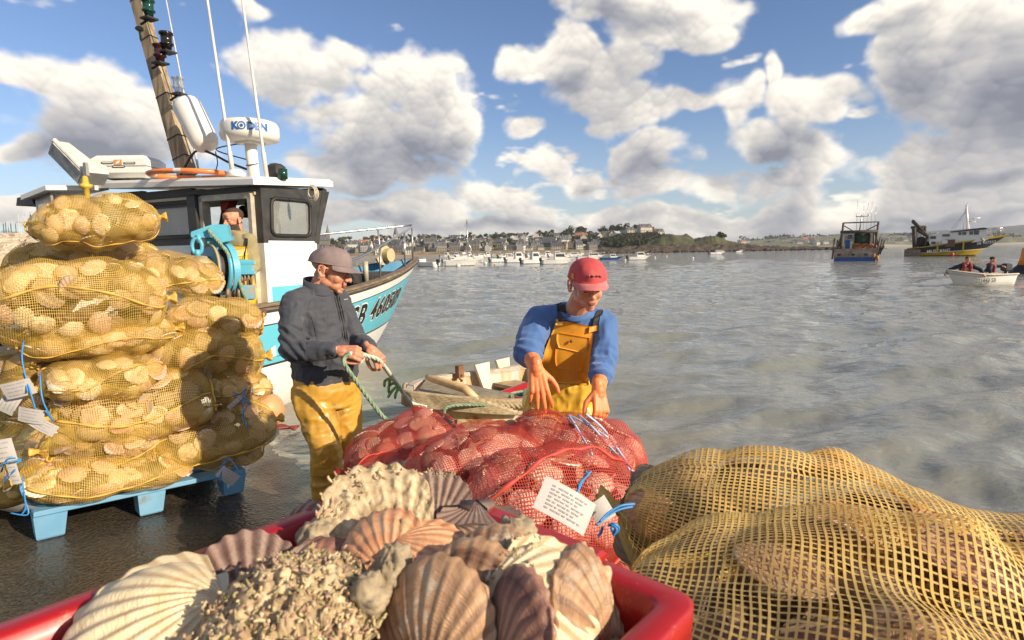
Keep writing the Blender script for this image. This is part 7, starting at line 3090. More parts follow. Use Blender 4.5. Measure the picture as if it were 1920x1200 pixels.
def deckhand():
    base = BM @ Vector((.12, -.78, .66))
    base = Vector(base)
    c = at(443, 470, 6.0)
    base = Vector((c.x, c.y, .66))
    root = thing('person', 'bearded deckhand in khaki top and yellow bib looking out of the wheelhouse door', 'man', base)
    up = Vector((0, 0, 1))
    tf = Vector((-.35, -.94, 0)).normalized()
    tr = Vector((tf.y, -tf.x, 0))
    Y = 5.95
    shc = at(445, 447, Y)
    H = at(438, 412, Y)
    Rh = frame((-.48, -.86, -.16))
    pel = at(447, 545, Y)
    SK = skin('skin_ruddy', (.52, .22, .13), (.60, .28, .17))
    b = Blob()
    head_prims(b, H, Rh, 1.0)
    b.cap(H + Rh @ Vector((0, -.02, -.05)), shc, .056, .065)
    b.loft([(pel, tr * .14, tf * .10), (shc - up * .1, tr * .16, tf * .11), (shc, tr * .14, tf * .08)])
    rs_, ls_ = shc + tr * .16 - up * .02, shc - tr * .15 - up * .02
    re_, le_ = rs_ + Vector((-.10, -.02, -.26)), ls_ + Vector((.02, .04, -.28))
    rw, lw = re_ + Vector((-.18, -.18, .06)), le_ + Vector((-.05, -.20, -.10))
    b.chain([rs_, re_, rw], [.055, .045, .032])
    b.chain([ls_, le_, lw], [.055, .045, .032])
    hand(b, rw, (-.7, -.6, .1), (0, -.3, .9), 1, (.5, .5, .5, .5))
    hand(b, lw, (-.3, -.8, -.4), (.3, -.3, .9), 1, (.5, .5, .5, .5))
    for s_ in (-1, 1):
        h_ = pel + tr * .09 * s_
        b.chain([h_, Vector((h_.x, h_.y, base.z + .45)), Vector((h_.x, h_.y, base.z + .05))], [.08, .06, .045])
        b.cap((h_.x, h_.y, base.z + .045), (h_.x + tf.x * .14, h_.y + tf.y * .14, base.z + .04), .04, .035)
    body = b.finish('body', [SK, mat('lip', (.42, .13, .10), .45)], root, base, .005, 2, mats_by=lip_index(H, Rh, base))
    face_parts(root, base, H, Rh, 1.0, (.05, .03, .02), .3, SK)
    HR = mat('brown_hair', (.08, .045, .03), .9, (.05, .03, .02), 100)
    hair_from(body, root, base, H, Rh, lambda L: ((L[:, 2] > .074 + .10 * np.clip(L[:, 1], -.1, 1)) | ((L[:, 1] < -.02) & (L[:, 2] > -.045))) & (np.abs(L[:, 0]) < .085) & ~((np.abs(L[:, 0]) > .07) & (L[:, 2] < .03)) & (L[:, 2] > -.06), .005, HR, rough=.005)
    hair_from(body, root, base, H, Rh, lambda L: (L[:, 2] < -.040) & (L[:, 2] > -.12) & (L[:, 1] > -.005) & ~((np.abs(L[:, 0]) < .022) & (L[:, 2] > -.078)), .003, HR, name='beard')
    KH = mat('khaki_top', (.34, .29, .15), .9, (.26, .22, .12), 10, .6)
    j = Blob()
    j.loft([(pel + up * .02, tr * .165, tf * .13), (pel.lerp(shc, .6), tr * .18, tf * .14), (shc - up * .05, tr * .18, tf * .12), (shc + up * .03, tr * .11, tf * .085), (shc + up * .07, tr * .07, tf * .068)])
    j.chain([rs_, re_, re_.lerp(rw, .8)], [.066, .058, .048])
    j.chain([ls_, le_, le_.lerp(lw, .8)], [.064, .058, .048])
    kt = j.finish('top', KH, root, base, .009, 4, fold=lambda P: .012 * ridged(P, 7, 41, 2))
    t = Blob()
    t.loft([(pel + up * .10, tr * .18, tf * .15), (pel, tr * .18, tf * .15), (pel - up * .1, tr * .17, tf * .14)])
    for s_ in (-1, 1):
        h_ = pel + tr * .09 * s_
        t.chain([h_, Vector((h_.x, h_.y, base.z + .45)), Vector((h_.x, h_.y, base.z + .12))], [.11, .09, .085])
    YB = mat('bright_yellow_oilskin', (.80, .50, .02), .4, (.70, .42, .02), 6, .6, coat=.1)
    tt = t.finish('trousers', YB, root, base, .010, 4, fold=lambda P: .012 * ridged(P, 6, 43, 2))
    bv = bvh_of([kt, tt], base)
    bb = patch(root, base, bv, [((428, 458), (463, 462)), ((427, 475), (466, 478)), ((425, 500), (467, 500)), ((425, 530), (467, 530))], 'bib', YB, .015, 12)
    bv = bvh_of([kt, bb], base)
    patch(root, base, bv, [((435, 468), (465, 464)), ((436, 482), (467, 478))], 'pocket_flap', mat('worn_pale_patch', (.8, .66, .38), .5, (.78, .5, .1), 12, .7), .008, 10)
    patch(root, base, bv, [((458, 428), (464, 430)), ((459, 445), (465, 446)), ((457, 460), (464, 461))], 'strap', STRAP, .012, 5)


deckhand()

# ------------------------------------------------------------------ rowing boat behind the pile
def rowing_boat():
    bow = at(766, 738, 4.15)
    d = Vector((.66, .75, 0)).normalized()               # bow to stern
    Lb = 1.85
    zb = .05
    M = Matrix((d, Vector((-d.y, d.x, 0)), Vector((0, 0, 1)))).transposed().to_4x4()
    M.translation = Vector((bow.x, bow.y, zb)) + Vector((0, .0, 0))
    hz = bow.z - zb
    root = thing('rowing_boat', 'small white wooden rowing boat with rust stains and rope fendering round its bow', 'rowing boat', mw=M)
    PW = mat('boat_white_stained', (.76, .70, .56), .5, (.66, .52, .34), 2.0, .6, col3=(.62, .34, .09), s3=2.6, a3=(.56, .70), stretch=(1, 1, .35))
    PR = mat('boat_bow_rusted', (.66, .42, .12), .5, (.72, .60, .38), 2.6, .8, col3=(.34, .13, .03), s3=5, a3=(.56, .68))
    PI = mat('boat_inside_streaked', (.62, .58, .50), .6, (.50, .28, .07), 5.0, .9, stretch=(1.6, 1, .12), col3=(.24, .30, .34), s3=2)
    GUN = mat('gunwale_wood', (.50, .39, .24), .8, (.28, .19, .10), 12, .7, stretch=(1, 6, 6), bump=.002)
    RF = mat('hairy_rope', (.30, .23, .13), .95, (.44, .36, .23), 30, .8, bump=.006, bscale=60)

    def half(s):
        return .70 * (1 - (1 - min(1, s / .62)) ** 2.3) * (1 - .38 * max(0, (s - .62) / .38))

    def shr(s):
        return hz * (1 - .28 * math.sin(min(1, s * 1.05) * math.pi * .55) + .06 * s)
    N = 30
    rings_o, rings_i = [], []
    for i in range(N):
        s = i / (N - 1)
        x = s * Lb
        h = max(.012, half(s))
        zt = shr(s)
        o, n = [], []
        for t in np.linspace(-1, 1, 17):
            a = t * math.pi / 2
            y = h * math.copysign(abs(math.sin(a)) ** .75, a)
            z = -.14 + (zt + .14) * (1 - math.cos(a) ** .62)
            xx = x + (.22 * (1 - (z + .14) / (zt + .14)) * (1 - s) ** 3)
            o.append(Vector((xx, y, z)))
            k = max(0, 1 - .035 / h)
            n.append(Vector((xx, y * k, max(z, -.10) + .03 * (abs(t) < .95))))
        rings_o.append(o)
        rings_i.append(n)
    w = MB()
    V = [v for r in rings_o for v in r]
    Fc = []
    for i in range(N - 1):
        for j in range(16):
            Fc.append((i * 17 + j, i * 17 + j + 1, (i + 1) * 17 + j + 1, (i + 1) * 17 + j))
    me = mesh('hull', V, Fc, [1 if f[0] // 17 < 7 else 0 for f in Fc])
    link('hull', me, root, [PW, PR])
    V = [v for r in rings_i for v in r]
    link('inner_planking', mesh('inner_planking', V, [f[::-1] for f in Fc]), root, [PI])
    MB().add(rings_o[-1], [tuple(range(17))]).build('transom', PW, root)
    for sgn in (0, 16):
        rg = []
        for r in rings_o:
            p = r[sgn]
            y = p.y
            s_ = 1 if sgn else -1
            rg.append([(p.x, y + .022 * s_, p.z - .03), (p.x, y + .022 * s_, p.z + .012), (p.x, y - .045 * s_, p.z + .012), (p.x, y - .045 * s_, p.z - .03)])
        MB().loft(rg, sm=False).build('gunwale', GUN if sgn == 0 else mat('gunwale_pale', (.58, .52, .42), .7, (.38, .30, .22), 8, .7, stretch=(1, 5, 5)), root)
        w = MB()
        ps = [Vector((r[sgn].x, r[sgn].y + .03 * (1 if sgn else -1), r[sgn].z - .035)) for r in rings_o]
        rope_mb(ps, .026, w, turns=9)
        w.build('rope_fender', RF, root)
    # wrapped bow
    w = MB()
    for k in range(9):
        t = k / 8
        ps = []
        for sg in range(9):
            a = (sg / 8 - .5) * 2
            s = abs(a) * (.20 + .02 * k)
            ps.append(Vector((s * Lb * .9 - .02, math.copysign(half(s) * 1.0 + .01, a), shr(s) + .015 - .012 * k)))
        w.tube(cat_(ps, 3), .016, 6)
    w.build('bow_rope_pad', RF, root)
    w = MB()
    w.prism([(.02, 0), (.62, -.50), (.62, .50)], .03, (0, 0, hz * .90), (1, 0, 0), (0, 1, 0))
    w.build('foredeck', mat('matted_deck', (.33, .28, .2), .95, (.22, .18, .12), 20, .8, bump=.01, bscale=40), root)
    for x in (1.1, 1.6):
        w = MB()
        w.box((x, 0, hz * .55), (.24, 1.10, .035))
        w.build('thwart', GUN, root)
    w = MB()
    for k in range(5):
        w.tube(cat_([(1.08, .60, hz * .82 - .05 * k), (1.09, .565, hz * .80 - .05 * k), (1.10, .60, hz * .78 - .05 * k)]), .009, 6)
    w.box((1.09, .60, hz * .85), (.07, .05, .12))
    w.build('rowlock_chain', RUST, root)
    for x in (1.35, 1.65):
        w = MB()
        w.prism([(-.07, -.3), (.07, -.3), (.05, .0), (.10, .24), (-.10, .24), (-.05, 0)], .03, (x, .50, hz * .55), (1, 0, 0), (0, .25, .97))
        w.build('knee', PW, root)
    MI = M.inverted()
    # things lying in it
    oar = MB()
    a, b = at(800, 707, 4.45), at(872, 729, 4.2)
    oar.tube([a, a.lerp(b, .1), a.lerp(b, .15), b, b + (b - a) * .25 + Vector((0, 0, -.05))], [.022, .024, .028, .033, .03], 12)
    tag(oar.build('oar', mat('oar_wood', (.66, .48, .26), .5, (.52, .34, .16), 5, .6, stretch=(1, 8, 8))), 'pale wooden oar lying over the bow of the rowing boat', 'oar')
    cr = thing('fish_crate', 'red plastic crate lying inside the rowing boat with green net in it', 'crate', mw=M @ Matrix.Translation((1.45, -.10, hz * .62)) @ Matrix.Rotation(.1, 4, 'Z'))
    w = MB()
    w.loft([rrect(.34, .20, .03, -.20), rrect(.38, .23, .03, .0), rrect(.40, .25, .03, .0), rrect(.40, .25, .03, .02), rrect(.365, .215, .03, .02), rrect(.33, .19, .03, -.18)])
    w.build('tub', REDC, cr)
    nt = MB()
    for k in range(14):
        rr = random.Random(k)
        nt.tube(cat_([M @ Vector((1.45 + rr.uniform(-.28, .28), -.1 + rr.uniform(-.15, .15), hz * .62 + rr.uniform(-.05, .02))) for _ in range(5)]), .012, 6, m=k % 3 == 0)
    tag(nt.build('net_heap', [mat('teal_net', (.10, .28, .22), .8), mat('yellow_line', (.6, .5, .08), .7)]), 'heap of teal net and yellow line in the crate of the rowing boat', 'net')
    ln = MB()
    rope_mb(cat_([M @ Vector((.95, -.30, hz * .80)), M @ Vector((.62, -.46, hz * .90)), M @ Vector((.56, -.55, hz * .82)), at(850, 760, 4.0), at(832, 778, 3.95), at(826, 800, 3.9)], 5), .012, ln, turns=11)
    tag(ln.build('painter_line', ROPEG), 'thin green line hanging over the side of the rowing boat near its bow', 'rope')
    return root


rowing_boat()


# ------------------------------------------------------------------ vessels further out
def simple_hull(root, L, B, H, draft, mats_, rake=.25, bowrise=.35, stern=.85, bands=None, name='hull', s0=.4, sp=1.8):
    """rings from stern (-L/2) to bow; bands: list of z fractions with material index"""
    N = 22
    bands = bands or [(0, 0), (1, 0)]
    zs = [b_[0] for b_ in bands]
    V, Fc, mi = [], [], []
    for side in (-1, 1):
        o = len(V)
        for i in range(N):
            s = i / (N - 1)
            hb = B / 2 * (stern + (1 - stern) * min(1, s * 3)) * (1 - max(0, (s - .45) / .55) ** 2.2)
            top = H * (1 + bowrise * max(0, (s - s0) / (1 - s0)) ** sp)
            for z in zs:
                zz = z * top
                q = max(0, z)
                x = -L / 2 + L * s * (1 - rake * .35 * (1 - q) * s ** 3)
                hw = hb * (.80 + .20 * q) * (1 - .35 * (1 - q) * max(0, (s - .45) / .55))
                V.append((x, side * hw, zz))
            V.append((V[-len(zs)][0], V[-len(zs)][1] * .4, -draft))
        k = len(zs) + 1
        for i in range(N - 1):
            for j in range(len(zs) - 1):
                a = o + i * k + j
                f = (a, a + k, a + k + 1, a + 1)
                Fc.append(f if side < 0 else f[::-1])
                mi.append(bands[j][1])
            a = o + i * k
            f = (a, a + k - 1, a + 2 * k - 1, a + k)
            Fc.append(f if side < 0 else f[::-1])
            mi.append(bands[0][1])
    k = len(zs) + 1
    half_n = N * k
    for j in range(len(zs) - 1):
        Fc.append((j, j + 1, half_n + j + 1, half_n + j))
        mi.append(bands[j][1])
    me = mesh(name, V, Fc, mi)
    h = link(name, me, root, list(mats_))
    d = MB()
    up_ = []
    for i in range(N):
        p = V[i * k + len(zs) - 1]
        up_.append((p[0], abs(p[1]) * .94, p[2] - .25 * H))
    d.add([(x, -y, z) for x, y, z in up_] + up_, [(i, i + 1, N + i + 1, N + i) for i in range(N - 1)])
    d.build('deck', mat('boat_deck', (.34, .32, .28), .8), root)
    return h


HW = mat('hull_white', (.76, .75, .72), .35, (.68, .66, .62), 2)
HDK = mat('hull_dark', (.02, .022, .028), .35)
HYE = mat('hull_yellow', (.52, .36, .015), .4, (.44, .29, .012), 1)
HBL = mat('hull_blue', (.015, .085, .28), .45)
HRU = mat('hull_rusty_grey', (.22, .17, .14), .7, (.14, .09, .065), 2.0, .7, col3=(.28, .14, .06), s3=1.2)
BRN = mat('gantry_brown', (.10, .075, .06), .7, (.05, .04, .035), 3)
GLS = mat('cabin_glass', (.05, .06, .07), .1)


def trawler_side():
    p0, p1 = atz(1690, 480, 0), atz(1880, 480, 0)
    Y = 88.0
    c = at(1790, 480, Y)
    k = Y / FPX
    root = thing('trawler', 'black and yellow fishing trawler with white wheelhouse seen from the side at the right', 'fishing boat', (c.x, Y, 0), -.60)
    root.scale = (.78, 1, 1)
    L, H = 15.8, 1.25
    bd = [(-.02, 2), (.10, 1), (.46, 3), (.50, 0), (.93, 1), (1.0, 1)]
    # yellow bottom, white line, black side, yellow rim
    simple_hull(root, L, 5.2, H, 1.2, [HDK, HYE, HRU, HW], rake=.9, bowrise=1.45, bands=[(-.02, 0), (.06, 1), (.34, 3), (.38, 0), (.91, 1), (1.0, 1)], s0=.0, sp=1.15)
    def z_of(py, dy=0):
        return (479 - py) * k
    def bx(px0, px1, y0, y1, d0, d1, name, m, bev=.0):
        w = MB()
        w.box((((px0 + px1) / 2 - 1790) * k, (d0 + d1) / 2, z_of((y0 + y1) / 2)), ((px1 - px0) * k, d1 - d0, abs(y1 - y0) * k), bev=bev)
        return w.build(name, m, root)
    # stern: bare grey quarter
    bx(1690, 1722, 466, 481, -2.55, 2.55, 'stern_plating', HRU)
    # white shelter deck and wheelhouse
    w = MB()
    pr = [(1737, 441), (1752, 438), (1755, 434), (1778, 432), (1840, 429), (1846, 447), (1846, 451), (1800, 458), (1745, 464), (1738, 455)]
    w.prism([((x - 1790) * k, z_of(y)) for x, y in pr], 4.4, (0, 0, 0), (1, 0, 0), (0, 0, 1))
    w.build('shelter_deck', HW, root)
    for x0, x1, y0, y1 in ((1739, 1750, 442, 447), (1762, 1776, 439, 443), (1742, 1750, 452, 457), (1792, 1797, 436, 441), (1799, 1806, 436, 441), (1812, 1818, 435, 441), (1820, 1829, 434, 441)):
        bx(x0, x1, y0, y1, -2.30, -2.16, 'window', GLS)
    w = MB()
    w.prism([((x - 1790) * k, z_of(y)) for x, y in ((1776, 434.5), (1836, 429), (1842, 430), (1842, 432), (1778, 436))], 4.8, (0, 0, 0), (1, 0, 0), (0, 0, 1))
    w.build('wheelhouse_roof', HDK, root)
    # mast and radar
    w = MB()
    w.tube([(( 1811 - 1790) * k, 0, z_of(430)), ((1805 - 1790) * k, 0, z_of(390))], [.28, .16], 8)
    w.tube([((1802 - 1790) * k, 0, z_of(430)), ((1806 - 1790) * k, 0, z_of(405))], [.1, .08], 6)
    for x0, y0, x1, y1 in ((1803, 388, 1808, 388), (1802, 396, 1807, 395), (1810, 416, 1824, 418), (1812, 412, 1832, 411), (1822, 418, 1824, 412)):
        w.tube([((x0 - 1790) * k, 0, z_of(y0)), ((x1 - 1790) * k, 0, z_of(y1))], .09, 6)
    w.build('mast', HW, root)
    w = MB()
    for x0, y0, x1, y1 in ((1804, 398, 1780, 430), (1804, 400, 1786, 430), (1806, 394, 1806, 382)):
        w.tube([((x0 - 1790) * k, 0, z_of(y0)), ((x1 - 1790) * k, .3, z_of(y1))], .04, 4)
    w.build('stay', STEEL, root)
    # stern gantry
    w = MB()
    for d in (-1.8, 1.8):
        for x0, y0, x1, y1, r_ in ((1712, 468, 1707, 425, .42), (1700, 424, 1730, 423, .14), (1703, 412, 1734, 440, .24), (1706, 426, 1736, 441, .20), (1701, 412, 1708, 413, .14), (1729, 424, 1728, 436, .22), (1734, 441, 1728, 468, .2)):
            w.tube([((x0 - 1790) * k, d, z_of(y0)), ((x1 - 1790) * k, d, z_of(y1))], r_, 6)
    w.tube([((1707 - 1790) * k, -1.8, z_of(425)), ((1707 - 1790) * k, 1.8, z_of(425))], .2, 6)
    w.build('gantry', BRN, root)
    w = MB()
    w.tube([((1722 - 1790) * k, -1.6, z_of(452)), ((1722 - 1790) * k, 1.6, z_of(452))], .85, 14)
    w.tube([((1733 - 1790) * k, -1.5, z_of(457)), ((1733 - 1790) * k, 1.5, z_of(457))], .55, 12)
    w.build('net_drum', mat('net_drum_dark', (.035, .035, .04), .9, bump=.05, bscale=6), root)
    # bow rail
    w = MB()
    for d in (-1.2, 1.2):
        for x in (1845, 1852, 1862, 1872):
            w.tube([((x - 1790) * k, d, z_of(441)), ((x - 1790) * k, d, z_of(430.5))], .05, 5)
        w.tube([((1844 - 1790) * k, d, z_of(431)), ((1872 - 1790) * k, d, z_of(430.5))], .05, 5)
        w.tube([((1844 - 1790) * k, d, z_of(436)), ((1873 - 1790) * k, d, z_of(435))], .04, 5)
    w.build('bow_rail', STEEL, root)
    # side gear
    bx(1768, 1786, 449, 462, -3.0, -2.5, 'trawl_door', mat('door_brown', (.16, .09, .05), .8))
    bx(1762, 1772, 450, 456, -3.05, -2.6, 'fish_box', HW)
    for x in (1754, 1802):
        bx(x - 1.5, x + 1.5, 453, 474, -2.75, -2.6, 'rubbing_post', HYE)
    w = MB()
    w.ball(((1783 - 1790) * k, -2.9, z_of(476)), .28, 10)
    w.build('fender', mat('pink_fender', (.6, .08, .1), .5), root)
    w = MB()
    w.tube([((1833 - 1790) * k, -2.2, z_of(447)), ((1840 - 1790) * k, -2.2, z_of(453))], .16, 8)
    w.build('anchor', mat('anchor_pale', (.5, .45, .32), .6), root)
    hb_ = bvh_of([root.children[0]], (0, 0, 0))

    def on_side(x0, y0, sl):
        def f(p):
            x, z = (x0 - 1790) * k + p.x * 1.25, z_of(y0) + p.y + p.x * sl
            h = hb_.ray_cast(Vector((x, -8, z)), Vector((0, 1, 0)))
            return (h[0] if h[0] is not None else Vector((x, -2.6, z))) - Vector((0, .05, 0))
        return f
    lettering('letters', 'MUSTANG', .62, None, HW, root, offset=.012, warp=on_side(1734, 473, .07))
    lettering('letters', 'SB 907553', .52, None, HW, root, offset=.010, warp=on_side(1826, 459, .10))
    return root


trawler_side()


def trawler_stern():
    Y = 66.0
    c = at(1602, 490, Y)
    k = Y / FPX
    root = thing('trawler', 'old rusty trawler with blue waterline seen from its stern in the middle of the bay', 'fishing boat', (c.x, Y, 0), -.50)
    root.scale = (.87, .8, 1)

    def Q(px, py, d=0.0):
        return Vector(((px - 1602) * k, d, (489.5 - py) * k))
    # hull seen from behind: local x is across, y goes away to the bow
    H = 1.45
    w = MB()
    rings = []
    for i in range(14):
        s = i / 13
        hw = 2.35 * (1 - max(0, (s - .4) / .6) ** 2.2) + .02
        y = s * 12.5
        z = (488 - 467) * k + .9 * s ** 2
        rings.append([Vector((-hw * .97, y, -.6)), Vector((-hw, y, .36)), Vector((-hw * 1.02, y, z)), Vector((hw * 1.02, y, z)), Vector((hw, y, .36)), Vector((hw * .97, y, -.6))])
    w.loft(rings, sm=False)
    w.m = []
    for i in range(13):
        w.m += [1, 0, 0, 0, 1, 1]
    w.m += [0, 0]
    w.build('hull', [HRU, HBL], root)
    w = MB()
    w.box((0, -.04, .15), (4.6, .1, .62))
    w.build('blue_stern_band', HBL, root)
    w = MB()
    w.box((0, -.06, .96), (4.85, .12, .98))
    w.build('stern_board', mat('rust_white_board', (.30, .25, .21), .7, (.16, .11, .08), 1.5, .8, col3=(.30, .17, .09), s3=1.0), root)
    for x in (1573, 1599, 1622):
        w = MB()
        q = Q(x, 477)
        w.box((q.x, -.14, q.z), (.42, .06, .24))
        w.build('scupper', HDK, root)
    w = MB()
    for a, b, r_, d in (((1575, 468), (1578, 418), .13, .2), ((1638, 468), (1642, 418), .13, .2), ((1577, 418), (1643, 418), .07, .2), ((1573, 435), (1641, 435), .18, .2), ((1579, 423), (1598, 434), .06, .2), ((1641, 423), (1618, 434), .06, .2),
                        ((1568, 470), (1577, 436), .12, .3), ((1646, 470), (1637, 436), .12, .3), ((1578, 436), (1578, 468), .1, 2.5), ((1637, 436), (1637, 468), .1, 2.5)):
        w.tube([Q(*a, d), Q(*b, d)], r_, 6)
    w.build('gantry', BRN, root)
    w = MB()
    for a, b, r_ in (((1611, 434), (1614, 402), .08), ((1603, 405), (1628, 405), .05), ((1604, 405), (1604, 401), .08), ((1627, 405), (1627, 401), .08), ((1605, 430), (1605, 375), .025), ((1632, 430), (1632, 378), .025), ((1638, 430), (1640, 388), .025), ((1618, 430), (1617, 383), .02), ((1624, 430), (1625, 380), .02)):
        w.tube([Q(*a, 4), Q(*b, 4)], r_, 6)
    w.build('mast', STEEL, root)
    w = MB()
    w.box(Q(1612, 452, 7), (3.6, 3.0, 2.0))
    w.box(Q(1612, 437, 7), (3.0, 2.4, .5))
    w.build('wheelhouse', mat('old_white_paint', (.42, .40, .37), .6, (.28, .24, .2), 2), root)
    w = MB()
    for a in (-1.1, -.35, .4, 1.1):
        w.box(Q(1612, 443, 5.45) + Vector((a, 0, 0)), (.5, .05, .45))
    w.build('window', GLS, root)
    w = MB()
    w.tube([Q(1602, 448, 1.2), Q(1627, 448, 1.2)], .82, 16)
    for x in (1601, 1628):
        w.tube([Q(x - .6, 448, 1.2), Q(x + .6, 448, 1.2)], 1.0, 16)
    w.build('net_drum', mat('dark_green_net', (.025, .05, .03), .95, (.04, .07, .03), 8, .8, bump=.06, bscale=7), root)
    w = MB()
    rr = random.Random(8)
    for i in range(40):
        q = Q(rr.uniform(1598, 1632), rr.uniform(458, 466), rr.uniform(.3, 1.0))
        w.ball(q, (.28, .2, .14), 8)
    o = w.build('orange_net_heap', mat('orange_netting', (.42, .16, .05), .9, (.30, .10, .03), 5), root)
    o['kind'] = 'stuff'
    w = MB()
    w.box(Q(1588, 458, .8), (.55, .5, 1.0))
    w.build('blue_locker', HBL, root)
    w = MB()
    w.box(Q(1595, 460, .9), (.4, .5, .9))
    w.build('white_locker', HW, root)
    # dredges hung on both quarters
    for sgn, xs in ((-1, (1560, 1566, 1572)), (1, (1640, 1644, 1648))):
        w = MB()
        for i, x in enumerate(xs):
            w.tube([Q(x, 485 - i * 4, -.1 + i * .3), Q(x + sgn * 1 + (6 if sgn > 0 else 4), 446 + i * 3, .3)], .10, 6)
            w.tube([Q(x + 2, 470, .2), Q(x + 7, 462, .1)], .09, 5)
        w.build('dredge_frame', BRN, root)
    w = MB()
    w.ball(Q(1643, 484, -.2), (.22, .22, .34), 10)
    w.ball(Q(1637, 480, -.2), (.18, .18, .3), 10)
    w.build('fender', mat('ochre_fender', (.45, .2, .06), .6), root)
    return root


trawler_stern()


def far_person(root_label, c, face, scale, jacketm, vest, bib, hair, lean=0.0, cap=False, arm_to=()):
    """man sitting in the skiff about 24 m away"""
    c = Vector(c)
    root = thing('person', root_label, 'man', c)
    f = Vector(face).normalized()
    r = f.cross(Vector((0, 0, 1))).normalized()
    up = Vector((0, 0, 1))
    sh = c + up * .56 + f * lean
    H = sh + up * .24 + f * (.04 + lean * .3)
    Rh = frame((f.x, f.y, -.15))
    SK = skin('skin_ruddy', (.52, .22, .13), (.60, .28, .17))
    b = Blob()
    head_prims(b, H, Rh, 1.05)
    b.cap(H + Rh @ Vector((0, -.02, -.05)), sh, .06, .07)
    b.loft([(c + up * .02, r * .16, f * .12), (sh - up * .1, r * .17, f * .11), (sh, r * .14, f * .08)])
    hands = []
    for s_, tgt in zip((1, -1), arm_to):
        s0 = sh + r * .19 * s_ - up * .02
        tgt = Vector(tgt)
        el = s0.lerp(tgt, .5) + r * .10 * s_ - f * .02
        b.chain([s0, el, tgt], [.055, .045, .035])
        hand(b, tgt, (tgt - el), (0, -.3, 1), s_, (.6, .6, .6, .6), 1.15)
        hands.append((s0, el, tgt))
    for s_ in (-1, 1):
        k_ = c + r * .10 * s_ + f * .20 - up * .04
        b.chain([c + r * .09 * s_ + up * .02, k_, k_ - up * .10], [.09, .07, .05])
    b.finish('body', [SK, mat('lip', (.42, .13, .10), .45)], root, c, .010, 2, mats_by=lip_index(H, Rh, c, 1.05))
    j = Blob()
    j.loft([(c + up * .04, r * .19, f * .15), (c + up * .3, r * .19, f * .15), (sh - up * .04, r * .20, f * .13), (sh + up * .05, r * .10, f * .09)])
    for s0, el, tgt in hands:
        j.chain([s0, el, el.lerp(tgt, .85)], [.085, .07, .055])
    j.finish('jacket', jacketm, root, c, .016, 3, fold=lambda P: .012 * ridged(P, 7, 3, 2))
    v = Blob()
    for s_ in (-1, 1):
        v.chain([sh + r * .11 * s_ - f * .10 + up * .04, sh + r * .12 * s_ + up * .08, sh + r * .11 * s_ + f * .13 - up * .02, c + r * .12 * s_ + f * .17 + up * .20], [.055, .055, .06, .05])
    v.finish('life_vest', vest, root, c, .016, 3)
    if bib:
        v = Blob()
        v.loft([(c + up * .02 + f * .06, r * .14, f * .13), (c + up * .30 + f * .08, r * .10, f * .10), (c + up * .38 + f * .09, r * .06, f * .08)])
        v.finish('bib', bib, root, c, .016, 3)
    h = Blob()
    h.ell(H + Rh @ Vector((0, -.016, .055)), (.086, .106, .080), Rh)
    h.finish('cap' if cap else 'hair', hair, root, c, .012, 2)
    return root


def skiff():
    Y = 23.6
    k = Y / FPX
    ca = at(1838, 531, Y)
    yaw = math.pi + .20
    M = Matrix.Translation((ca.x, Y + .3, 0)) @ Matrix.Rotation(yaw, 4, 'Z')
    root = thing('skiff', 'small white open boat carrying two fishermen near the right edge', 'rowing boat', mw=M)
    simple_hull(root, 2.9, 1.40, .46, .15, [HW, HW], rake=.5, bowrise=.45, bands=[(0, 0), (.5, 0), (1, 0)])
    # gunwale rim and inner planking
    N = 22
    for side in (-1, 1):
        P_ = []
        for i in range(N):
            s = i / (N - 1)
            hb = .75 * (.85 + .15 * min(1, s * 3)) * (1 - max(0, (s - .45) / .55) ** 2.2)
            P_.append((-1.45 + 2.9 * s, side * hb * .97, .46 * (1 + .45 * max(0, (s - .4) / .6) ** 1.8) + .01))
        MB().tube(P_, .035, 8).build('gunwale', mat('worn_rim', (.42, .34, .26), .7, (.6, .55, .48), 6), root)
    # outboard motor at the stern
    w = MB()
    w.box((-1.60, 0, .72), (.30, .26, .34), bev=.06)
    w.tube([(-1.60, 0, .62), (-1.60, 0, .05)], .07, 8)
    w.tube([(-1.6, 0, .72), (-1.15, .1, .78)], .025, 6)
    w.build('outboard_motor', mat('motor_dark', (.035, .036, .042), .35), root)
    w = MB()
    for i in range(3):
        w.tube(cat_([(-.9 + .2 * i, -.4, .42), (-.6 + .2 * i, .0, .50), (-.8, .45, .44)]), .06, 6)
    w.build('rope_heap', ROPEW, root)
    # registration on the near side
    R3 = M.to_3x3()
    cb = bvh_of([root.children[0]], (0, 0, 0))

    def wp(p):
        x = .88 - p.x
        z = .17 + p.y * .95 + p.x * .0
        h = cb.ray_cast(Vector((x, 3, z)), Vector((0, -1, 0)))
        q = h[0] if h[0] is not None else Vector((x, .7, z))
        return q + Vector((0, .040, 0))
    lettering('letters', '221442 SB', .24, None, mat('letter_black', (.012, .014, .013), .5), root, offset=.004, shear=.2, warp=wp)
    NV = mat('navy_jacket', (.018, .022, .035), .8)
    RV = mat('red_vest', (.36, .035, .03), .6)
    far_person('bareheaded man in dark jacket, red life vest and orange bib leaning on the skiff\'s bow', M @ Vector((.62, .05, .30)), (-.25, -.95, 0), 1, NV, RV, mat('orange_bib', (.75, .26, .02), .5),
               mat('brown_hair2', (.09, .055, .035), .9), .12, arm_to=((M @ Vector((1.05, -.35, .56))), (M @ Vector((.35, .62, .54)))))
    far_person('man in red and black jacket sitting at the skiff\'s stern by the outboard motor', M @ Vector((-.62, .05, .26)), (.75, -.65, 0), 1, NV, RV, None,
               mat('dark_beanie', (.05, .045, .045), .9), .05, cap=True, arm_to=((M @ Vector((-.4, .3, .55))), (M @ Vector((-1.2, .1, .78)))))
    return root


skiff()
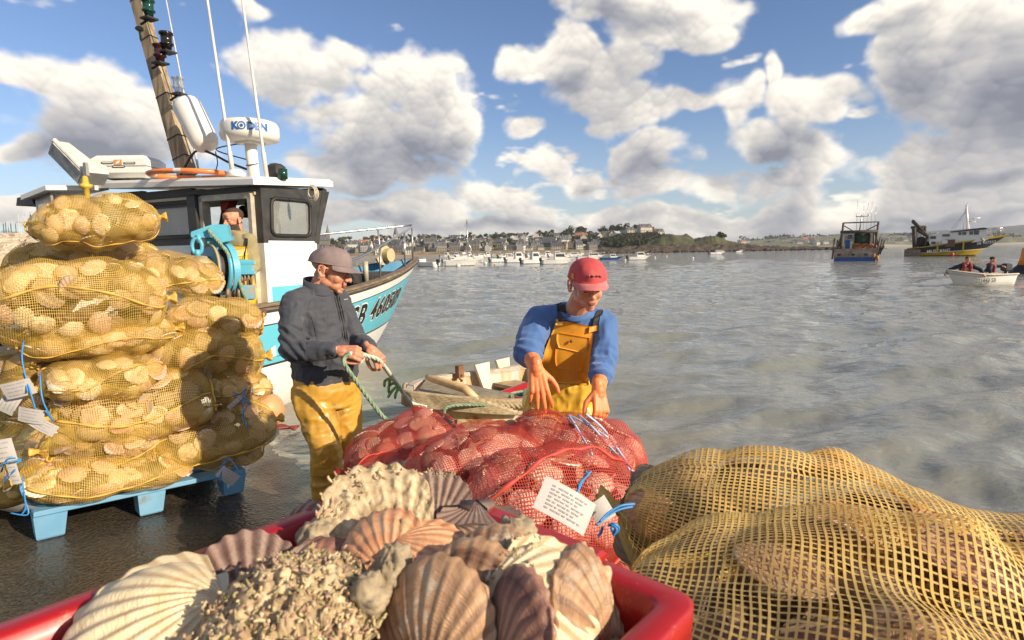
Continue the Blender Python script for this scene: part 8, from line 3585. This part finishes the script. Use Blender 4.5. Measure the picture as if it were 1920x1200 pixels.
# channel buoy at the right edge
c = atz(1925, 512, 0)
bo = thing('channel_buoy', 'orange conical channel buoy with black foot cut by the right picture edge', 'buoy', (c.x, c.y, 0))
w = MB()
w.lathe([(.001, -.3), (1.15, -.3), (1.2, 0.0), (.95, .28), (.62, .56), (.001, .58)], n=28)
w.build('float', RUBBER, bo)
bo.scale = (.72, .72, .84)
w = MB()
w.lathe([(.001, .54), (.64, .56), (.50, 1.0), (.42, 1.7), (.36, 1.74), (.001, 1.75)], n=28)
w.build('cone', mat('buoy_orange', (.80, .26, .01), .45, (.70, .20, .01), 3), bo)


# ------------------------------------------------------------------ moored boats
def motor_boat(k, cabin, L=6.0, outboard=True, hullm=None, canopy=False):
    root = thing('motor_boat', 'x', 'boat')
    simple_hull(root, L, 2.2, .75, .3, [hullm or HW, HBL], rake=.8, bowrise=.45, bands=[(-.02, 1), (.10, 0), (.6, 0), (1, 0)])
    w = MB()
    cx, cl, ch = {0: (.2, 2.0, 1.25), 1: (.6, 2.4, .8), 2: (-.2, 1.6, 1.5), 3: (.9, 1.2, .5)}[cabin]
    w.prism([(-cl / 2, 0), (cl / 2 + .5, 0), (cl / 2 - .1, ch * .55), (cl / 2 - .35, ch), (-cl / 2, ch)], 1.5, (cx, 0, .62), (1, 0, 0), (0, 0, 1))
    w.build('cabin', HW, root)
    for sy in (-1, 1):
        w = MB()
        w.prism([(-cl / 2 + .15, ch * .5), (cl / 2 - .25, ch * .5), (cl / 2 - .45, ch * .88), (-cl / 2 + .15, ch * .88)], .03, (cx, sy * .76, .62), (1, 0, 0), (0, 0, 1))
        w.build('window', GLS, root)
    w = MB()
    w.prism([(-.03, 0), (.03, 0), (-.22, ch * .33), (-.28, ch * .33)], 1.2, (cx + cl / 2 - .12, 0, .62 + ch * .58), (1, 0, 0), (0, 0, 1))
    w.build('windscreen', GLS, root)
    w = MB()
    w.box((cx - .05, 0, .62 + ch + .03), (cl - .2, 1.65, .07))
    if canopy:
        w.box((cx - 1.7, 0, 1.95), (2.4, 1.7, .06))
        for x in (-2.8, -.7):
            for y in (-.8, .8):
                w.tube([(cx + x + .0, y, .6), (cx + x, y, 1.95)], .03, 5)
    w.build('roof', HW, root)
    if outboard:
        w = MB()
        w.box((-L / 2 - .22, 0, .85), (.42, .40, .60), bev=.08)
        w.box((-L / 2 - .20, 0, .25), (.2, .14, .7))
        w.build('outboard_motor', HDK, root)
    w = MB()
    for sy in (-1, 1):
        w.tube([(L * .12, sy * .9, 1.25), (L * .34, sy * .55, 1.5), (L * .48, sy * .05, 1.65)], .022, 5)
        for x, y, z in ((.2, .85, .8), (.34, .55, .95), (.46, .1, 1.1)):
            w.tube([(L * x, sy * y, z), (L * x, sy * y, z + .52)], .02, 5)
    w.tube([(cx - .3, .4, .62 + ch), (cx - .35, .4, 2.8 + ch * .4)], .015, 4)
    w.build('rail', STEEL, root)
    return root


MBP = [motor_boat(0, 0), motor_boat(1, 1), motor_boat(2, 2), motor_boat(3, 3, 5.0), motor_boat(4, 1, 6.4, False, None, True), motor_boat(5, 0, 8.2, False, HBL)]
_used = set()


def moor(i, px, wl, rz, s, label, group='small boats moored across the bay'):
    o = MBP[i] if i not in _used else copy_tree(MBP[i])
    _used.add(i)
    p = atz(px, wl, 0)
    o.location = (p.x, p.y, 0)
    o.rotation_euler = (0, 0, rz)
    o.scale = (s, s, s)
    tag(o, label, 'boat', group)
    return o


# (prototype, px, waterline py, heading, scale, label)
for a in (
        (3, 796, 500, 2.6, .85, 'white open boat floating just right of the fishing boat\'s bow'),
        (1, 848, 492, .3, .62, 'small white cruiser left of the white sailing boat'),
        (0, 1048, 495, .10, .80, 'white cabin boat with dark outboard just left of the red cap'),
        (2, 1005, 494, .35, .78, 'white pilot-house boat second left of the red cap'),
        (2, 974, 492, .25, .80, 'white pilot-house boat third left of the red cap'),
        (3, 936, 491, .5, .78, 'low dark-sterned motor boat in the middle of the moored row'),
        (1, 953, 487, .2, .75, 'white cruiser behind the dark-sterned boat'),
        (4, 1108, 487, .05, .90, 'grey launch with flat canopy behind the red cap'),
        (5, 1148, 487, .05, .55, 'blue hulled boat with cream cabin right of the red cap'),
        (0, 1199, 487, .1, .72, 'white cabin cruiser at the right end of the moored row'),
        (1, 1345, 477, .1, .85, 'white motor boat alone in front of the headland'),
        (3, 1386, 473, .2, .75, 'tiny grey boat far out right of the lone white one')):
    moor(*a)
_rm = random.Random(77)
for i in range(16):
    px = 835 + i * 17 + _rm.uniform(-6, 6)
    moor(_rm.choice([0, 1, 2, 3]), px, _rm.uniform(481.5, 484.5) - (px - 960) * .012, _rm.uniform(-.3, .6), .95, 'distant white boat in the far row of moorings off the beach')

# sailing boat
p = atz(872, 498, 0)
sb = thing('sailing_boat', 'white sailing boat with bare mast at the left of the moored row', 'boat', (p.x, p.y, 0), .08)
simple_hull(sb, 5.6, 2.0, .75, .3, [HW, HBL], rake=.8, bowrise=.3, bands=[(-.02, 1), (.08, 0), (.6, 0), (1, 0)])
w = MB()
w.box((-.2, 0, .92), (2.6, 1.1, .45), bev=.1)
w.build('cabin', HW, sb)
w = MB()
w.tube([(.5, 0, .9), (.4, 0, 6.2)], .06, 6)
w.tube([(.45, 0, 1.7), (-1.9, 0, 1.75)], .07, 6)
w.build('mast', STEEL, sb)
w = MB()
for q in ((2.7, 0, 1.0), (-2.6, 0, .8), (.4, .9, .8), (.4, -.9, .8)):
    w.tube([(.4, 0, 6.0), q], .018, 4)
w.build('stay', STEEL, sb)
p2 = atz(886, 492, 0)
sm = thing('sailing_boat', 'smaller sailing boat whose leaning mast shows right of the bigger one', 'boat', (p2.x, p2.y, 0), .5)
simple_hull(sm, 4.6, 1.7, .6, .3, [HW, HBL], bands=[(-.02, 1), (.08, 0), (1, 0)])
w = MB()
w.tube([(.3, 0, .5), (-.9, 0, 4.4)], .05, 6)
w.build('mast', STEEL, sm)
# mooring buoys
mbm = MB()
mbm.ball((0, 0, .1), (.26, .26, .24), 14)
mbuoy = mbm.build('mooring_buoy', mat('buoy_white', (.72, .70, .66), .5))
first = True
for px, wl, s, lab, m_ in ((826, 487, .8, 'white mooring buoy left of the sailing boat', 0), (859, 500, 1.2, 'white mooring buoy beside the sailing boat\'s stern', 0), (910, 495, 1.1, 'white mooring buoy right of the sailing boat', 0), (928, 497, .5, 'small orange mooring buoy in front of the row of boats', 1),
                           (948, 492, .9, 'white mooring buoy under the dark-sterned boat', 0), (1172, 489, .8, 'white mooring buoy at the bow of the blue boat', 0), (1228, 483, .8, 'white mooring buoy right of the last cabin cruiser', 0), (1250, 481, .8, 'white mooring buoy furthest right of the moored row', 0),
                           (1299, 485, .9, 'lone white mooring buoy left of the single motor boat', 0), (805, 499, 1.3, 'white mooring buoy near the fishing boat\'s bow', 0), (815, 502, 1.4, 'larger white buoy near the fishing boat\'s bow', 0)):
    o = mbuoy if first else mbuoy.copy()
    if not first:
        COL.objects.link(o)
    first = False
    if m_:
        o.data = mbuoy.data.copy()
        o.data.materials.clear()
        o.data.materials.append(mat('buoy_orange', (.80, .26, .01), .45))
    q = atz(px, wl, 0)
    o.location = q
    o.scale = (s, s, s)
    tag(o, lab, 'buoy', 'mooring buoys on the bay')


# ------------------------------------------------------------------ stone bank, left background
def bank():
    V, n = [], 0
    xs = np.linspace(-46, -13, 60)
    ys = np.linspace(13, 44, 60)
    X, Y = np.meshgrid(xs, ys, indexing='ij')
    t = np.clip((Y - 14) / 16, 0, 1)
    Z = -.3 + 3.25 * t + .15 * fbm(np.stack([X, Y], -1), .4, 3, 3)
    Z = Z - np.clip((X + 22) / 6, 0, 1) * 1.2 - np.clip((X + 18.5) / 4, 0, 1) * 3.0
    Bm = mat('bank_stones', (.44, .36, .26), .9, (.30, .24, .17), 3, .8, col3=(.54, .47, .36), s3=1.5, bump=.03, bscale=4)
    tag(link('stone_bank', mesh('stone_bank', np.stack([X, Y, Z], -1).reshape(-1, 3), grid_faces(60, 60)), None, [Bm]), kind='structure')
    rr = random.Random(12)
    proto = []
    st = MB()
    for i in range(2600):
        yy = 13.5 + 17 * rr.random()
        xx = -yy * rr.uniform(.74, 1.02)
        t = min(1, max(0, (yy - 14) / 16))
        z = -.3 + 3.25 * t - min(1, max(0, (xx + 22) / 6)) * 1.2 - min(1, max(0, (xx + 18.5) / 4)) * 3.0
        s = rr.uniform(.12, .24)
        M = Matrix.Rotation(rr.uniform(0, 3), 3, 'Z') @ Matrix.Rotation(rr.uniform(-.4, .4), 3, 'X')
        st.box((xx, yy, z + s * .35), (s * 2 * rr.uniform(.8, 1.4), s * 1.6, s * rr.uniform(.8, 1.3)), rot=M, bev=s * .35)
    tag(st.build('bank_boulders', mat('pale_boulder', (.54, .45, .33), .9, (.40, .33, .24), .8, .8, objrand=0, bump=.01)), 'pale stones piled on the bank behind the stack of bags', 'stones', kind='stuff')
    # masts of yachts behind the bank
    rr = random.Random(4)
    for i, (px, top, bot, Y, r_, dk, lab) in enumerate(((34, 400, 450, 60, .035, 0, 'white'), (39, 408, 452, 66, .03, 0, 'slanting white'), (46, 405, 452, 70, .03, 0, 'thin white'), (57, 403, 455, 52, .09, 1, 'thick dark'), (67, 410, 455, 56, .07, 1, 'dark'), (72, 406, 452, 75, .03, 0, 'thin pale'),
                                                        (6, 420, 442, 50, .05, 1, 'short dark'), (10, 418, 440, 52, .05, 1, 'short black'), (20, 420, 444, 50, .05, 1, 'dark stubby'), (29, 421, 445, 54, .05, 1, 'lone dark'), (16, 428, 442, 55, .04, 1, 'shortest dark'), (62, 416, 452, 80, .03, 0, 'faint pale'))):
        a, b = at(px, top, Y), at(px + (3 if 'slant' in lab else 0) * -1, bot, Y)
        root = thing('yacht_mast', lab + ' mast of a yacht laid up behind the stone bank', 'mast', (b.x, b.y, 0))
        w = MB()
        w.tube([(0, 0, 0), (a.x - b.x, a.y - b.y, a.z)], [r_, r_ * .7], 6)
        w.build('spar', mat('mast_dark', (.12, .11, .11), .5) if dk else mat('mast_white', (.62, .62, .60), .4), root)
        w = MB()
        zt = a.z * .86
        w.tube([((a.x - b.x) * .86 - .35, a.y - b.y, zt), ((a.x - b.x) * .86 + .35, a.y - b.y, zt)], r_ * .5, 5)
        w.tube([((a.x - b.x), 0, a.z), ((a.x - b.x), 0, a.z + .25)], r_ * .4, 5)
        w.build('spreader', STEEL, root)
    # covered dinghies on top of the bank
    for px, py, c_, lab in ((3, 443, (.02, .05, .30), 'blue covered dinghy on top of the stone bank'), (13, 443, (.02, .22, .20), 'teal covered dinghy on top of the stone bank'), (24, 445, (.03, .12, .09), 'dark green covered dinghy on top of the stone bank'), (5, 447, (.45, .03, .05), 'red dinghy in front of the blue covered one')):
        q = at(px, py, 33)
        root = thing('dinghy', lab, 'dinghy', (q.x, 33, q.z - .45))
        w = MB()
        rg = []
        for s in np.linspace(0, 1, 10):
            h_ = .45 * math.sin(min(1, s * 1.2 + .15) * math.pi * .6) * (1 - s ** 5)
            rg.append([Vector((s * 1.6 - .8 if 1 else 0, math.cos(t) * (h_ + .02), .22 + math.sin(t) * (.25 + .1 * h_))) for t in [k * math.pi / 5 for k in range(10)]])
        w.loft(rg)
        w.build('cover', mat('cover_%d' % px, c_, .6), root)
        w = MB()
        w.box((0, 0, .02), (1.4, .5, .2), bev=.06)
        w.build('hull', HW, root)


bank()
